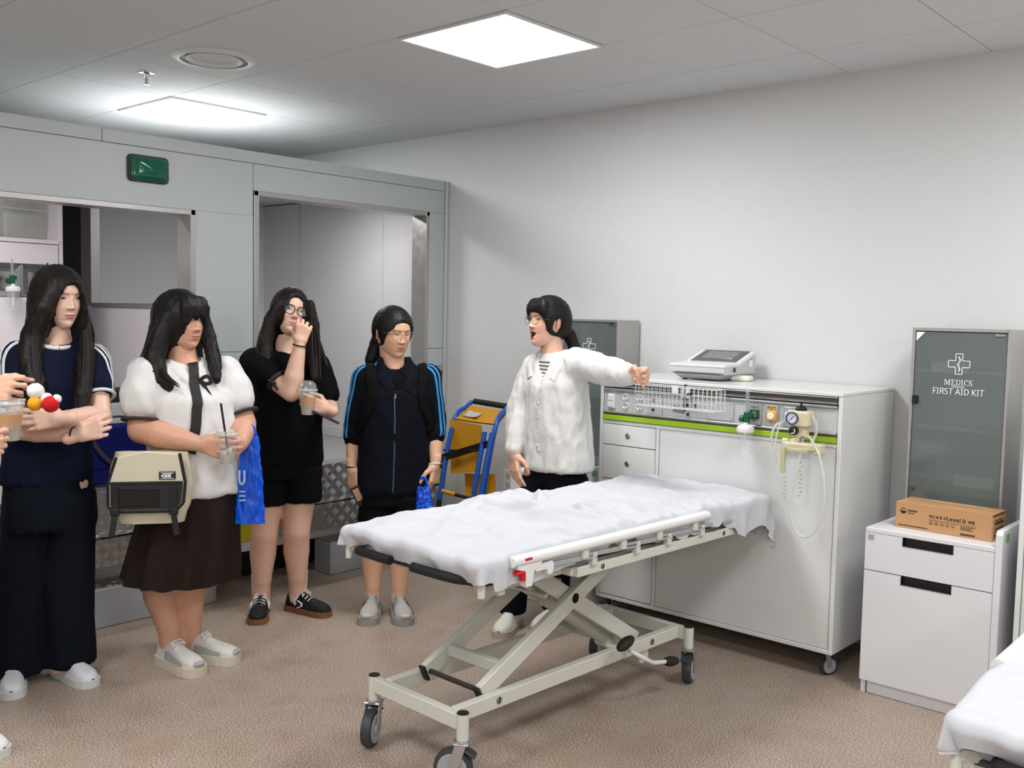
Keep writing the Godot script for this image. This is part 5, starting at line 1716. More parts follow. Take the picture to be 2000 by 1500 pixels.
	# surface nets into mb; bump(p, n) -> displacement, paint(p) -> Color
	func mesh(mb: MB, bump = null, paint = null) -> void:
		var id := PackedInt32Array()
		id.resize(nx * ny * nz)
		id.fill(-1)
		var vs := PackedVector3Array()
		var yy := nz * nx
		for iy in ny - 1:
			for iz in nz - 1:
				var b := (iy * nz + iz) * nx
				for ix in nx - 1:
					var i := b + ix
					var d0 := d[i]; var d1 := d[i + 1]; var d2 := d[i + nx]; var d3 := d[i + nx + 1]
					var d4 := d[i + yy]; var d5 := d[i + yy + 1]; var d6 := d[i + yy + nx]; var d7 := d[i + yy + nx + 1]
					var neg := int(d0 < 0.0) + int(d1 < 0.0) + int(d2 < 0.0) + int(d3 < 0.0) + int(d4 < 0.0) + int(d5 < 0.0) + int(d6 < 0.0) + int(d7 < 0.0)
					if neg == 0 or neg == 8:
						continue
					var acc := Vector3.ZERO
					var n := 0
					if (d0 < 0.0) != (d1 < 0.0): acc += Vector3(d0 / (d0 - d1), 0, 0); n += 1
					if (d2 < 0.0) != (d3 < 0.0): acc += Vector3(d2 / (d2 - d3), 0, 1); n += 1
					if (d4 < 0.0) != (d5 < 0.0): acc += Vector3(d4 / (d4 - d5), 1, 0); n += 1
					if (d6 < 0.0) != (d7 < 0.0): acc += Vector3(d6 / (d6 - d7), 1, 1); n += 1
					if (d0 < 0.0) != (d2 < 0.0): acc += Vector3(0, 0, d0 / (d0 - d2)); n += 1
					if (d1 < 0.0) != (d3 < 0.0): acc += Vector3(1, 0, d1 / (d1 - d3)); n += 1
					if (d4 < 0.0) != (d6 < 0.0): acc += Vector3(0, 1, d4 / (d4 - d6)); n += 1
					if (d5 < 0.0) != (d7 < 0.0): acc += Vector3(1, 1, d5 / (d5 - d7)); n += 1
					if (d0 < 0.0) != (d4 < 0.0): acc += Vector3(0, d0 / (d0 - d4), 0); n += 1
					if (d1 < 0.0) != (d5 < 0.0): acc += Vector3(1, d1 / (d1 - d5), 0); n += 1
					if (d2 < 0.0) != (d6 < 0.0): acc += Vector3(0, d2 / (d2 - d6), 1); n += 1
					if (d3 < 0.0) != (d7 < 0.0): acc += Vector3(1, d3 / (d3 - d7), 1); n += 1
					id[i] = vs.size()
					vs.append(o + (Vector3(ix, iy, iz) + acc / n) * s)
		var nn := PackedVector3Array()
		nn.resize(vs.size())
		var base := mb.v.size()
		var tri := PackedInt32Array()
		for iy in range(1, ny - 1):
			for iz in range(1, nz - 1):
				var b := (iy * nz + iz) * nx
				for ix in range(1, nx - 1):
					var i := b + ix
					var a := d[i] < 0.0
					for ax in 3:
						var j: int
						var q0: int; var q1: int; var q2: int; var q3: int
						if ax == 0:
							j = i + 1
							if a == (d[j] < 0.0): continue
							q0 = id[i - yy - nx]; q1 = id[i - nx]; q2 = id[i]; q3 = id[i - yy]
						elif ax == 1:
							j = i + yy
							if a == (d[j] < 0.0): continue
							q0 = id[i - nx - 1]; q1 = id[i - 1]; q2 = id[i]; q3 = id[i - nx]
							var sw := q1; q1 = q3; q3 = sw
							q1 = id[i - nx]; q3 = id[i - 1]
						else:
							j = i + nx
							if a == (d[j] < 0.0): continue
							q0 = id[i - yy - 1]; q1 = id[i - yy]; q2 = id[i]; q3 = id[i - 1]
							var sw2 := q1; q1 = q3; q3 = sw2
						if q0 < 0 or q1 < 0 or q2 < 0 or q3 < 0:
							continue
						var nrm := (vs[q2] - vs[q0]).cross(vs[q1] - vs[q3])
						# outward runs from inside to outside
						var dir := Vector3.ZERO
						dir[0 if ax == 0 else (1 if ax == 1 else 2)] = 1.0 if a else -1.0
						if nrm.dot(dir) < 0.0:
							nrm = -nrm
							tri.append_array(PackedInt32Array([q0, q3, q2, q0, q2, q1]))
						else:
							tri.append_array(PackedInt32Array([q0, q1, q2, q0, q2, q3]))
						nn[q0] += nrm; nn[q1] += nrm; nn[q2] += nrm; nn[q3] += nrm
		for k in nn.size():
			nn[k] = nn[k].normalized()
		if bump != null:
			for k in vs.size():
				vs[k] += nn[k] * float(bump.call(vs[k], nn[k]))
			var n2 := PackedVector3Array()
			n2.resize(vs.size())
			for k in range(0, tri.size(), 3):
				var m := (vs[tri[k + 2]] - vs[tri[k]]).cross(vs[tri[k + 1]] - vs[tri[k]])
				n2[tri[k]] += m; n2[tri[k + 1]] += m; n2[tri[k + 2]] += m
			for k in nn.size():
				nn[k] = n2[k].normalized()
		for k in vs.size():
			mb.v.append(vs[k]); mb.n.append(nn[k]); mb.uv.append(Vector2.ZERO)
			mb.c.append(paint.call(vs[k]) if paint != null else mb.tint)
		for k in tri.size():
			tri[k] += base
		mb.ix.append_array(tri)

func lin(c: Color) -> Color:
	return c.srgb_to_linear()

# ---------------------------------------------------------------- head: rings from chin to crown, features pushed out of the front
var head_prof := [ # y, front z, back z, half width
	[-0.004, 0.055, 0.030, 0.006], [0.000, 0.073, 0.012, 0.022], [0.008, 0.082, -0.012, 0.034], [0.022, 0.086, -0.035, 0.046], [0.040, 0.088, -0.058, 0.055], [0.060, 0.090, -0.074, 0.062], [0.080, 0.091, -0.084, 0.067], [0.100, 0.090, -0.090, 0.070], [0.120, 0.090, -0.095, 0.073],
	[0.140, 0.092, -0.098, 0.075], [0.160, 0.087, -0.096, 0.073], [0.180, 0.074, -0.088, 0.066], [0.198, 0.054, -0.072, 0.053], [0.210, 0.036, -0.052, 0.038], [0.217, 0.018, -0.030, 0.022], [0.220, 0.0, -0.008, 0.002]]

func gss(x: float, s: float) -> float:
	return exp(-(x * x) / (s * s))

func head_mesh(mb: MB, O: Vector3, B: Basis, s: float, f: Dictionary) -> void:
	var rows := 92
	var cols := 104
	var skin: Color = lin(f.skin)
	var lip: Color = lin(f.get("lips", Color(0.72, 0.40, 0.38)))
	var dark: Color = lin(Color(0.07, 0.05, 0.045))
	var brow: Color = lin(f.get("brow", Color(0.20, 0.15, 0.13)))
	var open: float = f.get("eyes", 1.0)
	var mouth: float = f.get("mouth", 0.0)
	var wid: float = f.get("wide", 1.0)
	var p := PackedVector3Array()
	var cc := PackedColorArray()
	for j in rows:
		var u := float(j) / (rows - 1)
		var y := lerpf(-0.004, 0.22, u)
		var k := 0
		while k < head_prof.size() - 2 and head_prof[k + 1][0] < y:
			k += 1
		var t := clampf((y - head_prof[k][0]) / (head_prof[k + 1][0] - head_prof[k][0]), 0.0, 1.0)
		var zf := lerpf(head_prof[k][1], head_prof[k + 1][1], t)
		var zb := lerpf(head_prof[k][2], head_prof[k + 1][2], t)
		var w := lerpf(head_prof[k][3], head_prof[k + 1][3], t) * wid
		w *= lerpf(float(f.get("jaw", 1.0)), 1.0, smoothstep(0.02, 0.095, y))
		var zm := minf(0.0, zf) if zb < 0.0 else (zf + zb) * 0.5
		for c in cols:
			var v := 2.0 * c / cols - 1.0
			var th := PI * signf(v) * pow(absf(v), 1.45)
			var x := w * sin(th)
			var cz := cos(th)
			var z := zm + (zf - zm) * signf(cz) * pow(absf(cz), 0.80) if cz > 0.0 else zm + (zm - zb) * cz
			var yy := y
			var col := skin
			if cz > 0.0:
				var fr := smoothstep(0.0, 0.35, cz)
				var ax := absf(x)
				var hN := clampf((0.122 - y) / 0.042, 0.0, 1.0)
				var nose := 0.0
				if y < 0.124 and y > 0.066:
					var fall := smoothstep(0.068, 0.080, y)
					nose = (0.003 + 0.0155 * pow(hN, 1.2)) * gss(x, 0.0065 + 0.0045 * hN) * fall
				nose += 0.006 * gss(ax - 0.0125, 0.0065) * gss(y - 0.0775, 0.006)
				var dz := nose
				dz -= 0.0065 * gss(ax - 0.031, 0.017) * gss(y - 0.115, 0.011)
				dz += 0.0042 * gss(ax - 0.031, 0.012) * gss(y - 0.113, 0.0075)
				dz += 0.0022 * gss(ax - 0.026, 0.022) * gss(y - 0.132, 0.006)
				dz += 0.003 * gss(ax - 0.040, 0.020) * gss(y - 0.078, 0.020)
				dz += 0.0048 * gss(x, 0.019) * gss(y - 0.0535, 0.0042) + 0.0056 * gss(x, 0.017) * gss(y - 0.0445 + mouth * 0.010, 0.0052)
				dz -= 0.0035 * gss(x, 0.022) * gss(y - 0.0492, 0.0014)
				dz -= 0.0025 * gss(x, 0.03) * gss(y - 0.030, 0.006)
				dz += 0.0035 * gss(x, 0.016) * gss(y - 0.013, 0.010)
				dz -= mouth * 0.016 * gss(x, 0.015) * gss(y - 0.0455, 0.0075)
				z += dz * fr
				# cheeks warm up a little, lips, eyes and brows are coloured
				var warm := 0.35 * gss(ax - 0.042, 0.022) * gss(y - 0.082, 0.020) + 0.25 * gss(x, 0.012) * gss(y - 0.080, 0.010)
				col = skin.lerp(Color(skin.r * 0.97, skin.g * 0.74, skin.b * 0.72), warm * fr)
				var lw := 0.0215
				if ax < lw:
					var e := 1.0 - pow(ax / lw, 2.0)
					var up := 0.0495 + 0.0068 * e * (1.0 - 0.18 * gss(x, 0.004))
					var dn := 0.0492 - 0.0090 * e - mouth * 0.012 * e
					if y < up and y > dn:
						col = col.lerp(lip, 0.85)
						if absf(y - 0.0493) < 0.0012 and mouth <= 0.0:
							col = lip * 0.55
						if mouth > 0.0 and y < 0.0505 and y > dn + 0.0045 and ax < 0.015:
							col = Color(0.035, 0.010, 0.010)
				var ex := ax - 0.031
				if absf(ex) < 0.0150:
					var e := sqrt(maxf(0.0, 1.0 - pow(ex / 0.0150, 2.0)))
					var ty := 0.1130 + 0.0012 * ex / 0.015
					var uph := 0.0052 * e * open
					var dnh := 0.0040 * e * open
					if y < ty + uph and y > ty - dnh and open > 0.15:
						col = Color(0.52, 0.48, 0.45)
						var gaze: float = f.get("gaze", 0.0)
						if absf(x - signf(x) * 0.031 - gaze) < 0.0062:
							col = Color(0.012, 0.009, 0.008)
					elif absf(y - (ty + uph)) < 0.0022:
						col = dark
					elif absf(y - (ty - dnh)) < 0.0012:
						col = col.lerp(dark, 0.45)
				if ex > -0.022 and ex < 0.021:
					var by := 0.1305 + 0.0028 * gss(ex - 0.004, 0.013) - 0.0035 * smoothstep(0.008, 0.02, ex)
					if absf(y - by) < 0.0030 - 0.0012 * smoothstep(0.0, 0.02, ex):
						col = col.lerp(brow, 0.62)
				if absf(ax - 0.0075) < 0.0032 and absf(y - 0.0705) < 0.0022:  # nostrils: their shade is painted into the skin colour
					col = col.lerp(dark, 0.6)
				if mouth > 0.0 and y < 0.045:
					yy = y - mouth * 0.010 * smoothstep(0.045, 0.030, y)
			p.append(O + B * (Vector3(x, yy, z) * s))
			cc.append(col)
	mb.grid(p, rows, cols, true, false, cc)
	# ears
	mb.tint = skin.lerp(Color(skin.r, skin.g * 0.75, skin.b * 0.7), 0.35)
	for q in [-1.0, 1.0]:
		var eb := B * Basis(Vector3.UP, q * 0.45) * Basis(Vector3.FORWARD, q * 0.10)
		mb.ball(O + B * (Vector3(q * 0.073 * wid, 0.102, -0.012) * s), Vector3(0.007, 0.029, 0.017) * s, 8, eb)
		mb.ball(O + B * (Vector3(q * 0.074 * wid, 0.080, -0.006) * s), Vector3(0.006, 0.010, 0.009) * s, 6, eb)
	mb.tint = skin

# hand as implicit surface. W wrist, F along the fingers, N out of the palm, T towards the thumb
func hand(mb: MB, W: Vector3, F: Vector3, N: Vector3, T: Vector3, curls: Array, thumb: Array, s := 1.0, fr := 0.030) -> void:
	F = F.normalized()
	T = (T - F * T.dot(F)).normalized()
	var n0 := F.cross(T)
	N = n0 if n0.dot(N) > 0.0 else -n0
	var pts := []
	var caps := []
	var lens := [[0.038, 0.024, 0.020], [0.042, 0.027, 0.021], [0.039, 0.025, 0.020], [0.030, 0.019, 0.017]]
	caps.append([W - F * 0.035 * s, W + F * 0.01 * s, fr * 0.95, 0.026 * s, 0.02])
	for i in 4:
		var lat := 0.031 - 0.0205 * i
		var fwd := [0.082, 0.085, 0.080, 0.072][i] as float
		var kn := W + (F * fwd + T * lat - N * 0.002) * s
		caps.append([W + (F * 0.012 + T * lat * 0.62) * s, kn, 0.0125 * s, 0.0108 * s, 0.014])
		var dir := (F + T * (0.10 - 0.07 * i)).normalized()
		var cur: Array = curls[i] if curls[i] is Array else [curls[i], curls[i] * 1.15, curls[i] * 0.7]
		var q := kn
		var r := [0.0098, 0.0088, 0.0080, 0.0070]
		for j in 3:
			var ax := dir.cross(N).normalized()
			dir = dir.rotated(F.cross(N).normalized() if j == 0 else ax, cur[j])
			var nxt: Vector3 = q + dir * lens[i][j] * s
			caps.append([q, nxt, r[j] * s * (0.9 if i == 3 else 1.0), r[j + 1] * s * (0.9 if i == 3 else 1.0), 0.0035])
			q = nxt
			# bend axis carries on in the finger's own plane
			N = N
	# thumb leaves the side of the palm near its base: [out along T, forward along F, towards palm N], then two more
	var tb := W + (F * 0.020 + T * 0.026 + N * 0.006) * s
	var prev := tb
	caps.append([W + (F * 0.012 + T * 0.012) * s, tb, 0.015 * s, 0.0145 * s, 0.014])
	var tl := [0.040, 0.031, 0.025]
	var tr := [0.0140, 0.0110, 0.0098, 0.0080]
	for j in 3:
		var dv: Vector3 = thumb[j]
		var dirn := (T * dv.x + F * dv.y + N * dv.z).normalized()
		var nx2: Vector3 = prev + dirn * tl[j] * s
		caps.append([prev, nx2, tr[j] * s, tr[j + 1] * s, 0.012 if j == 0 else 0.004])
		prev = nx2
	var lo := W
	var hi := W
	for c in caps:
		lo = lo.min(c[0]).min(c[1])
		hi = hi.max(c[0]).max(c[1])
	var g := Vector3.ONE * 0.034
	var fld := Field.new(lo - g, hi + g, 0.0034)
	for c in caps:
		fld.cap(c[0], c[1], c[2], c[3], c[4])
	fld.mesh(mb)

func person_node(label: String, at: Vector3) -> Node3D:
	return thing("person", label, "person", at, 0.731074)

func field_part(called: String, fld: Field, m: Material, parent: Node, bump = null, paint = null) -> MeshInstance3D:
	var mb := MB.new()
	mb.colored = paint != null
	fld.mesh(mb, bump, paint)
	return part(called, mb, m, parent)

# strip of given width lying on a field's surface along points (already on it)
func ribbon(mb: MB, fld: Field, pts: Array, width: float, lift := 0.0015, sub := 4, bump = null) -> void:
	var c := curve(pts, sub)
	var p := PackedVector3Array()
	for i in c.size():
		var q := fld.snap(c[i], lift)
		var n := fld.grad(q)
		var t: Vector3 = (c[mini(i + 1, c.size() - 1)] - c[maxi(i - 1, 0)]).normalized()
		var sd := n.cross(t).normalized() * width * 0.5
		var a := fld.snap(q - sd, lift)
		var b := fld.snap(q + sd, lift)
		if bump != null:
			a += n * float(bump.call(a - n * lift, n))
			b += n * float(bump.call(b - n * lift, n))
			q += n * float(bump.call(q - n * lift, n))
		p.append(a - n * (lift + 0.003))
		p.append(a)
		p.append(q + n * 0.0004)
		p.append(b)
		p.append(b - n * (lift + 0.003))
	mb.grid(p, c.size(), 5)

# wrinkle function: noise stretched along given frequencies
func wrinkle(sd: int, freq: Vector3, amp: float, freq2 := Vector3.ZERO, amp2 := 0.0) -> Callable:
	var n := FastNoiseLite.new()
	n.seed = sd
	n.frequency = 1.0
	n.fractal_octaves = 2
	return func(p: Vector3, _n: Vector3) -> float:
		var v := n.get_noise_3dv(p * freq)
		var r := amp * (1.0 - 2.0 * absf(v))
		if amp2 > 0.0:
			r += amp2 * n.get_noise_3dv(p * freq2 + Vector3(7, 3, 1))
		return r

# hair surface: fine upright strands
func strands(sd: int, O: Vector3, amp := 0.004) -> Callable:
	var n := FastNoiseLite.new()
	n.seed = sd
	n.frequency = 1.0
	return func(p: Vector3, _n: Vector3) -> float:
		var a := atan2(p.x - O.x, p.z - O.z)
		return amp * n.get_noise_3d(a * 14.0, p.y * 5.0, 0.0) + amp * 0.6 * n.get_noise_3d(a * 34.0, p.y * 7.0, 3.0)

func lock(mb: MB, pts: Array, r0: float, sd: int, count := 10, spread := 0.02) -> void:
	# overlapping flat strands along a guide curve, pointed at the ends
	var r := RandomNumberGenerator.new()
	r.seed = sd
	var c := curve(pts, 5)
	var m := c.size()
	for k in count:
		var off := Vector3(r.randf_range(-1, 1), 0, r.randf_range(-0.6, 0.6)) * spread
		var cut := r.randf_range(0.80, 1.0)
		var g := []
		var rad := []
		for i in m:
			var u := float(i) / (m - 1) * cut
			var x := u * (m - 1)
			var i0 := mini(int(x), m - 2)
			var q: Vector3 = c[i0].lerp(c[i0 + 1], x - i0)
			g.append(q + off * (0.35 + 0.65 * sin(u * PI * 0.6)))
			rad.append(r0 * (0.6 + 0.4 * sin(PI * minf(u * 0.7 + 0.2, 1.0))) * (1.0 - 0.92 * pow(float(i) / (m - 1), 3.5)))
		mb.tube(g, rad, 7, true, 0.4, Vector3(r.randf_range(0.3, 1.0), 0, r.randf_range(-0.6, 0.6)))

func shoe(parent: Node3D, ank: Vector3, heading: float, len: float, style: Dictionary) -> void:
	var xf := Transform3D(Basis(Vector3.UP, heading), Vector3(ank.x, 0, ank.z))
	var L := len
	var hz := -0.27 * L      # heel position behind the ankle
	var sole_h: float = style.get("sole", 0.028)
	# upper: rings along the length
	var st := [ # u, half width, height
		[0.0, 0.024, 0.045], [0.03, 0.031, 0.066], [0.12, 0.034, 0.076], [0.28, 0.034, 0.080], [0.42, 0.036, 0.076], [0.55, 0.040, 0.062], [0.70, 0.044, 0.048], [0.84, 0.042, 0.040], [0.94, 0.033, 0.032], [0.985, 0.020, 0.022], [1.0, 0.008, 0.012]]
	var p := PackedVector3Array()
	var n := 22
	var wsc: float = style.get("wide", 1.0)
	for e in st:
		for k in n:
			var a := TAU * k / n
			var sx := cos(a)
			var sy := sin(a)
			var y: float = sole_h * 0.8 + (e[2] * pow(maxf(sy, 0.0), 0.75) if sy > 0.0 else 0.006 * sy)
			p.append(xf * Vector3(e[1] * wsc * signf(sx) * pow(absf(sx), 0.7) * (1.0 - 0.35 * maxf(sy, 0.0) * float(e[0] < 0.6)), y, hz + e[0] * L))
	var m := MB.new()
	m.grid(p, st.size(), n, true, true)
	m.fan(p.slice(0, n))
	var up := part("shoe", m, style.upper, parent)
	# sole
	m = MB.new()
	var outl := PackedVector2Array()
	var half := []
	for e in st:
		half.append(Vector2(e[1] * wsc * 1.10 + 0.002, hz + e[0] * (L + 0.008) - 0.004))
	for h in half:
		outl.append(Vector2(h.x, h.y))
	for i in range(half.size() - 1, -1, -1):
		outl.append(Vector2(-half[i].x, half[i].y))
	m.extrude(outl, sole_h, xf * Transform3D(Basis(Vector3(1, 0, 0), Vector3(0, 0, 1), Vector3(0, -1, 0)), Vector3(0, sole_h * 0.5 + 0.0005, 0)), 0.004)
	part("sole", m, style.sole_mat, up)
	if style.has("laces"):
		m = MB.new()
		for k in 5:
			var z := hz + (0.34 + k * 0.075) * L
			var y0: float = sole_h * 0.8 + lerpf(0.079, 0.049, k / 4.0)
			var w := 0.020 + 0.002 * k
			m.tube([xf * Vector3(-w, y0 - 0.010, z), xf * Vector3(-w * 0.5, y0 - 0.001, z + 0.004), xf * Vector3(0, y0 + 0.001, z), xf * Vector3(w * 0.5, y0 - 0.001, z + 0.004), xf * Vector3(w, y0 - 0.010, z)], 0.0032, 6)
		for q in [-1.0, 1.0]:
			m.tube(curve([xf * Vector3(0, sole_h * 0.8 + 0.078, hz + 0.36 * L), xf * Vector3(q * 0.018, sole_h * 0.8 + 0.084, hz + 0.40 * L), xf * Vector3(q * 0.028, sole_h * 0.8 + 0.066, hz + 0.46 * L), xf * Vector3(q * 0.012, sole_h * 0.8 + 0.076, hz + 0.39 * L)], 5), 0.0026, 6)
		part("laces", m, style.laces, up)
	if style.has("panel"):
		m = MB.new()
		for q in [-1.0, 1.0]:
			var rows2 := PackedVector3Array()
			for e in [[0.30, 0.0368, 0.050], [0.45, 0.0405, 0.044], [0.60, 0.0445, 0.034], [0.78, 0.0465, 0.026]]:
				for h in [0.25, 0.6, 0.95]:
					rows2.append(xf * Vector3(q * (e[1] * wsc + 0.0018) * (1.0 - 0.10 * h), sole_h * 0.8 + e[2] * h, hz + e[0] * L))
			m.grid(rows2, 4, 3)
		m.box(Vector3(0, sole_h * 0.8 + 0.018, hz + 0.955 * L), Vector3(0.05, 0.024, 0.03), 0.008, xf)
		part("overlay", m, style.panel, up)
	if style.has("star"):
		m = MB.new()
		for q in [-1.0, 1.0]:
			# chevron and star on the side
			var w := 0.0455 * wsc
			var y := sole_h * 0.8
			var pth := [Vector3(q * (0.0385 * wsc), y + 0.044, hz + 0.36 * L), Vector3(q * (0.0425 * wsc), y + 0.036, hz + 0.47 * L), Vector3(q * (0.0435 * wsc), y + 0.022, hz + 0.47 * L), Vector3(q * (0.0420 * wsc), y + 0.010, hz + 0.37 * L)]
			for k in 3:
				m.bar(xf * pth[k], xf * pth[k + 1], 0.004, 0.010, 0.0, xf.basis * Vector3(q, 0.3, 0))
			for k in 5:
				var a := TAU * k / 5.0
				m.bar(xf * Vector3(q * 0.0405 * wsc, y + 0.028, hz + 0.30 * L), xf * Vector3(q * 0.0405 * wsc, y + 0.028 + cos(a) * 0.009, hz + 0.30 * L + sin(a) * 0.009), 0.004, 0.004, 0.0, xf.basis * Vector3(q, 0, 0))
		part("side_emblem", m, style.star, up)

func glasses(parent: Node3D, O: Vector3, B: Basis, s: float, m: Material, r: float, wire: float, lens := true) -> void:
	var g := MB.new()
	var c0 := Vector3(0.032, 0.110, 0.100)
	for q in [-1.0, 1.0]:
		var ring := []
		for k in 29:
			var a := TAU * k / 28.0
			ring.append(O + B * ((Vector3(q * c0.x, c0.y, c0.z - 0.006 * absf(q * cos(a) + 0.0) * float(cos(a) * q > 0.0)) + Vector3(cos(a) * r, sin(a) * r * 0.92, 0)) * s))
		g.tube(ring, wire, 7, false)
		g.tube([O + B * (Vector3(q * (c0.x + r), c0.y + 0.006, c0.z - 0.004) * s), O + B * (Vector3(q * 0.074, c0.y + 0.006, 0.060) * s), O + B * (Vector3(q * 0.078, c0.y + 0.002, -0.005) * s)], wire, 6)
	g.tube([O + B * (Vector3(-(c0.x - r), c0.y + 0.004, c0.z) * s), O + B * (Vector3(0, c0.y + 0.008, c0.z + 0.004) * s), O + B * (Vector3(c0.x - r, c0.y + 0.004, c0.z) * s)], wire, 6)
	var fr := part("glasses", g, m, parent)
	if lens:
		var l := MB.new()
		for q in [-1.0, 1.0]:
			l.lathe([Vector2(0.0, 0.0), Vector2(r * 0.97 * s, 0.0)], 24, Transform3D(B * Basis(Vector3.RIGHT, PI / 2), O + B * (Vector3(q * c0.x, c0.y, c0.z - 0.002) * s)), false)
		part("lens", l, M.lens, fr)

func hair_mat(dark: Color, light: Color, sd: int) -> StandardMaterial3D:
	# streaks run downwards: the texture is stretched along y
	var m := mat(Color(1, 1, 1), 0.5)
	m.metallic_specular = 0.35
	var im := noise_image(256, 0.06, sd, FastNoiseLite.TYPE_SIMPLEX_SMOOTH, 3)
	m.albedo_texture = ramp_texture(im, [[0.0, dark], [0.5, dark.lerp(light, 0.4)], [1.0, light]])
	m.heightmap_enabled = true
	m.heightmap_texture = ImageTexture.create_from_image(im)
	m.heightmap_scale = 0.06
	m.uv1_triplanar = true
	m.uv1_scale = Vector3(13, 0.9, 13)
	return m

func skin_mat() -> StandardMaterial3D:
	var m := mat(Color(1, 1, 1), 0.48)
	m.vertex_color_use_as_albedo = true
	m.subsurf_scatter_enabled = true
	m.subsurf_scatter_strength = 0.12
	return m

const YAW := 0.731074
const EDGE := Vector3(1.322, 0, 3.335)
const E_W1 := Vector3(0.370, 1.077, 0.19)
const E_W2 := Vector3(0.345, 1.203, 0.12)
const E_CUP := Vector3(0.456, 1.062, 0.20)
const E_CHARM := Vector3(0.490, 1.195, 0.10)
const E_SHOE := Vector3(0.18, 0, -0.01)
func pw(base: Vector3, l: Vector3) -> Vector3:
	return base + Basis(Vector3.UP, YAW) * l

func fwd(yaw: float) -> Vector3:
	return Vector3(sin(yaw), 0, cos(yaw))

func arm_bones(f: Field, s: Vector3, e: Vector3, w: Vector3, r: Array) -> void:
	var mid := e.lerp(w, 0.32)
	f.chain([s, s.lerp(e, 0.55), e, mid, w], [r[0], r[0] * 0.93, r[1], r[1] * 1.06, r[2]], 0.02)

func leg_bones(f: Field, h: Vector3, k: Vector3, a: Vector3, r: Array, back: Vector3) -> void:
	var calf: Vector3 = k.lerp(a, 0.36) + back * r[2] * 0.22
	f.chain([h, h.lerp(k, 0.5), k, calf, k.lerp(a, 0.78), a], [r[0], r[0] * 0.92, r[1], r[2], r[3] * 1.15, r[3]], 0.025)
	f.cap(a, a + Vector3(0, -0.05, 0), r[3], r[3] * 1.05, 0.02)

var T_RELAX := [Vector3(0.75, 0.65, 0.3), Vector3(0.35, 0.9, 0.35), Vector3(0.1, 1, 0.3)]
var T_GRIP := [Vector3(0.65, 0.35, 0.75), Vector3(0.1, 0.7, 0.8), Vector3(-0.15, 0.9, 0.45)]
var T_FIST := [Vector3(0.55, 0.6, 0.6), Vector3(-0.1, 0.65, 0.75), Vector3(-0.9, 0.35, 0.35)]
var C_FIST := [[1.35, 1.65, 1.0], [1.4, 1.65, 1.0], [1.45, 1.65, 1.0], [1.5, 1.6, 1.0]]

func people() -> void:
	M.skin = skin_mat()
	M.hair = hair_mat(Color(0.05, 0.042, 0.04), Color(0.10, 0.085, 0.08), 71)
	M.hair_brown = hair_mat(Color(0.055, 0.042, 0.038), Color(0.15, 0.11, 0.095), 72)
	M.lens = mat(Color(0.9, 0.95, 0.95, 0.05), 0.05)
	M.lens.metallic_specular = 0.15
	M.lens.transparency = BaseMaterial3D.TRANSPARENCY_ALPHA
	person_navy()
	person_white()
	person_black()
	person_track()
	person_teacher()
	person_edge()

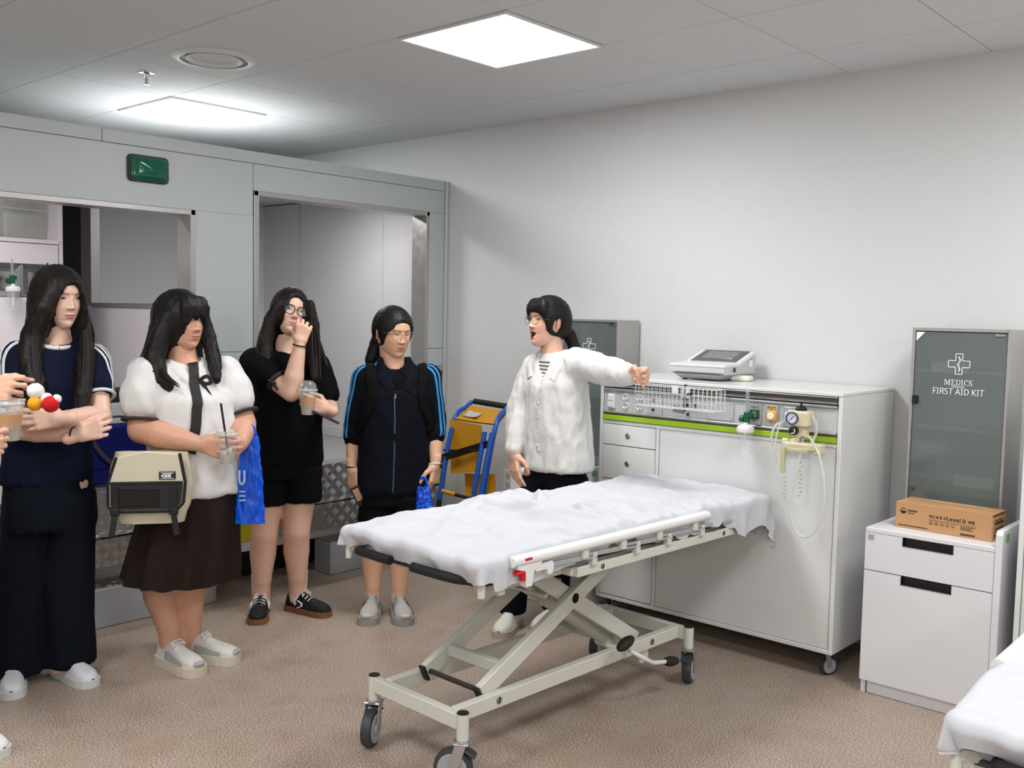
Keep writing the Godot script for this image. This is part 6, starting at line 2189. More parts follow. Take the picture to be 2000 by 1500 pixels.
# ---------------------------------------------------------------- 1: navy tee with white stripes, wide denim trousers
func person_navy() -> void:
	var base := Vector3(1.011, 0, 2.765)
	var t := person_node("person in navy tee with white shoulder stripes and wide dark jeans, arms folded", base)
	var ty := 0.60
	var fd := fwd(ty)
	var O := Vector3(0.057, 1.397, -0.029)
	var HB := Basis.from_euler(Vector3(deg_to_rad(8), deg_to_rad(54), 0))
	var skin := Color(0.865, 0.715, 0.64)
	var sR := Vector3(-0.041, 1.275, 0.08); var eR := Vector3(0.000, 1.012, 0.165); var wR := Vector3(0.236, 1.000, 0.20)
	var sL := Vector3(0.172, 1.265, -0.08); var eL := Vector3(0.252, 1.050, 0.03); var wL := Vector3(0.198, 1.066, 0.255)
	var mb := MB.new()
	mb.colored = true
	mb.tint = lin(skin)
	var f := Field.new(Vector3(-0.25, 0.02, -0.25), Vector3(0.40, 1.46, 0.30), 0.012)
	f.stack([[0.76, 0.03, 0.0, 0.13, 0.09], [0.95, 0.045, 0, 0.125, 0.09], [1.15, 0.06, 0, 0.13, 0.09], [1.29, 0.066, 0, 0.13, 0.06]], ty, 0.03, 0.03)
	f.cap(Vector3(0.062, 1.28, -0.02), O + HB * Vector3(0, 0.05, -0.012), 0.056, 0.052, 0.03)
	arm_bones(f, sR, eR, wR, [0.046, 0.040, 0.027])
	arm_bones(f, sL, eL, wL, [0.046, 0.040, 0.027])
	leg_bones(f, Vector3(-0.039, 0.777, 0), Vector3(-0.064, 0.447, 0.02), Vector3(-0.091, 0.09, 0.02), [0.075, 0.055, 0.052, 0.036], -fd)
	leg_bones(f, Vector3(0.112, 0.777, -0.02), Vector3(0.077, 0.444, 0.0), Vector3(0.062, 0.10, 0.0), [0.075, 0.055, 0.052, 0.036], -fd)
	f.mesh(mb)
	hand(mb, wL, Vector3(-1, -0.06, 0.12), Vector3(0, -0.25, -1), Vector3(0.1, 1, -0.2), [0.18, 0.22, 0.28, 0.34], [Vector3(0.6, 0.8, 0.1), Vector3(0.35, 1, 0.1), Vector3(0.2, 1, 0.1)], 1.0, 0.027)
	hand(mb, wR, Vector3(0.93, 0.32, -0.30), Vector3(-0.2, 0.35, -0.9), Vector3(-0.5, 0.85, 0.1), [[0.7, 0.9, 0.5], [0.75, 0.9, 0.5], [0.8, 0.9, 0.5], [0.85, 0.9, 0.5]], [Vector3(0.35, 0.9, 0.25), Vector3(0.1, 1, 0.2), Vector3(0.0, 1, 0.3)], 0.96, 0.027)
	head_mesh(mb, O, HB, 1.03, {"skin": skin, "lips": Color(0.72, 0.42, 0.40), "eyes": 0.72, "jaw": 0.96, "gaze": 0.002})
	part("body", mb, M.skin, t)
	# tee
	var sf := Field.new(Vector3(-0.26, 0.76, -0.24), Vector3(0.36, 1.40, 0.28), 0.010)
	sf.stack([[0.795, 0.022, 0.0, 0.168, 0.130], [0.90, 0.032, 0.0, 0.160, 0.128], [1.05, 0.048, 0, 0.152, 0.122], [1.17, 0.06, 0.0, 0.158, 0.112], [1.26, 0.066, -0.005, 0.162, 0.085], [1.31, 0.066, -0.012, 0.095, 0.068], [1.335, 0.064, -0.014, 0.066, 0.060]], ty, 0.03, 0.008)
	for a in [[sR, eR], [sL, eL]]:
		sf.cap(a[0], a[0].lerp(a[1], 0.46), 0.062, 0.064, 0.04)
	sf.ell(Vector3(0.064, 1.352, -0.004) + fd * 0.012, Vector3(0.062, 0.045, 0.062), Basis(), 0.01, true)
	var navy := cloth(Color(0.055, 0.085, 0.175), 51, 9.0, 0.05, 0.8)
	var wr := wrinkle(3, Vector3(7, 4, 7), 0.0030, Vector3(14, 6, 14), 0.0025)
	var tee := field_part("tee_shirt", sf, navy, t, wr)
	var m := MB.new()
	var ring := []
	for k in 25:
		var a := TAU * k / 24.0
		ring.append(Vector3(0.064, 1.331, -0.004) + Basis(Vector3.UP, ty) * Vector3(sin(a) * 0.064, -0.020 * cos(a) , cos(a) * 0.066))
	m.tube(ring, 0.0085, 8, false, 1.0)
	part("collar_rib", m, mat(Color(0.88, 0.88, 0.88), 0.8), tee)
	var stripe_mat := mat(Color(0.86, 0.87, 0.88), 0.8)
	for k in 3:
		var off := (k - 1) * 0.021
		var sd := Vector3(0.62, 0, 0.78)
		m = MB.new()
		ribbon(m, sf, [Vector3(0.010, 1.335, 0.045) + sd * off, Vector3(-0.045, 1.318, 0.085) + sd * off, Vector3(-0.072, 1.27, 0.125) + sd * off, Vector3(-0.062, 1.20, 0.145) + sd * off, Vector3(-0.050, 1.140, 0.155) + sd * off], 0.0125, 0.002, 4, wr)
		part("shoulder_stripe", m, stripe_mat, tee)
		sd = Vector3(-0.3, 0, 0.95)
		m = MB.new()
		ribbon(m, sf, [Vector3(0.19, 1.325, -0.06) + sd * off, Vector3(0.228, 1.28, -0.07) + sd * off, Vector3(0.250, 1.21, -0.06) + sd * off, Vector3(0.262, 1.15, -0.045) + sd * off], 0.010, 0.002, 4, wr)
		part("shoulder_stripe", m, stripe_mat, tee)
	for a in [[sR, eR], [sL, eL]]:
		m = MB.new()
		bangle(m, a[0].lerp(a[1], 0.655), a[1] - a[0], 0.0600, 0.0075, 0.8)
		part("sleeve_band", m, stripe_mat, tee)
	# three-leaf emblem with its bars on the chest
	m = MB.new()
	var lc := sf.hit(Vector3(0.235, 1.195, 0.30), Vector3(-0.25, 0, -1).normalized(), 0.0015)
	var ln := sf.grad(lc)
	var lx := Vector3.UP.cross(ln).normalized()
	var lxf := Transform3D(Basis(lx, ln.cross(lx), ln), lc)
	for k in 3:
		var a := (k - 1) * 0.75
		m.ball(lxf * Vector3(sin(a) * 0.009, 0.006 + cos(a) * 0.008, 0), Vector3(0.0042, 0.0095, 0.0015), 5, lxf.basis * Basis(Vector3.FORWARD, a))
	for k in 2:
		m.box(Vector3(0, -0.004 - k * 0.005, 0), Vector3(0.020, 0.0024, 0.002), 0.0, lxf)
	part("chest_emblem", m, M.print_white, tee)
	# trousers
	var tf := Field.new(Vector3(-0.26, 0.0, -0.24), Vector3(0.32, 0.92, 0.26), 0.012)
	tf.stack([[0.62, 0.035, 0.0, 0.168, 0.130], [0.88, 0.03, 0, 0.150, 0.118]], ty, 0.03, 0.01)
	tf.stack([[0.045, -0.085, 0.03, 0.088, 0.105], [0.25, -0.075, 0.025, 0.084, 0.100], [0.46, -0.062, 0.02, 0.084, 0.100], [0.74, -0.036, 0.01, 0.088, 0.112]], ty, 0.012, 0.004)
	tf.stack([[0.060, 0.080, -0.045, 0.100, 0.105], [0.25, 0.082, -0.035, 0.094, 0.100], [0.46, 0.090, -0.03, 0.090, 0.100], [0.74, 0.108, -0.02, 0.088, 0.112]], ty, 0.012, 0.004)
	field_part("wide_jeans", tf, cloth(Color(0.055, 0.075, 0.115), 52, 14.0, 0.06, 0.9), t, wrinkle(5, Vector3(9, 1.2, 9), 0.006, Vector3(18, 2.0, 18), 0.004))
	var ws := {"upper": mat(Color(0.85, 0.86, 0.88), 0.5), "sole_mat": mat(Color(0.82, 0.82, 0.82), 0.6), "laces": mat(Color(0.9, 0.9, 0.9), 0.7), "sole": 0.03}
	shoe(t, Vector3(-0.085, 0, 0.055), ty - 0.2, 0.25, ws)
	shoe(t, Vector3(0.085, 0, -0.02), ty + 0.35, 0.25, ws)
	# hair: parted in the middle, very long and straight
	var hf := Field.new(Vector3(-0.20, 0.96, -0.26), Vector3(0.30, 1.66, 0.23), 0.009)
	hf.ell(O + HB * Vector3(0, 0.122, -0.008), Vector3(0.092, 0.114, 0.117), HB, 0.02)
	hf.stack([[1.10, 0.02, -0.10, 0.135, 0.05], [1.25, 0.03, -0.09, 0.125, 0.06], [1.36, 0.035, -0.06, 0.105, 0.085], [1.50, 0.045, -0.04, 0.095, 0.095]], ty + 0.1, 0.03, 0.02)
	hf.chain([Vector3(0.095, 1.56, 0.050), Vector3(0.062, 1.46, 0.085), Vector3(0.020, 1.36, 0.080), Vector3(0.015, 1.28, 0.105), Vector3(0.050, 1.17, 0.145), Vector3(0.085, 1.07, 0.160), Vector3(0.105, 1.00, 0.165)], [0.026, 0.036, 0.044, 0.046, 0.042, 0.034, 0.012], 0.02)
	hf.chain([Vector3(0.150, 1.56, 0.020), Vector3(0.168, 1.46, 0.000), Vector3(0.178, 1.36, -0.010), Vector3(0.190, 1.25, 0.025), Vector3(0.200, 1.14, 0.075), Vector3(0.198, 1.05, 0.100), Vector3(0.192, 0.99, 0.110)], [0.018, 0.024, 0.032, 0.036, 0.034, 0.028, 0.010], 0.02)
	hf.ell(O + HB * Vector3(0.0, 0.070, 0.125), Vector3(0.060, 0.095, 0.082), HB, 0.01, true)
	hf.ell(O + HB * Vector3(0.0, 0.135, 0.125), Vector3(0.040, 0.048, 0.055), HB, 0.01, true)
	hf.ell(O + HB * Vector3(0.0, -0.035, 0.095), Vector3(0.050, 0.07, 0.075), HB, 0.01, true)
	m = MB.new()
	hf.mesh(m, strands(4, O, 0.005))
	lock(m, [Vector3(0.030, 1.38, 0.100), Vector3(0.030, 1.29, 0.130), Vector3(0.070, 1.125, 0.175), Vector3(0.105, 0.97, 0.190)], 0.012, 2, 16, 0.030)
	lock(m, [Vector3(0.182, 1.38, 0.015), Vector3(0.195, 1.274, 0.045), Vector3(0.205, 1.102, 0.105), Vector3(0.195, 0.96, 0.130)], 0.011, 3, 12, 0.022)
	lock(m, [Vector3(-0.02, 1.50, -0.05), Vector3(-0.055, 1.38, -0.07), Vector3(-0.075, 1.25, -0.05), Vector3(-0.06, 1.1, -0.07)], 0.012, 5, 8, 0.03)
	part("long_hair", m, M.hair_brown, t)
	# bracelet on the right wrist
	m = MB.new()
	bangle(m, wR.lerp(eR, 0.05), wR - eR, 0.031, 0.0035)
	part("bracelet", m, M.black, t)

func bangle(m: MB, c: Vector3, ax: Vector3, r: float, th: float, flat := 1.0) -> void:
	ax = ax.normalized()
	var u := ax.cross(Vector3(0.3, 0.2, 0.9)).normalized()
	var rr := []
	for k in 25:
		rr.append(c + u.rotated(ax, TAU * k / 24.0) * r)
	m.tube(rr, th, 7, false, flat, u)

# ---------------------------------------------------------------- 2: white blouse, brown skirt, shoulder bag
func person_white() -> void:
	var base := Vector3(1.252, 0, 2.289)
	var t := person_node("person in white short-sleeved blouse and dark brown skirt holding an iced drink", base)
	var ty := 0.80
	var fd := fwd(ty)
	var O := Vector3(-0.030, 1.315, -0.021)
	var HB := Basis.from_euler(Vector3(deg_to_rad(5), deg_to_rad(64), 0))
	var skin := Color(0.80, 0.60, 0.505)
	var sR := Vector3(-0.119, 1.200, 0.10); var eR := Vector3(-0.118, 0.992, 0.15); var wR := Vector3(0.136, 0.949, 0.215)
	var sL := Vector3(0.133, 1.200, -0.10); var eL := Vector3(0.226, 1.000, -0.06); var wL := Vector3(0.262, 0.938, 0.12)
	var mb := MB.new()
	mb.colored = true
	mb.tint = lin(skin)
	var f := Field.new(Vector3(-0.28, 0.02, -0.26), Vector3(0.38, 1.38, 0.34), 0.012)
	f.stack([[0.70, 0.02, 0, 0.15, 0.11], [0.9, 0.03, 0, 0.15, 0.11], [1.1, 0.02, 0, 0.15, 0.11], [1.22, 0.005, 0, 0.13, 0.06]], ty, 0.03, 0.03)
	f.cap(Vector3(0.0, 1.20, -0.02), O + HB * Vector3(0, 0.05, -0.012), 0.062, 0.058, 0.03)
	arm_bones(f, sR, eR, wR, [0.066, 0.053, 0.029])
	arm_bones(f, sL, eL, wL, [0.064, 0.050, 0.029])
	leg_bones(f, Vector3(-0.065, 0.72, 0.02), Vector3(-0.095, 0.40, 0.03), Vector3(-0.059, 0.095, 0.0), [0.09, 0.072, 0.072, 0.042], -fd)
	leg_bones(f, Vector3(0.076, 0.72, -0.04), Vector3(0.015, 0.40, -0.02), Vector3(0.004, 0.115, -0.06), [0.09, 0.072, 0.070, 0.040], -fd)
	f.mesh(mb)
	hand(mb, wR, Vector3(0.9, -0.18, 0.12), Vector3(0.15, 0.1, -1), Vector3(0.1, 1, 0.1), [[0.35, 0.5, 0.35], [0.35, 0.55, 0.35], [0.3, 0.55, 0.4], [0.25, 0.5, 0.4]], [Vector3(0.5, 0.85, 0.2), Vector3(0.2, 1, 0.2), Vector3(0.0, 1, 0.2)], 0.98, 0.029)
	hand(mb, wL, Vector3(-0.05, -0.25, 0.8), Vector3(-1, 0.1, 0.0), Vector3(0.2, 0.9, 0.4), [[0.6, 0.8, 0.5], [0.6, 0.85, 0.5], [0.6, 0.85, 0.5], [0.6, 0.8, 0.5]], T_GRIP, 0.95, 0.029)
	head_mesh(mb, O, HB, 1.02, {"skin": skin, "lips": Color(0.70, 0.42, 0.38), "eyes": 0.6, "wide": 1.08, "jaw": 1.14})
	part("body", mb, M.skin, t)
	# blouse with puffed sleeves
	var sf := Field.new(Vector3(-0.30, 0.70, -0.28), Vector3(0.36, 1.33, 0.32), 0.010)
	sf.stack([[0.728, 0.062, 0.0, 0.178, 0.155], [0.85, 0.048, 0.0, 0.180, 0.160], [1.0, 0.035, 0, 0.178, 0.158], [1.10, 0.022, 0.0, 0.178, 0.150], [1.19, 0.008, -0.004, 0.168, 0.098], [1.24, 0.0, -0.012, 0.10, 0.075], [1.262, 0.0, -0.014, 0.070, 0.066]], ty, 0.03, 0.008)
	for a in [[sR, eR], [sL, eL]]:
		sf.chain([a[0] + Vector3(0, 0.005, 0), a[0].lerp(a[1], 0.32), a[0].lerp(a[1], 0.50)], [0.070, 0.086, 0.080], 0.04)
	sf.ell(Vector3(0.0, 1.275, -0.004) + fd * 0.016, Vector3(0.062, 0.045, 0.062), Basis(), 0.01, true)
	var white := cloth(Color(0.875, 0.868, 0.862), 53, 9.0, 0.04, 0.75)
	var bl := field_part("blouse", sf, white, t, wrinkle(9, Vector3(8, 2.8, 8), 0.0065, Vector3(20, 10, 20), 0.0025))
	var m: MB
	for a in [[sR, eR], [sL, eL]]:
		m = MB.new()
		bangle(m, a[0].lerp(a[1], 0.82), a[1] - a[0], 0.0715 if a[0] == sR else 0.068, 0.0105, 0.7)
		part("sleeve_trim", m, mat(Color(0.20, 0.155, 0.14), 0.8), bl)
	m = MB.new()
	for k in 5:
		var q := sf.hit(Vector3(0.06, 1.15 - k * 0.085, 0.02) + fd * 0.4, -fd, 0.002)
		m.ball(q, Vector3(0.005, 0.005, 0.003), 5)
	part("buttons", m, M.white_plastic, bl)
	for q in [-1.0, 1.0]:
		m = MB.new()
		ribbon(m, sf, [Vector3(0.0, 1.262, 0.0) + Basis(Vector3.UP, ty) * Vector3(q * 0.07, 0, -0.02), Vector3(0.0, 1.245, 0.0) + Basis(Vector3.UP, ty) * Vector3(q * 0.075, 0, 0.045), Vector3(0.0, 1.215, 0.0) + Basis(Vector3.UP, ty) * Vector3(q * 0.045, 0, 0.105), Vector3(0.0, 1.185, 0.0) + Basis(Vector3.UP, ty) * Vector3(q * 0.012, 0, 0.14)], 0.036, 0.004)
		part("collar_wing", m, white, bl)
	# ribbon bow
	m = MB.new()
	var bc := sf.hit(Vector3(0.03, 1.185, 0.02) + fd * 0.4, -fd, 0.008)
	for q in [-1.0, 1.0]:
		m.tube(curve([bc, bc + Vector3(q * 0.03, 0.018, 0.004), bc + Vector3(q * 0.05, 0.0, 0.004), bc + Vector3(q * 0.03, -0.012, 0.004), bc], 5), 0.008, 7, true, 0.35)
		m.tube(curve([bc, bc + Vector3(q * 0.022 + 0.01, -0.04, 0.004), bc + Vector3(q * 0.04 + 0.015, -0.085, 0.0)], 5), 0.009, 7, true, 0.3)
	part("neck_bow", m, mat(Color(0.13, 0.10, 0.095), 0.8), bl)
	# skirt: flared loft with soft pleats, open below
	m = MB.new()
	var p := PackedVector3Array()
	var rows := 26
	var cols := 110
	for r in rows:
		var u := float(r) / (rows - 1)
		var y := lerpf(0.80, 0.368, u)
		var w := lerpf(0.172, 0.235, pow(u, 0.8))
		var dp := lerpf(0.150, 0.215, pow(u, 0.8))
		for k in cols:
			var a := TAU * k / cols
			var fold := 0.017 * u * (sin(a * 11.0 + 0.6 * sin(a * 3.0)) + 0.45 * sin(a * 17.0 + 2.0))
			p.append(Vector3(lerpf(0.045, -0.010, u), y + 0.006 * sin(a * 11.0) * u, 0.0) + Basis(Vector3.UP, ty) * Vector3(sin(a) * (w + fold), 0, cos(a) * (dp + fold)))
	m.grid(p, rows, cols, true)
	var p2 := PackedVector3Array()
	for i in p.size():
		var cxy := Vector3(lerpf(0.045, -0.010, float(i / cols) / (rows - 1)), p[i].y, 0)
		p2.append(p[i] - (p[i] - cxy).normalized() * 0.003)
	m.grid(p2, rows, cols, true, true)
	m.grid(p.slice((rows - 1) * cols) + p2.slice((rows - 1) * cols), 2, cols, true)
	part("skirt", m, cloth(Color(0.155, 0.115, 0.105), 54, 12.0, 0.05, 0.9), t)
	var ws := {"upper": mat(Color(0.78, 0.77, 0.745), 0.6), "sole_mat": mat(Color(0.80, 0.76, 0.69), 0.6), "laces": mat(Color(0.88, 0.87, 0.84), 0.7), "panel": mat(Color(0.62, 0.62, 0.62), 0.5), "sole": 0.040, "wide": 1.1}
	shoe(t, Vector3(-0.045, 0, 0.03), ty + 0.12, 0.265, ws)
	shoe(t, Vector3(0.035, 0, -0.05), ty + 0.55, 0.255, ws)
	# hair with a fringe
	var hf := Field.new(Vector3(-0.24, 1.10, -0.26), Vector3(0.24, 1.58, 0.22), 0.009)
	hf.ell(O + HB * Vector3(0, 0.120, -0.008), Vector3(0.098, 0.116, 0.118), HB, 0.02)
	hf.stack([[1.16, -0.06, -0.09, 0.125, 0.06], [1.26, -0.06, -0.07, 0.115, 0.075], [1.38, -0.045, -0.03, 0.100, 0.095]], ty, 0.03, 0.02)
	hf.chain([Vector3(-0.040, 1.44, 0.065), Vector3(-0.070, 1.352, 0.080), Vector3(-0.085, 1.27, 0.100), Vector3(-0.06, 1.20, 0.125), Vector3(-0.01, 1.165, 0.15)], [0.030, 0.040, 0.042, 0.036, 0.022], 0.02)
	hf.chain([Vector3(0.06, 1.44, -0.06), Vector3(0.085, 1.352, -0.05), Vector3(0.115, 1.26, -0.02), Vector3(0.14, 1.19, 0.03)], [0.025, 0.030, 0.030, 0.02], 0.02)
	hf.ell(O + HB * Vector3(0.0, 0.062, 0.125), Vector3(0.060, 0.082, 0.078), HB, 0.01, true)
	hf.ell(O + HB * Vector3(0.0, -0.055, 0.08), Vector3(0.048, 0.06, 0.075), HB, 0.01, true)
	for k in 15:
		var u := (k - 7) / 7.0
		var hh := 0.122 + 0.004 * absf(u) + 0.005 * sin(k * 2.3) - (0.03 if absf(u) > 0.9 else 0.0)
		hf.chain([O + HB * Vector3(u * 0.050, 0.195, 0.068), O + HB * Vector3(u * 0.062, 0.170, 0.088 - 0.010 * u * u), O + HB * Vector3(u * 0.068, 0.148, 0.094 - 0.014 * u * u), O + HB * Vector3(u * 0.069 + 0.003 * sin(k * 1.7), hh, 0.095 - 0.018 * u * u)], [0.014, 0.012, 0.009, 0.004], 0.012)
	m = MB.new()
	hf.mesh(m, strands(14, O, 0.005))
	lock(m, [Vector3(-0.075, 1.38, 0.075), Vector3(-0.088, 1.27, 0.105), Vector3(-0.04, 1.205, 0.150), Vector3(0.03, 1.165, 0.178)], 0.011, 6, 14, 0.026)
	lock(m, [Vector3(-0.115, 1.40, 0.03), Vector3(-0.13, 1.30, 0.045), Vector3(-0.165, 1.20, 0.085)], 0.009, 7, 8, 0.018)
	lock(m, [Vector3(0.085, 1.38, -0.04), Vector3(0.115, 1.28, -0.01), Vector3(0.15, 1.17, 0.05)], 0.009, 8, 10, 0.018)
	lock(m, [Vector3(-0.06, 1.35, -0.1), Vector3(-0.09, 1.25, -0.12), Vector3(-0.1, 1.14, -0.12)], 0.010, 9, 8, 0.03)
	part("fringed_hair", m, M.hair, t)
	# cross-body bag: things it carries hang from the shoulder strap
	shoulder_bag(base, sf)
	iced_cup("iced_drink_cup", "clear plastic iced drink cup with black straw held against the white blouse", pw(base, Vector3(0.246, 0.882, 0.245)), true, false)
	plastic_bag("plastic_shopping_bag", "shiny blue plastic bag hanging beside the dark brown skirt", pw(base, Vector3(0.275, 0.60, 0.02)), 0.36, 0.115, YAW + 0.2, 3)

func shoulder_bag(base: Vector3, sf: Field) -> void:
	var t := thing("messenger_bag", "cream canvas messenger bag with black mesh pocket worn over the brown skirt", "bag", pw(base, Vector3(-0.045, 0.645, 0.235)), YAW + 0.22)
	var cream := cloth(Color(0.83, 0.80, 0.71), 61, 10.0, 0.05, 0.85)
	# soft body: rings from base to top
	var m := MB.new()
	var p := PackedVector3Array()
	var n := FastNoiseLite.new()
	n.seed = 4
	n.frequency = 9.0
	var ring := round_rect(1.0, 1.0, 0.32, 5)
	for r in 14:
		var u := r / 13.0
		var w := lerpf(0.115, 0.152, sin(minf(u * 2.2, PI / 2))) - 0.02 * smoothstep(0.75, 1.0, u)
		var d := lerpf(0.030, 0.055, sin(minf(u * 3.0, PI / 2))) * (1.0 - 0.55 * pow(u, 4.0))
		for q in ring:
			var v := Vector3(q.x * 2.0 * w, u * 0.275, -q.y * 2.0 * d)
			p.append(v + Vector3(1, 0, 1) * 0.010 * n.get_noise_3dv(v * 1.5))
	m.grid(p, 14, ring.size(), true)
	m.fan(p.slice(0, ring.size()), true)
	m.fan(p.slice(13 * ring.size()))
	part("bag_body", m, cream, t)
	var flap := PackedVector2Array([Vector2(-0.150, 0.075), Vector2(-0.150, 0.165), Vector2(-0.120, 0.262), Vector2(-0.02, 0.285), Vector2(0.105, 0.275), Vector2(0.125, 0.165), Vector2(0.118, 0.085), Vector2(0.09, 0.055), Vector2(-0.125, 0.055)])
	m = MB.new()
	m.extrude(flap, 0.014, Transform3D(Basis(), Vector3(0, 0, 0.058)), 0.004)
	var fl := part("flap", m, cream, t)
	m = MB.new()
	for k in flap.size():
		var a := flap[k]; var b := flap[(k + 1) % flap.size()]
		if a.y > 0.25 and b.y > 0.25:
			continue
		m.tube([Vector3(a.x, a.y, 0.060), Vector3(b.x, b.y, 0.060)], 0.0075, 7)
	m.box(Vector3(-0.013, 0.163, 0.066), Vector3(0.262, 0.014, 0.008), 0.003)
	part("black_binding", m, M.black_rubber, fl)
	m = MB.new()
	m.extrude(PackedVector2Array([Vector2(-0.142, 0.158), Vector2(0.118, 0.158), Vector2(0.112, 0.088), Vector2(0.088, 0.062), Vector2(-0.122, 0.062), Vector2(-0.142, 0.080)]), 0.006, Transform3D(Basis(), Vector3(0, 0, 0.066)), 0.001)
	part("mesh_pocket", m, mat(Color(0.13, 0.13, 0.135), 0.8), fl)
	m = MB.new()
	m.box(Vector3(-0.04, 0.108, 0.071), Vector3(0.145, 0.066, 0.006), 0.002)
	part("pocket_contents", m, M.black_gloss, fl)
	m = MB.new()
	for x in [-0.125, 0.085]:
		m.box(Vector3(x, 0.10, 0.072), Vector3(0.026, 0.10, 0.005), 0.001)
		m.box(Vector3(x, 0.055, 0.074), Vector3(0.034, 0.026, 0.012), 0.003)
		m.bar(Vector3(x, 0.05, 0.074), Vector3(x + 0.012 * signf(x), -0.035, 0.080), 0.022, 0.004, 0.001, Vector3.BACK)
	part("buckle_strap", m, M.black, fl)
	m = MB.new()
	m.box(Vector3(0.062, 0.192, 0.0668), Vector3(0.060, 0.030, 0.003), 0.0005)
	var lb := part("brand_label", m, M.black, fl)
	m = MB.new()
	for e in [[0.0, 0.011, 0.052, 0.0012], [0.0, -0.011, 0.052, 0.0012], [0.0, 0.0065, 0.036, 0.003], [-0.006, -0.001, 0.010, 0.007], [0.007, -0.001, 0.012, 0.007], [-0.018, -0.001, 0.008, 0.007], [0.0, -0.0075, 0.03, 0.002]]:
		m.box(Vector3(0.062 + e[0], 0.192 + e[1], 0.0688), Vector3(e[2], e[3], 0.0008), 0.0)
	part("label_print", m, M.print_white, lb)
	# strap across the chest, in the bag's own frame
	var xf := t.transform.affine_inverse() * Transform3D(Basis(Vector3.UP, YAW), base)
	m = MB.new()
	var raw := [Vector3(-0.05, 1.262, -0.06), Vector3(0.035, 1.262, 0.02), Vector3(0.095, 1.19, 0.12), Vector3(0.135, 1.10, 0.19), Vector3(0.13, 0.99, 0.22), Vector3(0.11, 0.91, 0.235)]
	var c := curve(raw, 6)
	var rp := PackedVector3Array()
	for i in c.size():
		var q := sf.snap(c[i], 0.006)
		var nn := sf.grad(q)
		var tt: Vector3 = (c[mini(i + 1, c.size() - 1)] - c[maxi(i - 1, 0)]).normalized()
		var sd := nn.cross(tt).normalized() * 0.020
		rp.append(xf * (q - sd)); rp.append(xf * (q - sd + nn * 0.003)); rp.append(xf * (q + sd + nn * 0.003)); rp.append(xf * (q + sd))
	m.grid(rp, c.size(), 4)
	part("shoulder_strap", m, M.black_rubber, t)

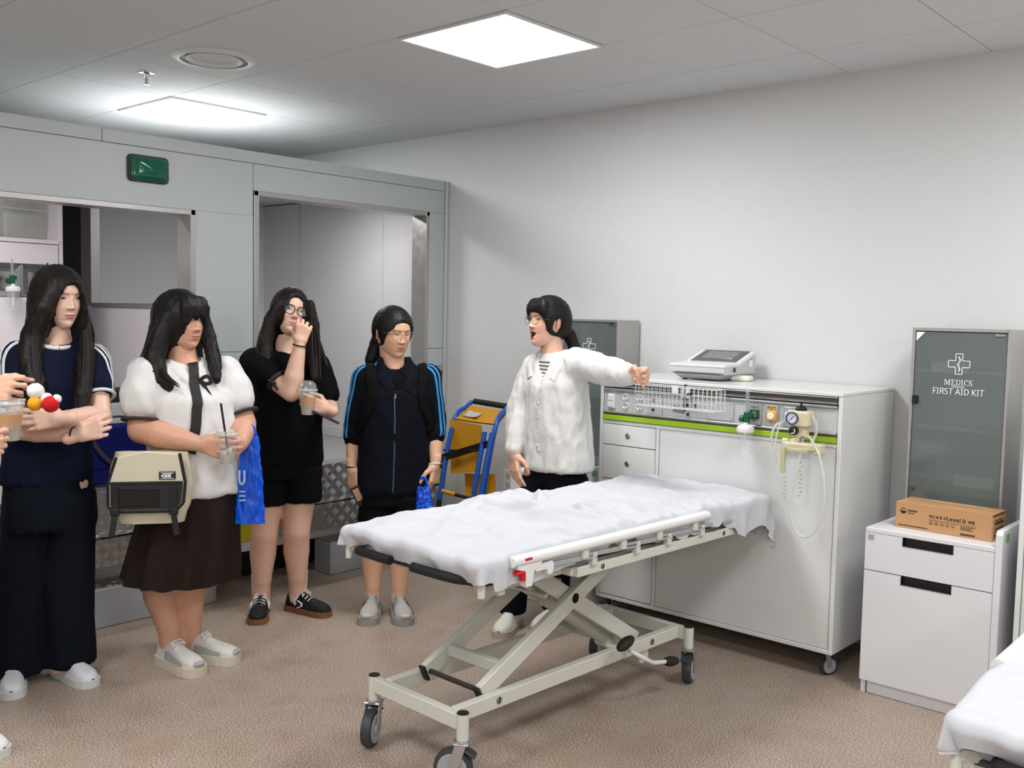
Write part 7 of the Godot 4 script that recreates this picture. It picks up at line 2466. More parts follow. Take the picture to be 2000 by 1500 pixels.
# ---------------------------------------------------------------- 3: black tee and shorts, hand to the cheek
func person_black() -> void:
	var base := Vector3(0.949, 0, 1.609)
	var t := person_node("person in black tee and shorts with glasses, one hand raised to the cheek", base)
	var ty := 0.38
	var fd := fwd(ty)
	var O := Vector3(0.017, 1.356, 0.0)
	var HB := Basis.from_euler(Vector3(deg_to_rad(-6), deg_to_rad(32), deg_to_rad(-13)))
	var skin := Color(0.87, 0.70, 0.615)
	var sR := Vector3(-0.113, 1.222, 0.06); var eR := Vector3(0.086, 1.092, 0.17); var wR := Vector3(0.127, 1.325, 0.175)
	var sL := Vector3(0.156, 1.208, -0.06); var eL := Vector3(0.232, 1.000, -0.03); var wL := Vector3(0.245, 1.015, 0.135)
	var mb := MB.new()
	mb.colored = true
	mb.tint = lin(skin)
	var f := Field.new(Vector3(-0.26, 0.02, -0.24), Vector3(0.34, 1.42, 0.28), 0.012)
	f.stack([[0.70, 0.025, 0, 0.14, 0.095], [0.9, 0.025, 0, 0.125, 0.09], [1.1, 0.025, 0, 0.14, 0.09], [1.23, 0.022, 0, 0.12, 0.06]], ty, 0.03, 0.03)
	f.cap(Vector3(0.022, 1.22, -0.025), O + HB * Vector3(0, 0.05, -0.012), 0.056, 0.052, 0.03)
	arm_bones(f, sR, eR, wR, [0.052, 0.043, 0.026])
	arm_bones(f, sL, eL, wL, [0.050, 0.041, 0.026])
	leg_bones(f, Vector3(-0.052, 0.746, 0.01), Vector3(-0.071, 0.400, 0.03), Vector3(-0.095, 0.100, 0.0), [0.086, 0.064, 0.062, 0.040], -fd)
	leg_bones(f, Vector3(0.097, 0.746, -0.02), Vector3(0.078, 0.411, 0.01), Vector3(0.073, 0.105, -0.05), [0.086, 0.064, 0.062, 0.040], -fd)
	f.mesh(mb)
	hand(mb, wR, Vector3(0.22, 0.9, 0.02), Vector3(0.2, 0.0, -1), Vector3(-1, 0.1, 0.2), [[1.0, 1.3, 0.9], [1.05, 1.35, 0.9], [1.1, 1.4, 0.9], [1.1, 1.4, 0.9]], T_FIST, 0.92, 0.027)
	hand(mb, wL, Vector3(-0.75, 0.30, 0.55), Vector3(-0.5, 0.1, -0.8), Vector3(0.2, 1, -0.1), [[0.45, 0.75, 0.45], [0.5, 0.8, 0.5], [0.5, 0.85, 0.5], [0.5, 0.85, 0.5]], T_GRIP, 0.95, 0.027)
	head_mesh(mb, O, HB, 0.98, {"skin": skin, "lips": Color(0.78, 0.47, 0.45), "eyes": 0.85})
	part("body", mb, M.skin, t)
	glasses(t, O, HB, 0.98, mat(Color(0.05, 0.055, 0.06), 0.25), 0.0245, 0.0021)
	var sf := Field.new(Vector3(-0.26, 0.71, -0.24), Vector3(0.34, 1.34, 0.28), 0.010)
	sf.stack([[0.738, 0.024, 0.0, 0.176, 0.130], [0.88, 0.026, 0, 0.168, 0.126], [1.02, 0.028, 0, 0.162, 0.122], [1.13, 0.026, 0, 0.164, 0.115], [1.21, 0.023, -0.004, 0.152, 0.086], [1.26, 0.022, -0.012, 0.090, 0.068], [1.285, 0.022, -0.014, 0.066, 0.060]], ty, 0.03, 0.008)
	sf.cap(sR, sR.lerp(eR, 0.42), 0.068, 0.070, 0.04)
	sf.chain([sL, sL.lerp(eL, 0.45), sL.lerp(eL, 0.66)], [0.064, 0.066, 0.064], 0.04)
	sf.ell(Vector3(0.022, 1.30, -0.004) + fd * 0.012, Vector3(0.060, 0.042, 0.060), Basis(), 0.01, true)
	field_part("tee_shirt", sf, cloth(Color(0.030, 0.033, 0.045), 55, 9.0, 0.04, 0.85), t, wrinkle(21, Vector3(7, 4, 7), 0.0045, Vector3(15, 6, 15), 0.003))
	var tf := Field.new(Vector3(-0.26, 0.50, -0.24), Vector3(0.32, 0.84, 0.24), 0.010)
	tf.stack([[0.68, 0.024, 0.0, 0.172, 0.128], [0.80, 0.024, 0, 0.162, 0.120]], ty, 0.03, 0.01)
	tf.stack([[0.545, -0.060, 0.012, 0.094, 0.106], [0.72, -0.052, 0.01, 0.092, 0.112]], ty, 0.015, 0.004)
	tf.stack([[0.560, 0.098, -0.012, 0.094, 0.106], [0.72, 0.096, -0.015, 0.092, 0.112]], ty, 0.015, 0.004)
	field_part("shorts", tf, cloth(Color(0.032, 0.037, 0.060), 56, 10.0, 0.04, 0.85), t, wrinkle(23, Vector3(9, 3, 9), 0.003))
	# socks
	var cf := Field.new(Vector3(-0.17, 0.03, -0.13), Vector3(0.15, 0.24, 0.09), 0.006)
	cf.chain([Vector3(-0.095, 0.06, 0.0), Vector3(-0.095, 0.11, 0.0), Vector3(-0.094, 0.185, 0.0)], [0.042, 0.043, 0.0475], 0.01)
	cf.chain([Vector3(0.073, 0.06, -0.05), Vector3(0.073, 0.11, -0.05), Vector3(0.075, 0.190, -0.045)], [0.042, 0.043, 0.0475], 0.01)
	field_part("socks", cf, mat(Color(0.84, 0.83, 0.83), 0.9), t, func(q: Vector3, _n: Vector3) -> float: return 0.0012 * sin(atan2(q.x + (0.095 if q.x < 0 else -0.073), q.z) * 26.0))
	var ws := {"upper": mat(Color(0.03, 0.03, 0.033), 0.75), "sole_mat": mat(Color(0.50, 0.33, 0.20), 0.6), "laces": mat(Color(0.9, 0.9, 0.9), 0.7), "star": mat(Color(0.9, 0.9, 0.9), 0.6), "sole": 0.026}
	shoe(t, Vector3(-0.090, 0, 0.015), ty - 0.25, 0.255, ws)
	shoe(t, Vector3(0.083, 0, -0.035), ty + 0.70, 0.255, ws)
	# hair
	var hf := Field.new(Vector3(-0.18, 1.14, -0.22), Vector3(0.26, 1.62, 0.18), 0.009)
	hf.ell(O + HB * Vector3(0, 0.121, -0.008), Vector3(0.089, 0.112, 0.114), HB, 0.02)
	hf.stack([[1.16, 0.02, -0.10, 0.125, 0.05], [1.28, 0.02, -0.08, 0.110, 0.065], [1.42, 0.045, -0.04, 0.094, 0.092]], ty, 0.03, 0.02)
	hf.chain([Vector3(0.0, 1.50, 0.055), Vector3(-0.040, 1.42, 0.062), Vector3(-0.058, 1.33, 0.070), Vector3(-0.055, 1.25, 0.085), Vector3(-0.02, 1.19, 0.115)], [0.026, 0.030, 0.034, 0.034, 0.024], 0.02)
	hf.chain([Vector3(0.140, 1.50, 0.025), Vector3(0.158, 1.40, 0.015), Vector3(0.160, 1.30, 0.03), Vector3(0.165, 1.22, 0.06), Vector3(0.180, 1.16, 0.085)], [0.024, 0.028, 0.034, 0.034, 0.024], 0.02)
	hf.ell(O + HB * Vector3(0.0, 0.080, 0.125), Vector3(0.055, 0.085, 0.074), HB, 0.01, true)
	hf.ell(O + HB * Vector3(0.0, 0.145, 0.118), Vector3(0.046, 0.050, 0.052), HB, 0.01, true)
	hf.ell(O + HB * Vector3(0.0, -0.045, 0.085), Vector3(0.050, 0.06, 0.07), HB, 0.01, true)
	var m := MB.new()
	hf.mesh(m, strands(24, O, 0.005))
	lock(m, [Vector3(-0.030, 1.45, 0.07), Vector3(-0.06, 1.36, 0.075), Vector3(-0.065, 1.26, 0.095), Vector3(-0.01, 1.165, 0.135)], 0.011, 16, 14, 0.026)
	lock(m, [Vector3(0.158, 1.45, 0.03), Vector3(0.166, 1.36, 0.04), Vector3(0.180, 1.23, 0.075), Vector3(0.19, 1.13, 0.10)], 0.011, 17, 14, 0.026)
	lock(m, [Vector3(0.17, 1.35, 0.0), Vector3(0.20, 1.26, 0.02), Vector3(0.225, 1.20, 0.04)], 0.007, 18, 6, 0.012)
	part("long_hair", m, M.hair_brown, t)
	m = MB.new()
	bangle(m, wR.lerp(eR, 0.06), wR - eR, 0.030, 0.0035)
	part("bracelet", m, M.black, t)
	m = MB.new()
	bangle(m, sR.lerp(eR, 0.66), eR - sR, 0.054, 0.012)
	var bq := sR.lerp(eR, 0.66) + Vector3(-0.01, 0.0, 0.06)
	m.ball(bq, Vector3(0.014, 0.014, 0.010), 6)
	m.tube([bq, bq + Vector3(0.02, -0.03, 0.0)], 0.006, 6)
	m.tube([bq, bq + Vector3(-0.025, 0.015, 0.0)], 0.006, 6)
	part("arm_band", m, M.black, t)
	iced_cup("iced_drink_cup", "clear iced drink cup with domed lid held by the person in black", pw(base, Vector3(0.170, 0.995, 0.205)), false, true)
	var ph := thing("smartphone", "dark smartphone held under the cup by the person in black", "phone", pw(base, Vector3(0.248, 0.985, 0.19)), YAW + 0.3)
	ph.rotation.z = -0.45
	part("phone_body", one_box(Vector3.ZERO, Vector3(0.135, 0.010, 0.068), 0.004), M.black, ph)
	part("phone_screen", one_box(Vector3(0, 0.0052, 0), Vector3(0.128, 0.0012, 0.062), 0.0), M.black_gloss, ph)

# ---------------------------------------------------------------- 4: navy track jacket with light blue stripes
func person_track() -> void:
	var base := Vector3(1.327, 0, 1.268)
	var t := person_node("person in navy track jacket with light blue sleeve stripes and round glasses, eyes lowered", base)
	var ty := 0.20
	var fd := fwd(ty)
	var O := Vector3(0.007, 1.270, -0.045)
	var HB := Basis.from_euler(Vector3(deg_to_rad(12), deg_to_rad(36), 0))
	var skin := Color(0.84, 0.655, 0.545)
	var sR := Vector3(-0.108, 1.158, 0.02); var eR := Vector3(-0.158, 0.925, -0.02); var wR := Vector3(-0.161, 0.725, 0.03)
	var sL := Vector3(0.195, 1.166, -0.03); var eL := Vector3(0.226, 0.944, -0.04); var wL := Vector3(0.236, 0.748, 0.02)
	var mb := MB.new()
	mb.colored = true
	mb.tint = lin(skin)
	var f := Field.new(Vector3(-0.24, 0.02, -0.22), Vector3(0.32, 1.36, 0.22), 0.012)
	f.stack([[0.58, 0.035, 0, 0.14, 0.095], [0.8, 0.035, 0, 0.13, 0.09], [1.02, 0.04, 0, 0.14, 0.09], [1.17, 0.04, 0, 0.12, 0.06]], ty, 0.03, 0.03)
	f.cap(Vector3(0.030, 1.15, -0.035), O + HB * Vector3(0, 0.05, -0.012), 0.060, 0.056, 0.03)
	arm_bones(f, sR, eR, wR, [0.046, 0.039, 0.026])
	arm_bones(f, sL, eL, wL, [0.046, 0.039, 0.026])
	leg_bones(f, Vector3(-0.037, 0.632, 0), Vector3(-0.056, 0.360, 0.02), Vector3(-0.061, 0.09, 0), [0.080, 0.056, 0.054, 0.035], -fd)
	leg_bones(f, Vector3(0.112, 0.635, 0), Vector3(0.080, 0.363, 0.02), Vector3(0.066, 0.093, 0), [0.080, 0.056, 0.054, 0.035], -fd)
	f.mesh(mb)
	hand(mb, wR, Vector3(0.18, -1, 0.15), Vector3(0.6, 0, -0.5), Vector3(0.8, 0.1, 0.7), [[0.35, 0.5, 0.3], [0.4, 0.5, 0.35], [0.45, 0.55, 0.35], [0.45, 0.6, 0.4]], T_GRIP, 1.0, 0.027)
	hand(mb, wL, Vector3(-0.12, -1, 0.12), Vector3(-0.8, 0, -0.3), Vector3(-0.35, 0.1, 0.95), [[0.45, 0.6, 0.4], [0.5, 0.65, 0.4], [0.55, 0.7, 0.4], [0.55, 0.7, 0.4]], T_RELAX, 0.98, 0.027)
	head_mesh(mb, O, HB, 1.03, {"skin": skin, "lips": Color(0.72, 0.46, 0.42), "eyes": 0.1, "wide": 1.04, "jaw": 1.08})
	part("body", mb, M.skin, t)
	glasses(t, O, HB, 1.03, mat(Color(0.62, 0.55, 0.45), 0.2, 0.8), 0.0245, 0.0012)
	# jacket
	var sf := Field.new(Vector3(-0.25, 0.58, -0.22), Vector3(0.33, 1.29, 0.22), 0.009)
	sf.stack([[0.612, 0.034, 0.0, 0.172, 0.128], [0.64, 0.034, 0.0, 0.176, 0.132], [0.80, 0.036, 0, 0.170, 0.126], [0.98, 0.040, 0, 0.166, 0.122], [1.08, 0.042, 0, 0.166, 0.114], [1.155, 0.042, -0.005, 0.158, 0.088], [1.20, 0.038, -0.018, 0.092, 0.075], [1.248, 0.030, -0.028, 0.074, 0.072]], ty, 0.03, 0.008)
	for a in [[sR, eR, wR], [sL, eL, wL]]:
		var cuff: Vector3 = a[1].lerp(a[2], 0.36)
		sf.chain([a[0], a[0].lerp(a[1], 0.5), a[1], a[1].lerp(a[2], 0.22), cuff], [0.060, 0.057, 0.054, 0.052, 0.043], 0.035)
	sf.ell(Vector3(0.030, 1.262, -0.018) + fd * 0.030, Vector3(0.058, 0.075, 0.070), Basis(), 0.01, true)
	var pp := Vector3(0.046, 1.15, 0.0) + fd * 0.10
	sf.ell(pp + Vector3(0, 0.01, 0), Vector3(0.036, 0.055, 0.05), Basis(), 0.01, true)
	var navy := cloth(Color(0.036, 0.046, 0.085), 57, 9.0, 0.03, 0.85)
	var wr := wrinkle(31, Vector3(8, 5, 8), 0.0035, Vector3(17, 9, 17), 0.0030)
	var jk := field_part("track_jacket", sf, navy, t, wr)
	var inner := Field.new(Vector3(-0.10, 1.05, -0.12), Vector3(0.18, 1.24, 0.16), 0.009)
	inner.stack([[1.06, 0.042, 0, 0.10, 0.106], [1.15, 0.042, -0.004, 0.09, 0.086], [1.195, 0.036, -0.016, 0.070, 0.074]], ty, 0.02, 0.01)
	field_part("inner_tee", inner, cloth(Color(0.03, 0.035, 0.05), 58, 9.0, 0.03, 0.9), t)
	var m := MB.new()
	for q in [-1.0, 1.0]:
		# turned-down collar wings
		ribbon(m, sf, [Vector3(0.034, 1.25, -0.03) + Basis(Vector3.UP, ty) * Vector3(q * 0.075, 0, -0.03), Vector3(0.036, 1.232, -0.02) + Basis(Vector3.UP, ty) * Vector3(q * 0.088, 0, 0.03), Vector3(0.042, 1.185, -0.01) + Basis(Vector3.UP, ty) * Vector3(q * 0.078, 0, 0.095), Vector3(0.046, 1.120, 0.0) + Basis(Vector3.UP, ty) * Vector3(q * 0.035, 0, 0.125)], 0.050, 0.006)
	part("collar", m, navy, jk)
	var lb := mat(Color(0.16, 0.50, 0.74), 0.6)
	for k in 2:
		for q in [-1.0, 1.0]:
			var off := Vector3(-q * 0.7, 0, 0.7) * (k - 0.5) * 0.026
			var pts := [Vector3(-0.095, 1.222, 0.022), Vector3(-0.148, 1.178, 0.058), Vector3(-0.176, 1.08, 0.052), Vector3(-0.200, 0.97, 0.032), Vector3(-0.205, 0.91, 0.028), Vector3(-0.204, 0.868, 0.035)] if q < 0.0 else [Vector3(0.178, 1.228, 0.0), Vector3(0.236, 1.185, 0.014), Vector3(0.258, 1.08, 0.012), Vector3(0.270, 0.97, 0.006), Vector3(0.273, 0.92, 0.008), Vector3(0.272, 0.885, 0.014)]
			m = MB.new()
			ribbon(m, sf, pts.map(func(e): return e + off), 0.0115, 0.002, 4, wr)
			part("sleeve_stripe", m, lb, jk)
			m = MB.new()
			ribbon(m, sf, [Vector3(0.036, 1.24, -0.02) + Basis(Vector3.UP, ty) * Vector3(q * 0.090, -0.005 - 0.012 * k, -0.02), Vector3(0.038, 1.215, -0.02) + Basis(Vector3.UP, ty) * Vector3(q * (0.096 + 0.012 * k), -0.004 - 0.006 * k, 0.03)], 0.006, 0.010)
			part("collar_stripe", m, lb, jk)
	m = MB.new()
	ribbon(m, sf, [Vector3(0.052, 1.088, 0.15), Vector3(0.056, 0.98, 0.15), Vector3(0.056, 0.86, 0.15), Vector3(0.054, 0.74, 0.15), Vector3(0.050, 0.625, 0.15)], 0.008, 0.0035)
	part("zip", m, mat(Color(0.16, 0.25, 0.36), 0.5), jk)
	m = MB.new()
	var zq := sf.hit(Vector3(0.052, 1.080, 0.3), Vector3(0, 0, -1), 0.004)
	m.box(zq, Vector3(0.007, 0.022, 0.004), 0.001)
	part("zip_pull", m, M.steel, jk)
	# shorts
	var tf := Field.new(Vector3(-0.22, 0.36, -0.2), Vector3(0.28, 0.70, 0.2), 0.011)
	tf.stack([[0.56, 0.035, 0.0, 0.168, 0.122], [0.66, 0.035, 0, 0.160, 0.115]], ty, 0.03, 0.01)
	tf.stack([[0.41, -0.052, 0.01, 0.085, 0.098], [0.60, -0.042, 0.0, 0.088, 0.108]], ty, 0.015, 0.004)
	tf.stack([[0.41, 0.090, 0.01, 0.085, 0.098], [0.60, 0.108, 0.0, 0.088, 0.108]], ty, 0.015, 0.004)
	field_part("shorts", tf, cloth(Color(0.025, 0.027, 0.036), 59, 10.0, 0.04, 0.85), t, wrinkle(33, Vector3(9, 3, 9), 0.003))
	var cf := Field.new(Vector3(-0.13, 0.03, -0.07), Vector3(0.14, 0.15, 0.07), 0.006)
	cf.chain([Vector3(-0.061, 0.06, 0.0), Vector3(-0.061, 0.105, 0.0)], [0.038, 0.040], 0.01)
	cf.chain([Vector3(0.066, 0.06, 0.0), Vector3(0.066, 0.105, 0.0)], [0.038, 0.040], 0.01)
	field_part("socks", cf, mat(Color(0.74, 0.72, 0.70), 0.9), t)
	var ws := {"upper": mat(Color(0.66, 0.645, 0.62), 0.7), "sole_mat": mat(Color(0.58, 0.58, 0.575), 0.6), "laces": mat(Color(0.50, 0.53, 0.58), 0.7), "panel": mat(Color(0.72, 0.70, 0.67), 0.5), "sole": 0.034, "wide": 1.06}
	shoe(t, Vector3(-0.060, 0, 0.0), -0.02, 0.245, ws)
	shoe(t, Vector3(0.066, 0, 0.0), 0.30, 0.245, ws)
	# hair pulled back
	var hf := Field.new(Vector3(-0.20, 1.12, -0.26), Vector3(0.16, 1.53, 0.12), 0.008)
	hf.ell(O + HB * Vector3(0, 0.124, -0.010), Vector3(0.094, 0.112, 0.118), HB, 0.02)
	hf.ell(O + HB * Vector3(0, 0.10, -0.05), Vector3(0.072, 0.075, 0.062), HB, 0.02)
	hf.chain([O + HB * Vector3(-0.02, 0.085, -0.105), Vector3(-0.070, 1.315, -0.13), Vector3(-0.095, 1.235, -0.12), Vector3(-0.105, 1.19, -0.11)], [0.024, 0.036, 0.034, 0.016], 0.015)
	hf.ell(O + HB * Vector3(0.0, 0.055, 0.120), Vector3(0.135, 0.105, 0.088), HB, 0.01, true)
	hf.ell(O + HB * Vector3(0.0, 0.140, 0.130), Vector3(0.064, 0.048, 0.066), HB, 0.01, true)
	hf.ell(O + HB * Vector3(0.0, -0.03, 0.02), Vector3(0.075, 0.07, 0.08), HB, 0.01, true)
	hf.ell(O + HB * Vector3(0.078, 0.085, -0.008), Vector3(0.024, 0.040, 0.028), HB, 0.01, true)
	hf.ell(O + HB * Vector3(-0.078, 0.085, -0.008), Vector3(0.024, 0.040, 0.028), HB, 0.01, true)
	m = MB.new()
	hf.mesh(m, strands(44, O, 0.003))
	lock(m, [O + HB * Vector3(-0.02, 0.085, -0.11), Vector3(-0.075, 1.31, -0.13), Vector3(-0.095, 1.235, -0.115), Vector3(-0.11, 1.17, -0.10)], 0.010, 26, 8, 0.018)
	part("ponytail_hair", m, M.hair, t)
	# watch and bracelet
	m = MB.new()
	bangle(m, wL, wL - eL, 0.0295, 0.0075, 0.5)
	var wt := part("wristwatch", m, M.white_plastic, t)
	part("watch_case", one_box(wL + Vector3(0.029, 0.0, 0.006), Vector3(0.010, 0.034, 0.028), 0.004), M.black_gloss, wt)
	m = MB.new()
	bangle(m, wR, wR - eR, 0.0285, 0.0030)
	part("bracelet", m, M.black, t)
	backpack(base, sf, ty)
	var wa := thing("wallet", "dark brown leather wallet in the hand of the person in the track jacket", "wallet", pw(base, Vector3(-0.118, 0.600, 0.085)), YAW + 0.25)
	wa.rotation.z = 0.45
	part("cover", one_box(Vector3.ZERO, Vector3(0.052, 0.098, 0.016), 0.004), mat(Color(0.10, 0.075, 0.055), 0.3), wa)
	part("pages", one_box(Vector3(-0.004, 0.01, 0.0085), Vector3(0.030, 0.06, 0.003), 0.001), mat(Color(0.62, 0.47, 0.37), 0.6), wa)
	plastic_bag("plastic_shopping_bag", "crumpled blue plastic bag held beside the track jacket above the bed", pw(base, Vector3(0.185, 0.505, 0.09)), 0.15, 0.12, YAW - 0.4, 8)

func backpack(base: Vector3, sf: Field, ty: float) -> void:
	var t := thing("backpack", "black backpack with padded straps worn over the track jacket", "backpack", pw(base, Vector3(0.04, 0.78, -0.19)), YAW + ty)
	var blk := cloth(Color(0.03, 0.03, 0.032), 62, 10.0, 0.04, 0.85)
	var m := MB.new()
	m.box(Vector3(0, 0.19, 0.0), Vector3(0.25, 0.38, 0.12), 0.035)
	part("pack_body", m, blk, t)
	m = MB.new()
	m.box(Vector3(0, 0.12, -0.07), Vector3(0.20, 0.18, 0.05), 0.02)
	part("front_pocket", m, blk, t)
	var xf := t.transform.affine_inverse() * Transform3D(Basis(Vector3.UP, YAW), base)
	for q in [-1.0, 1.0]:
		m = MB.new()
		var cx := 0.040
		var off := Basis(Vector3.UP, ty)
		var raw := [Vector3(cx, 1.16, 0) + off * Vector3(q * 0.09, 0, -0.11), Vector3(cx, 1.225, 0) + off * Vector3(q * 0.115, 0, -0.02), Vector3(cx, 1.16, 0) + off * Vector3(q * 0.125, 0, 0.09), Vector3(cx, 1.06, 0) + off * Vector3(q * 0.128, 0, 0.11), Vector3(cx, 0.98, 0) + off * Vector3(q * 0.145, 0, 0.07), Vector3(cx, 0.90, 0) + off * Vector3(q * 0.165, 0, 0.01)]
		var c := curve(raw, 6)
		var rp := PackedVector3Array()
		for i in c.size():
			var p := sf.snap(c[i], 0.010)
			var nn := sf.grad(p)
			var tt: Vector3 = (c[mini(i + 1, c.size() - 1)] - c[maxi(i - 1, 0)]).normalized()
			var sd := nn.cross(tt).normalized() * 0.026
			rp.append(xf * (p - sd - nn * 0.008)); rp.append(xf * (p - sd)); rp.append(xf * (p - sd * 0.6 + nn * 0.004)); rp.append(xf * (p + sd * 0.6 + nn * 0.004)); rp.append(xf * (p + sd)); rp.append(xf * (p + sd - nn * 0.008))
		m.grid(rp, c.size(), 6)
		part("shoulder_strap", m, blk, t)

# ---------------------------------------------------------------- 5: instructor in white shirt, arm stretched out
func person_teacher() -> void:
	var base := Vector3(1.94, 0, 0.879)
	var t := person_node("instructor in open white linen shirt and dark jeans, speaking with one arm stretched out", base)
	t.name = numbered("person") if not t.name.begins_with("person") else t.name
	var ty := -0.80
	var fd := fwd(ty)
	var O := Vector3(0.037, 1.338, -0.008)
	var HB := Basis.from_euler(Vector3(deg_to_rad(-3), deg_to_rad(-56), 0))
	var skin := Color(0.87, 0.69, 0.59)
	var sR := Vector3(-0.018, 1.225, -0.085); var eR := Vector3(-0.086, 1.021, -0.075); var wR := Vector3(-0.105, 0.821, -0.01)
	var sL := Vector3(0.175, 1.262, 0.09); var eL := Vector3(0.292, 1.235, 0.24); var wL := Vector3(0.380, 1.225, 0.40)
	var mb := MB.new()
	mb.colored = true
	mb.tint = lin(skin)
	var f := Field.new(Vector3(-0.26, 0.02, -0.24), Vector3(0.50, 1.42, 0.50), 0.012)
	f.stack([[0.72, 0.095, 0, 0.135, 0.09], [0.9, 0.09, 0, 0.125, 0.085], [1.1, 0.085, 0, 0.13, 0.085], [1.25, 0.078, 0, 0.12, 0.06]], ty, 0.03, 0.03)
	f.cap(Vector3(0.074, 1.24, -0.005), O + HB * Vector3(0, 0.05, -0.014), 0.054, 0.050, 0.03)
	arm_bones(f, sR, eR, wR, [0.044, 0.037, 0.026])
	arm_bones(f, sL, eL, wL, [0.044, 0.037, 0.027])
	leg_bones(f, Vector3(0.031, 0.769, -0.03), Vector3(-0.058, 0.41, 0.0), Vector3(-0.098, 0.09, 0.03), [0.078, 0.054, 0.052, 0.035], -fd)
	leg_bones(f, Vector3(0.153, 0.764, 0.03), Vector3(0.10, 0.402, 0.02), Vector3(0.11, 0.09, -0.03), [0.078, 0.054, 0.052, 0.035], -fd)
	f.mesh(mb)
	hand(mb, wR, Vector3(0.08, -1, 0.2), Vector3(0.6, 0, -0.6), Vector3(0.55, 0.05, 0.85), [0.22, 0.26, 0.3, 0.35], T_RELAX, 0.98, 0.027)
	hand(mb, wL, Vector3(0.80, 0.02, 0.55), Vector3(-0.5, -0.35, 0.75), Vector3(0.05, 0.9, 0.35), C_FIST, T_FIST, 1.0, 0.028)
	head_mesh(mb, O, HB, 0.97, {"skin": skin, "lips": Color(0.74, 0.40, 0.38), "eyes": 0.8, "mouth": 1.0})
	part("body", mb, M.skin, t)
	glasses(t, O, HB, 0.97, mat(Color(0.50, 0.42, 0.38), 0.2, 0.8), 0.0225, 0.0012)
	# striped tee
	var ti := Field.new(Vector3(-0.16, 0.98, -0.2), Vector3(0.32, 1.32, 0.2), 0.009)
	ti.stack([[1.0, 0.088, 0, 0.14, 0.104], [1.15, 0.084, 0, 0.138, 0.100], [1.225, 0.079, -0.004, 0.122, 0.078], [1.290, 0.073, -0.008, 0.062, 0.062]], ty, 0.02, 0.01)
	var tee := field_part("striped_tee", ti, mat(Color(0.84, 0.84, 0.83), 0.85), t)
	var m: MB
	for k in 12:
		var y := 1.075 + k * 0.0165
		var ln := []
		for j in 9:
			var a := ty + (j - 4) * 0.18
			ln.append(ti.hit(Vector3(0.08, y, 0.0) + fwd(a) * 0.25, -fwd(a), 0.0))
		m = MB.new()
		ribbon(m, ti, ln, 0.0045, 0.0022, 2)
		part("stripe", m, mat(Color(0.22, 0.22, 0.24), 0.85), tee)
	# shirt
	var sf := Field.new(Vector3(-0.22, 0.70, -0.24), Vector3(0.46, 1.35, 0.46), 0.009)
	sf.stack([[0.760, 0.100, 0.0, 0.186, 0.132], [0.90, 0.098, 0, 0.176, 0.126], [1.05, 0.092, 0, 0.165, 0.120], [1.15, 0.086, 0, 0.158, 0.112], [1.23, 0.080, -0.004, 0.142, 0.088], [1.275, 0.076, -0.01, 0.092, 0.072], [1.305, 0.074, -0.012, 0.068, 0.064]], ty, 0.03, 0.006)
	sf.chain([sR, sR.lerp(eR, 0.5), eR, eR.lerp(wR, 0.5), eR.lerp(wR, 0.88)], [0.058, 0.056, 0.054, 0.050, 0.040], 0.035)
	sf.chain([sL, sL.lerp(eL, 0.5), eL, eL.lerp(wL, 0.5), eL.lerp(wL, 0.90)], [0.064, 0.064, 0.062, 0.056, 0.044], 0.035)
	sf.ell(Vector3(0.074, 1.322, -0.004) + fd * 0.014, Vector3(0.060, 0.045, 0.060), Basis(), 0.01, true)
	var nb := Vector3(0.078, 1.29, 0.0) + fd * 0.085
	var vb := Vector3(0.086, 1.085, 0.0) + fd * 0.135
	sf.cap(nb + fd * 0.01, vb + fd * 0.01, 0.085, 0.014, 0.01, fd, 0.62, true)
	sf.cap(Vector3(0.098, 0.845, 0.0) + fd * 0.135, Vector3(0.10, 0.74, 0.0) + fd * 0.14, 0.004, 0.024, 0.01, fd, 0.6, true)
	var linen := cloth(Color(0.875, 0.87, 0.86), 60, 14.0, 0.06, 0.85)
	var sh := field_part("open_shirt", sf, linen, t, wrinkle(41, Vector3(10, 3.2, 10), 0.0075, Vector3(22, 14, 22), 0.0030))
	for q in [-1.0, 1.0]:
		m = MB.new()
		ribbon(m, sf, [Vector3(0.074, 1.305, -0.01) + Basis(Vector3.UP, ty) * Vector3(q * 0.072, 0, -0.03), Vector3(0.075, 1.29, 0) + Basis(Vector3.UP, ty) * Vector3(q * 0.088, 0, 0.03), Vector3(0.077, 1.245, 0) + Basis(Vector3.UP, ty) * Vector3(q * 0.096, 0, 0.085), Vector3(0.080, 1.19, 0) + Basis(Vector3.UP, ty) * Vector3(q * 0.078, 0, 0.12)], 0.034, 0.006)
		part("collar_wing", m, linen, sh)
	m = MB.new()
	ribbon(m, sf, [Vector3(0.086, 1.08, 0) + fd * 0.16, Vector3(0.092, 1.0, 0) + fd * 0.16, Vector3(0.096, 0.92, 0) + fd * 0.16, Vector3(0.098, 0.85, 0) + fd * 0.16], 0.026, 0.003)
	part("placket", m, linen, sh)
	m = MB.new()
	for k in 4:
		var q := sf.hit(Vector3(0.09, 1.07 - k * 0.065, 0) + fd * 0.4, -fd, 0.004)
		m.ball(q, Vector3(0.0045, 0.0045, 0.0045), 5)
	part("buttons", m, M.white_plastic, sh)
	# jeans
	var tf := Field.new(Vector3(-0.24, 0.02, -0.22), Vector3(0.32, 0.88, 0.22), 0.012)
	tf.stack([[0.68, 0.092, 0.0, 0.155, 0.112], [0.85, 0.092, 0, 0.148, 0.108]], ty, 0.03, 0.01)
	tf.stack([[0.075, -0.098, 0.03, 0.058, 0.062], [0.40, -0.058, 0.0, 0.066, 0.070], [0.72, 0.035, -0.03, 0.085, 0.098]], ty, 0.012, 0.004)
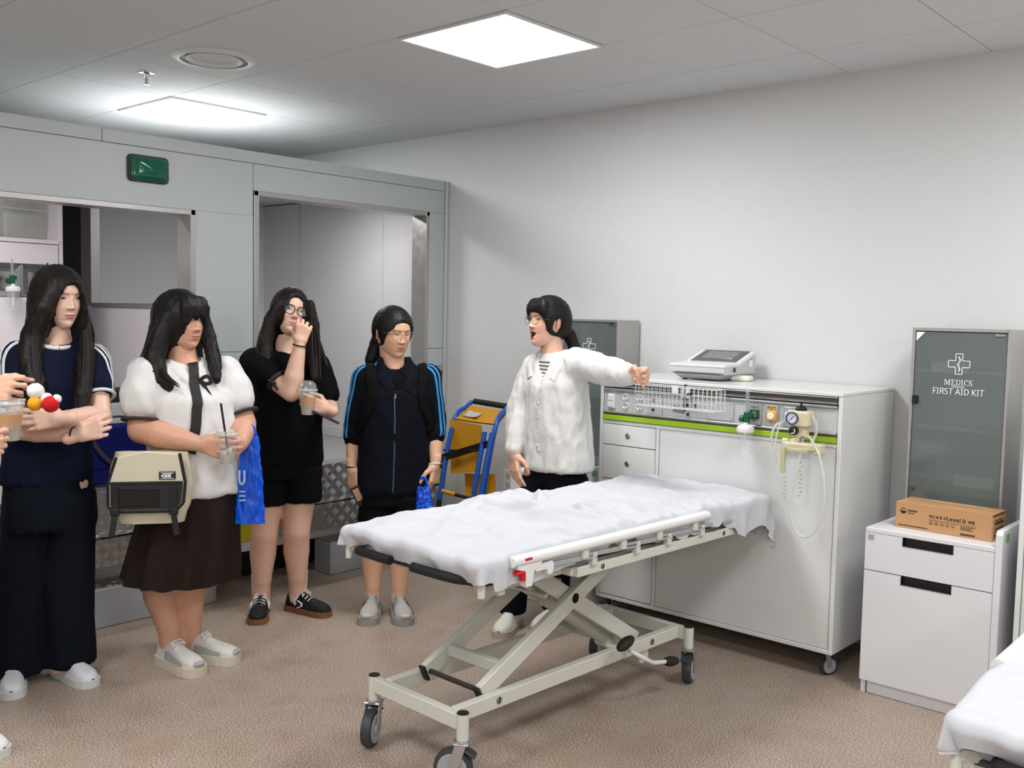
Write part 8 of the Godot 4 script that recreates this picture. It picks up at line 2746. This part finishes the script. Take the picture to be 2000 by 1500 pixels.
	tf.stack([[0.075, 0.11, -0.03, 0.058, 0.062], [0.40, 0.10, 0.02, 0.066, 0.070], [0.72, 0.150, 0.03, 0.085, 0.098]], ty, 0.012, 0.004)
	field_part("jeans", tf, cloth(Color(0.035, 0.045, 0.085), 63, 14.0, 0.05, 0.9), t, wrinkle(43, Vector3(9, 5, 9), 0.004))
	var ws := {"upper": mat(Color(0.82, 0.80, 0.76), 0.6), "sole_mat": mat(Color(0.66, 0.60, 0.54), 0.6), "laces": mat(Color(0.85, 0.84, 0.8), 0.7), "sole": 0.03}
	shoe(t, Vector3(-0.098, 0, 0.035), -0.35, 0.245, ws)
	shoe(t, Vector3(0.11, 0, -0.03), -0.6, 0.245, ws)
	# hair, fringe and low ponytail
	var hf := Field.new(Vector3(-0.12, 1.22, -0.24), Vector3(0.24, 1.58, 0.14), 0.008)
	hf.ell(O + HB * Vector3(0, 0.122, -0.010), Vector3(0.086, 0.108, 0.112), HB, 0.02)
	hf.ell(O + HB * Vector3(0, 0.095, -0.055), Vector3(0.070, 0.075, 0.060), HB, 0.02)
	hf.chain([O + HB * Vector3(0.0, 0.08, -0.105), Vector3(0.148, 1.378, -0.085), Vector3(0.178, 1.31, -0.075), Vector3(0.188, 1.27, -0.06)], [0.024, 0.032, 0.028, 0.012], 0.015)
	hf.ell(O + HB * Vector3(0.0, 0.060, 0.118), Vector3(0.105, 0.095, 0.080), HB, 0.01, true)
	hf.ell(O + HB * Vector3(0.0, -0.03, 0.02), Vector3(0.075, 0.07, 0.08), HB, 0.01, true)
	hf.ell(O + HB * Vector3(0.080, 0.080, -0.004), Vector3(0.024, 0.042, 0.028), HB, 0.01, true)
	hf.ell(O + HB * Vector3(-0.080, 0.080, -0.004), Vector3(0.024, 0.042, 0.028), HB, 0.01, true)
	for k in 13:
		var u := (k - 6) / 6.0
		var hh := 0.140 - 0.010 * u + 0.006 * sin(k * 2.3) + 0.016 * gss(u - 0.1, 0.25)
		if absf(u) > 0.75:
			hh = 0.10
		hf.chain([O + HB * Vector3(u * 0.046, 0.192, 0.064), O + HB * Vector3(u * 0.060, 0.170, 0.082 - 0.012 * u * u), O + HB * Vector3(u * 0.067, 0.152, 0.090 - 0.018 * u * u), O + HB * Vector3(u * 0.070 + 0.003 * sin(k * 1.7), hh, 0.091 - 0.026 * u * u)], [0.013, 0.011, 0.008, 0.003], 0.012)
	m = MB.new()
	hf.mesh(m, strands(54, O, 0.003))
	lock(m, [O + HB * Vector3(0.0, 0.08, -0.11), Vector3(0.150, 1.375, -0.085), Vector3(0.180, 1.305, -0.072), Vector3(0.192, 1.25, -0.05)], 0.009, 36, 8, 0.016)
	part("ponytail_hair", m, M.hair, t)

# ---------------------------------------------------------------- 6: only hands, a cup and one shoe reach into the picture
func person_edge() -> void:
	var base := EDGE
	var t := person_node("person mostly out of view beyond the ambulance steps, hands holding a cup and a charm", base)
	var skin := Color(0.84, 0.66, 0.56)
	var mb := MB.new()
	mb.colored = true
	mb.tint = lin(skin)
	var sR := Vector3(-0.16, 1.26, 0.0); var eR := Vector3(-0.20, 1.02, 0.06)
	var wR := E_W1
	var sL := Vector3(0.16, 1.26, 0.0); var eL := Vector3(0.10, 1.02, 0.10)
	var wL := E_W2
	var O := Vector3(0, 1.36, -0.01)
	var HB := Basis.from_euler(Vector3(0, 1.2, 0))
	var f := Field.new(Vector3(-0.32, 0.02, -0.24), Vector3(0.36, 1.42, 0.34), 0.012)
	f.stack([[0.72, 0, 0, 0.14, 0.095], [0.95, 0, 0, 0.13, 0.09], [1.15, 0, 0, 0.145, 0.09], [1.27, 0, 0, 0.13, 0.06]], 0.6, 0.03, 0.03)
	f.cap(Vector3(0, 1.25, -0.02), O + Vector3(0, 0.05, -0.012), 0.056, 0.052, 0.03)
	arm_bones(f, sL, eL, wL, [0.048, 0.041, 0.028])
	arm_bones(f, sR, eR, wR, [0.048, 0.041, 0.028])
	leg_bones(f, Vector3(-0.08, 0.77, 0), Vector3(-0.085, 0.43, 0.02), Vector3(-0.09, 0.09, 0.0), [0.08, 0.058, 0.055, 0.037], Vector3.BACK * -1)
	leg_bones(f, Vector3(0.08, 0.77, 0), Vector3(0.085, 0.43, 0.02), Vector3(0.09, 0.09, 0.0), [0.08, 0.058, 0.055, 0.037], Vector3.BACK * -1)
	f.mesh(mb)
	hand(mb, wL, Vector3(0.9, 0.15, 0.1), Vector3(0.1, -0.3, -1), Vector3(0, 1, -0.3), [[0.7, 1.0, 0.6], [0.9, 1.2, 0.8], [1.1, 1.4, 0.9], [1.2, 1.4, 0.9]], [Vector3(0.5, 0.9, 0.3), Vector3(0.0, 1, 0.2), Vector3(-0.3, 1, 0.2)], 0.98, 0.028)
	hand(mb, wR, Vector3(0.85, -0.1, 0.35), Vector3(-0.4, 0, -0.9) * -1, Vector3(0, 1, 0), [[0.5, 0.8, 0.5], [0.5, 0.85, 0.5], [0.5, 0.85, 0.5], [0.5, 0.85, 0.5]], T_GRIP, 0.98, 0.028)
	head_mesh(mb, O, HB, 1.0, {"skin": skin})
	part("body", mb, M.skin, t)
	var sf := Field.new(Vector3(-0.3, 0.74, -0.22), Vector3(0.3, 1.34, 0.24), 0.012)
	sf.stack([[0.78, 0, 0, 0.17, 0.13], [1.0, 0, 0, 0.16, 0.122], [1.15, 0, 0, 0.165, 0.115], [1.25, 0, 0, 0.155, 0.085], [1.31, 0, -0.01, 0.07, 0.062]], 0.6, 0.03, 0.008)
	for a in [[sR, eR], [sL, eL]]:
		sf.cap(a[0], a[0].lerp(a[1], 0.5), 0.063, 0.064, 0.04)
	field_part("tee_shirt", sf, cloth(Color(0.30, 0.31, 0.33), 64, 9.0, 0.04, 0.85), t, wrinkle(61, Vector3(7, 4, 7), 0.004))
	var tf := Field.new(Vector3(-0.24, 0.03, -0.2), Vector3(0.24, 0.9, 0.2), 0.014)
	tf.stack([[0.66, 0, 0, 0.165, 0.12], [0.86, 0, 0, 0.15, 0.112]], 0.6, 0.03, 0.01)
	for q in [-1.0, 1.0]:
		tf.stack([[0.06, q * 0.09, 0.0, 0.075, 0.08], [0.43, q * 0.085, 0.02, 0.075, 0.08], [0.72, q * 0.08, 0.0, 0.085, 0.1]], 0.6, 0.012, 0.004)
	field_part("trousers", tf, cloth(Color(0.06, 0.07, 0.09), 65, 10.0, 0.04, 0.9), t)
	var ws := {"upper": mat(Color(0.83, 0.83, 0.83), 0.5), "sole_mat": mat(Color(0.78, 0.78, 0.77), 0.6), "laces": mat(Color(0.9, 0.9, 0.9), 0.7), "sole": 0.03}
	shoe(t, Vector3(-0.09, 0, 0.02), 0.9, 0.25, ws)
	shoe(t, E_SHOE, 1.2, 0.25, ws)
	var hf := Field.new(Vector3(-0.14, 1.30, -0.16), Vector3(0.14, 1.62, 0.14), 0.010)
	hf.ell(O + HB * Vector3(0, 0.121, -0.008), Vector3(0.089, 0.112, 0.114), HB, 0.02)
	hf.ell(O + HB * Vector3(0.0, 0.072, 0.118), Vector3(0.072, 0.090, 0.072), HB, 0.01, true)
	field_part("hair", hf, M.hair, t, strands(64, O, 0.004))
	iced_cup("iced_drink_cup", "clear iced drink cup with brown sleeve at the elbow of the person in navy", pw(base, E_CUP), false, false)
	# soft charm of pompoms in the hand
	var ch := thing("pompom_charm", "bag charm of white, yellow and red pompoms dangling by the folded arms", "charm", pw(base, E_CHARM), YAW)
	for e in [[Vector3(0.0, 0.010, 0.0), 0.026, Color(0.88, 0.87, 0.85)], [Vector3(0.004, -0.028, 0.014), 0.022, Color(0.90, 0.62, 0.08)], [Vector3(0.052, -0.028, 0.010), 0.026, Color(0.74, 0.06, 0.06)], [Vector3(0.034, -0.012, 0.0), 0.018, Color(0.86, 0.84, 0.82)], [Vector3(0.068, -0.012, 0.004), 0.014, Color(0.87, 0.86, 0.84)]]:
		var m := MB.new()
		m.ball(e[0], Vector3.ONE * e[1], 10)
		var n := FastNoiseLite.new()
		n.frequency = 90.0
		for i in m.v.size():
			m.v[i] += m.n[i] * 0.0025 * n.get_noise_3dv(m.v[i])
		part("pompom", m, mat(e[2], 0.95), ch)

# ---------------------------------------------------------------- things in hands
func iced_cup(called: String, label: String, at: Vector3, straw: bool, dome: bool) -> void:
	var t := thing(called, label, "cup", at, YAW)
	var h := 0.112
	var m := MB.new()
	m.lathe([Vector2(0.0, 0.0), Vector2(0.027, 0.0), Vector2(0.029, 0.004), Vector2(0.0415, h)], 32, Transform3D(), false)
	part("cup_wall", m, M.clear, t)
	m = MB.new()
	m.lathe([Vector2(0.0, 0.002), Vector2(0.0268, 0.002), Vector2(0.0305, 0.038), Vector2(0.0, 0.038)], 24, Transform3D(), false)
	part("drink", m, mat(Color(0.66, 0.62, 0.57), 0.15), t)
	for k in 5:
		var r := RandomNumberGenerator.new()
		r.seed = k + 3
		var ic := MB.new()
		ic.box(Vector3.ZERO, Vector3(0.017, 0.015, 0.017), 0.003, Transform3D(Basis.from_euler(Vector3(r.randf() * 3, r.randf() * 3, 0)), Vector3(r.randf_range(-0.016, 0.016), 0.043 + 0.008 * (k % 2), r.randf_range(-0.016, 0.016))))
		part("ice_cube", ic, M.tubing, t)
	if not straw:
		m = MB.new()
		m.lathe([Vector2(0.0322, 0.034), Vector2(0.0385, 0.082), Vector2(0.0378, 0.082)], 32, Transform3D(), false)
		part("paper_sleeve", m, M.cardboard, t)
	m = MB.new()
	if dome:
		m.lathe([Vector2(0.044, h - 0.004), Vector2(0.044, h + 0.006), Vector2(0.041, h + 0.012), Vector2(0.036, h + 0.030), Vector2(0.022, h + 0.043), Vector2(0.010, h + 0.046)], 32, Transform3D(), false)
	else:
		m.lathe([Vector2(0.044, h - 0.004), Vector2(0.044, h + 0.005), Vector2(0.040, h + 0.009), Vector2(0.038, h + 0.015), Vector2(0.0, h + 0.015)], 32, Transform3D(), false)
	part("lid", m, M.clear, t)
	m = MB.new()
	m.lathe([Vector2(0.0440, h - 0.002), Vector2(0.0455, h), Vector2(0.0455, h + 0.003), Vector2(0.0440, h + 0.005)], 32, Transform3D(), false)
	part("rim", m, M.tubing, t)
	if straw:
		m = MB.new()
		m.tube([Vector3(0.008, 0.01, 0.0), Vector3(-0.020, 0.232, 0.015)], 0.0045, 10)
		part("straw", m, M.black, t)

func plastic_bag(called: String, label: String, at: Vector3, h: float, w: float, turn: float, sd: int) -> void:
	var t := thing(called, label, "plastic bag", at, turn)
	var f := FastNoiseLite.new()
	f.seed = sd
	f.frequency = 1.0
	f.fractal_octaves = 3
	var m := MB.new()
	for side in [-1.0, 1.0]:
		var p := PackedVector3Array()
		for r in 30:
			for c in 22:
				var u := c / 21.0 * 2.0 - 1.0
				var v := r / 29.0
				var wd := w * 0.5 * lerpf(1.0, 0.55, pow(v, 1.6))
				var crumple := 0.014 * f.get_noise_3d(u * 2.5, v * 7.0, side * 5.0) + 0.010 * absf(f.get_noise_3d(u * 5.0 + 3.0, v * 9.0, side))
				p.append(Vector3(u * wd + 0.006 * f.get_noise_2d(v * 6.0, u * 2.0), v * h, side * (0.018 * (1.0 - u * u) + 0.002) + crumple * (1.0 - u * u * 0.6)))
		m.grid(p, 30, 22, false, side < 0.0)
	part("film", m, M.blue_plastic, t)
	m = MB.new()
	m.tube(curve([Vector3(-w * 0.2, h * 0.97, 0), Vector3(-w * 0.08, h + 0.035, 0), Vector3(w * 0.10, h + 0.035, 0), Vector3(w * 0.2, h * 0.97, 0)], 5), 0.007, 6, true, 0.3)
	part("handle", m, M.blue_plastic, t)
	if h > 0.2:
		m = MB.new()
		var zf := 0.026
		m.tube(curve([Vector3(-w * 0.36, h * 0.62, zf), Vector3(-w * 0.36, h * 0.50, zf), Vector3(-w * 0.28, h * 0.46, zf), Vector3(-w * 0.20, h * 0.50, zf), Vector3(-w * 0.20, h * 0.62, zf)], 5), 0.005, 6, true, 0.5)
		for k in 3:
			m.box(Vector3(-w * 0.26, h * (0.38 - 0.05 * k), zf), Vector3(w * 0.22, 0.006, 0.002), 0.0)
		part("print", m, mat(Color(0.62, 0.76, 0.92), 0.5), t)

func small_items() -> void:
	stair_chair()

func stair_chair() -> void:
	var o := Vector3(1.05, 0, 0.38)
	var t := thing("stair_chair", "folded yellow and blue evacuation stair chair leaning against the wall", "stair chair", o)
	var blue := mat(Color(0.03, 0.33, 0.70), 0.35)
	var yel := mat(Color(0.80, 0.56, 0.03), 0.4)
	var P := func(x: float, y: float, z: float) -> Vector3: return Vector3(x, y, z) - o
	var m := MB.new()
	m.tube([P.call(0.895, 0.957, 0.22), P.call(1.155, 0.946, 0.22)], 0.017, 12)
	part("grip", m, M.black_rubber, t)
	for q in [[0.875, 0.89], [1.175, 1.22]]:
		m = MB.new()
		m.tube(curve([P.call(q[0], 0.955, 0.22), P.call(q[0] - 0.005, 0.925, 0.26), P.call(q[1], 0.86, 0.38), P.call(q[1], 0.55, 0.46), P.call(q[1], 0.02, 0.55)], 6), 0.014, 10)
		part("back_tube", m, blue, t)
	for x in [0.93, 1.19, 1.245]:
		m = MB.new()
		m.tube(curve([P.call(x, 0.82, 0.44), P.call(x + 0.005, 0.60, 0.50), P.call(x + 0.01, 0.42, 0.54)], 5), 0.014, 10)
		part("leg_tube", m, blue, t)
		m = MB.new()
		m.tube([P.call(x + 0.01, 0.42, 0.54), P.call(x + 0.02, 0.02, 0.58)], 0.015, 10)
		part("leg_sleeve", m, M.black_rubber, t)
	var sheet := func(a: Vector3, b: Vector3, c: Vector3, d: Vector3, th: float) -> MB:
		var mb := MB.new()
		var n := (b - a).cross(d - a).normalized() * th
		for k in 2:
			var p := PackedVector3Array()
			for i in 8:
				for j in 8:
					var u := i / 7.0
					var w := j / 7.0
					p.append(a.lerp(b, w).lerp(d.lerp(c, w), u) + n * (sin(u * PI) * 0.6 + sin(w * PI) * 0.6 + k))
			mb.grid(p, 8, 8, false, k == 1)
		return mb
	part("backrest", sheet.call(P.call(0.885, 0.935, 0.245), P.call(1.175, 0.925, 0.245), P.call(1.215, 0.862, 0.375), P.call(0.905, 0.868, 0.39), 0.008), yel, t)
	part("reflective_patch", sheet.call(P.call(0.93, 0.912, 0.30), P.call(1.03, 0.908, 0.30), P.call(1.04, 0.886, 0.36), P.call(0.935, 0.890, 0.36), 0.012), M.pale_grey, t)
	part("seat", sheet.call(P.call(0.900, 0.865, 0.43), P.call(1.150, 0.852, 0.43), P.call(1.165, 0.60, 0.45), P.call(0.945, 0.56, 0.46), 0.008), yel, t)
	part("foot_flap", sheet.call(P.call(1.00, 0.56, 0.40), P.call(1.21, 0.58, 0.38), P.call(1.21, 0.44, 0.38), P.call(1.02, 0.42, 0.42), 0.008), yel, t)
	for e in [[0.885, 0.64, 0.50, 1.235, 0.76, 0.46], [0.90, 0.69, 0.475, 1.17, 0.715, 0.475]]:
		m = MB.new()
		m.bar(P.call(e[0], e[1], e[2]), P.call(e[3], e[4], e[5]), 0.006, 0.04 if e[0] < 0.89 else 0.012, 0.001)
		part("strap", m, M.black, t)
	m = MB.new()
	m.tube([P.call(0.93, 0.47, 0.53), P.call(1.21, 0.455, 0.53)], 0.010, 10)
	part("cross_bar", m, M.black_rubber, t)
	m = MB.new()
	m.tube([P.call(0.955, 0.469, 0.53), P.call(1.06, 0.463, 0.53)], 0.013, 10)
	part("carry_sleeve", m, yel, t)
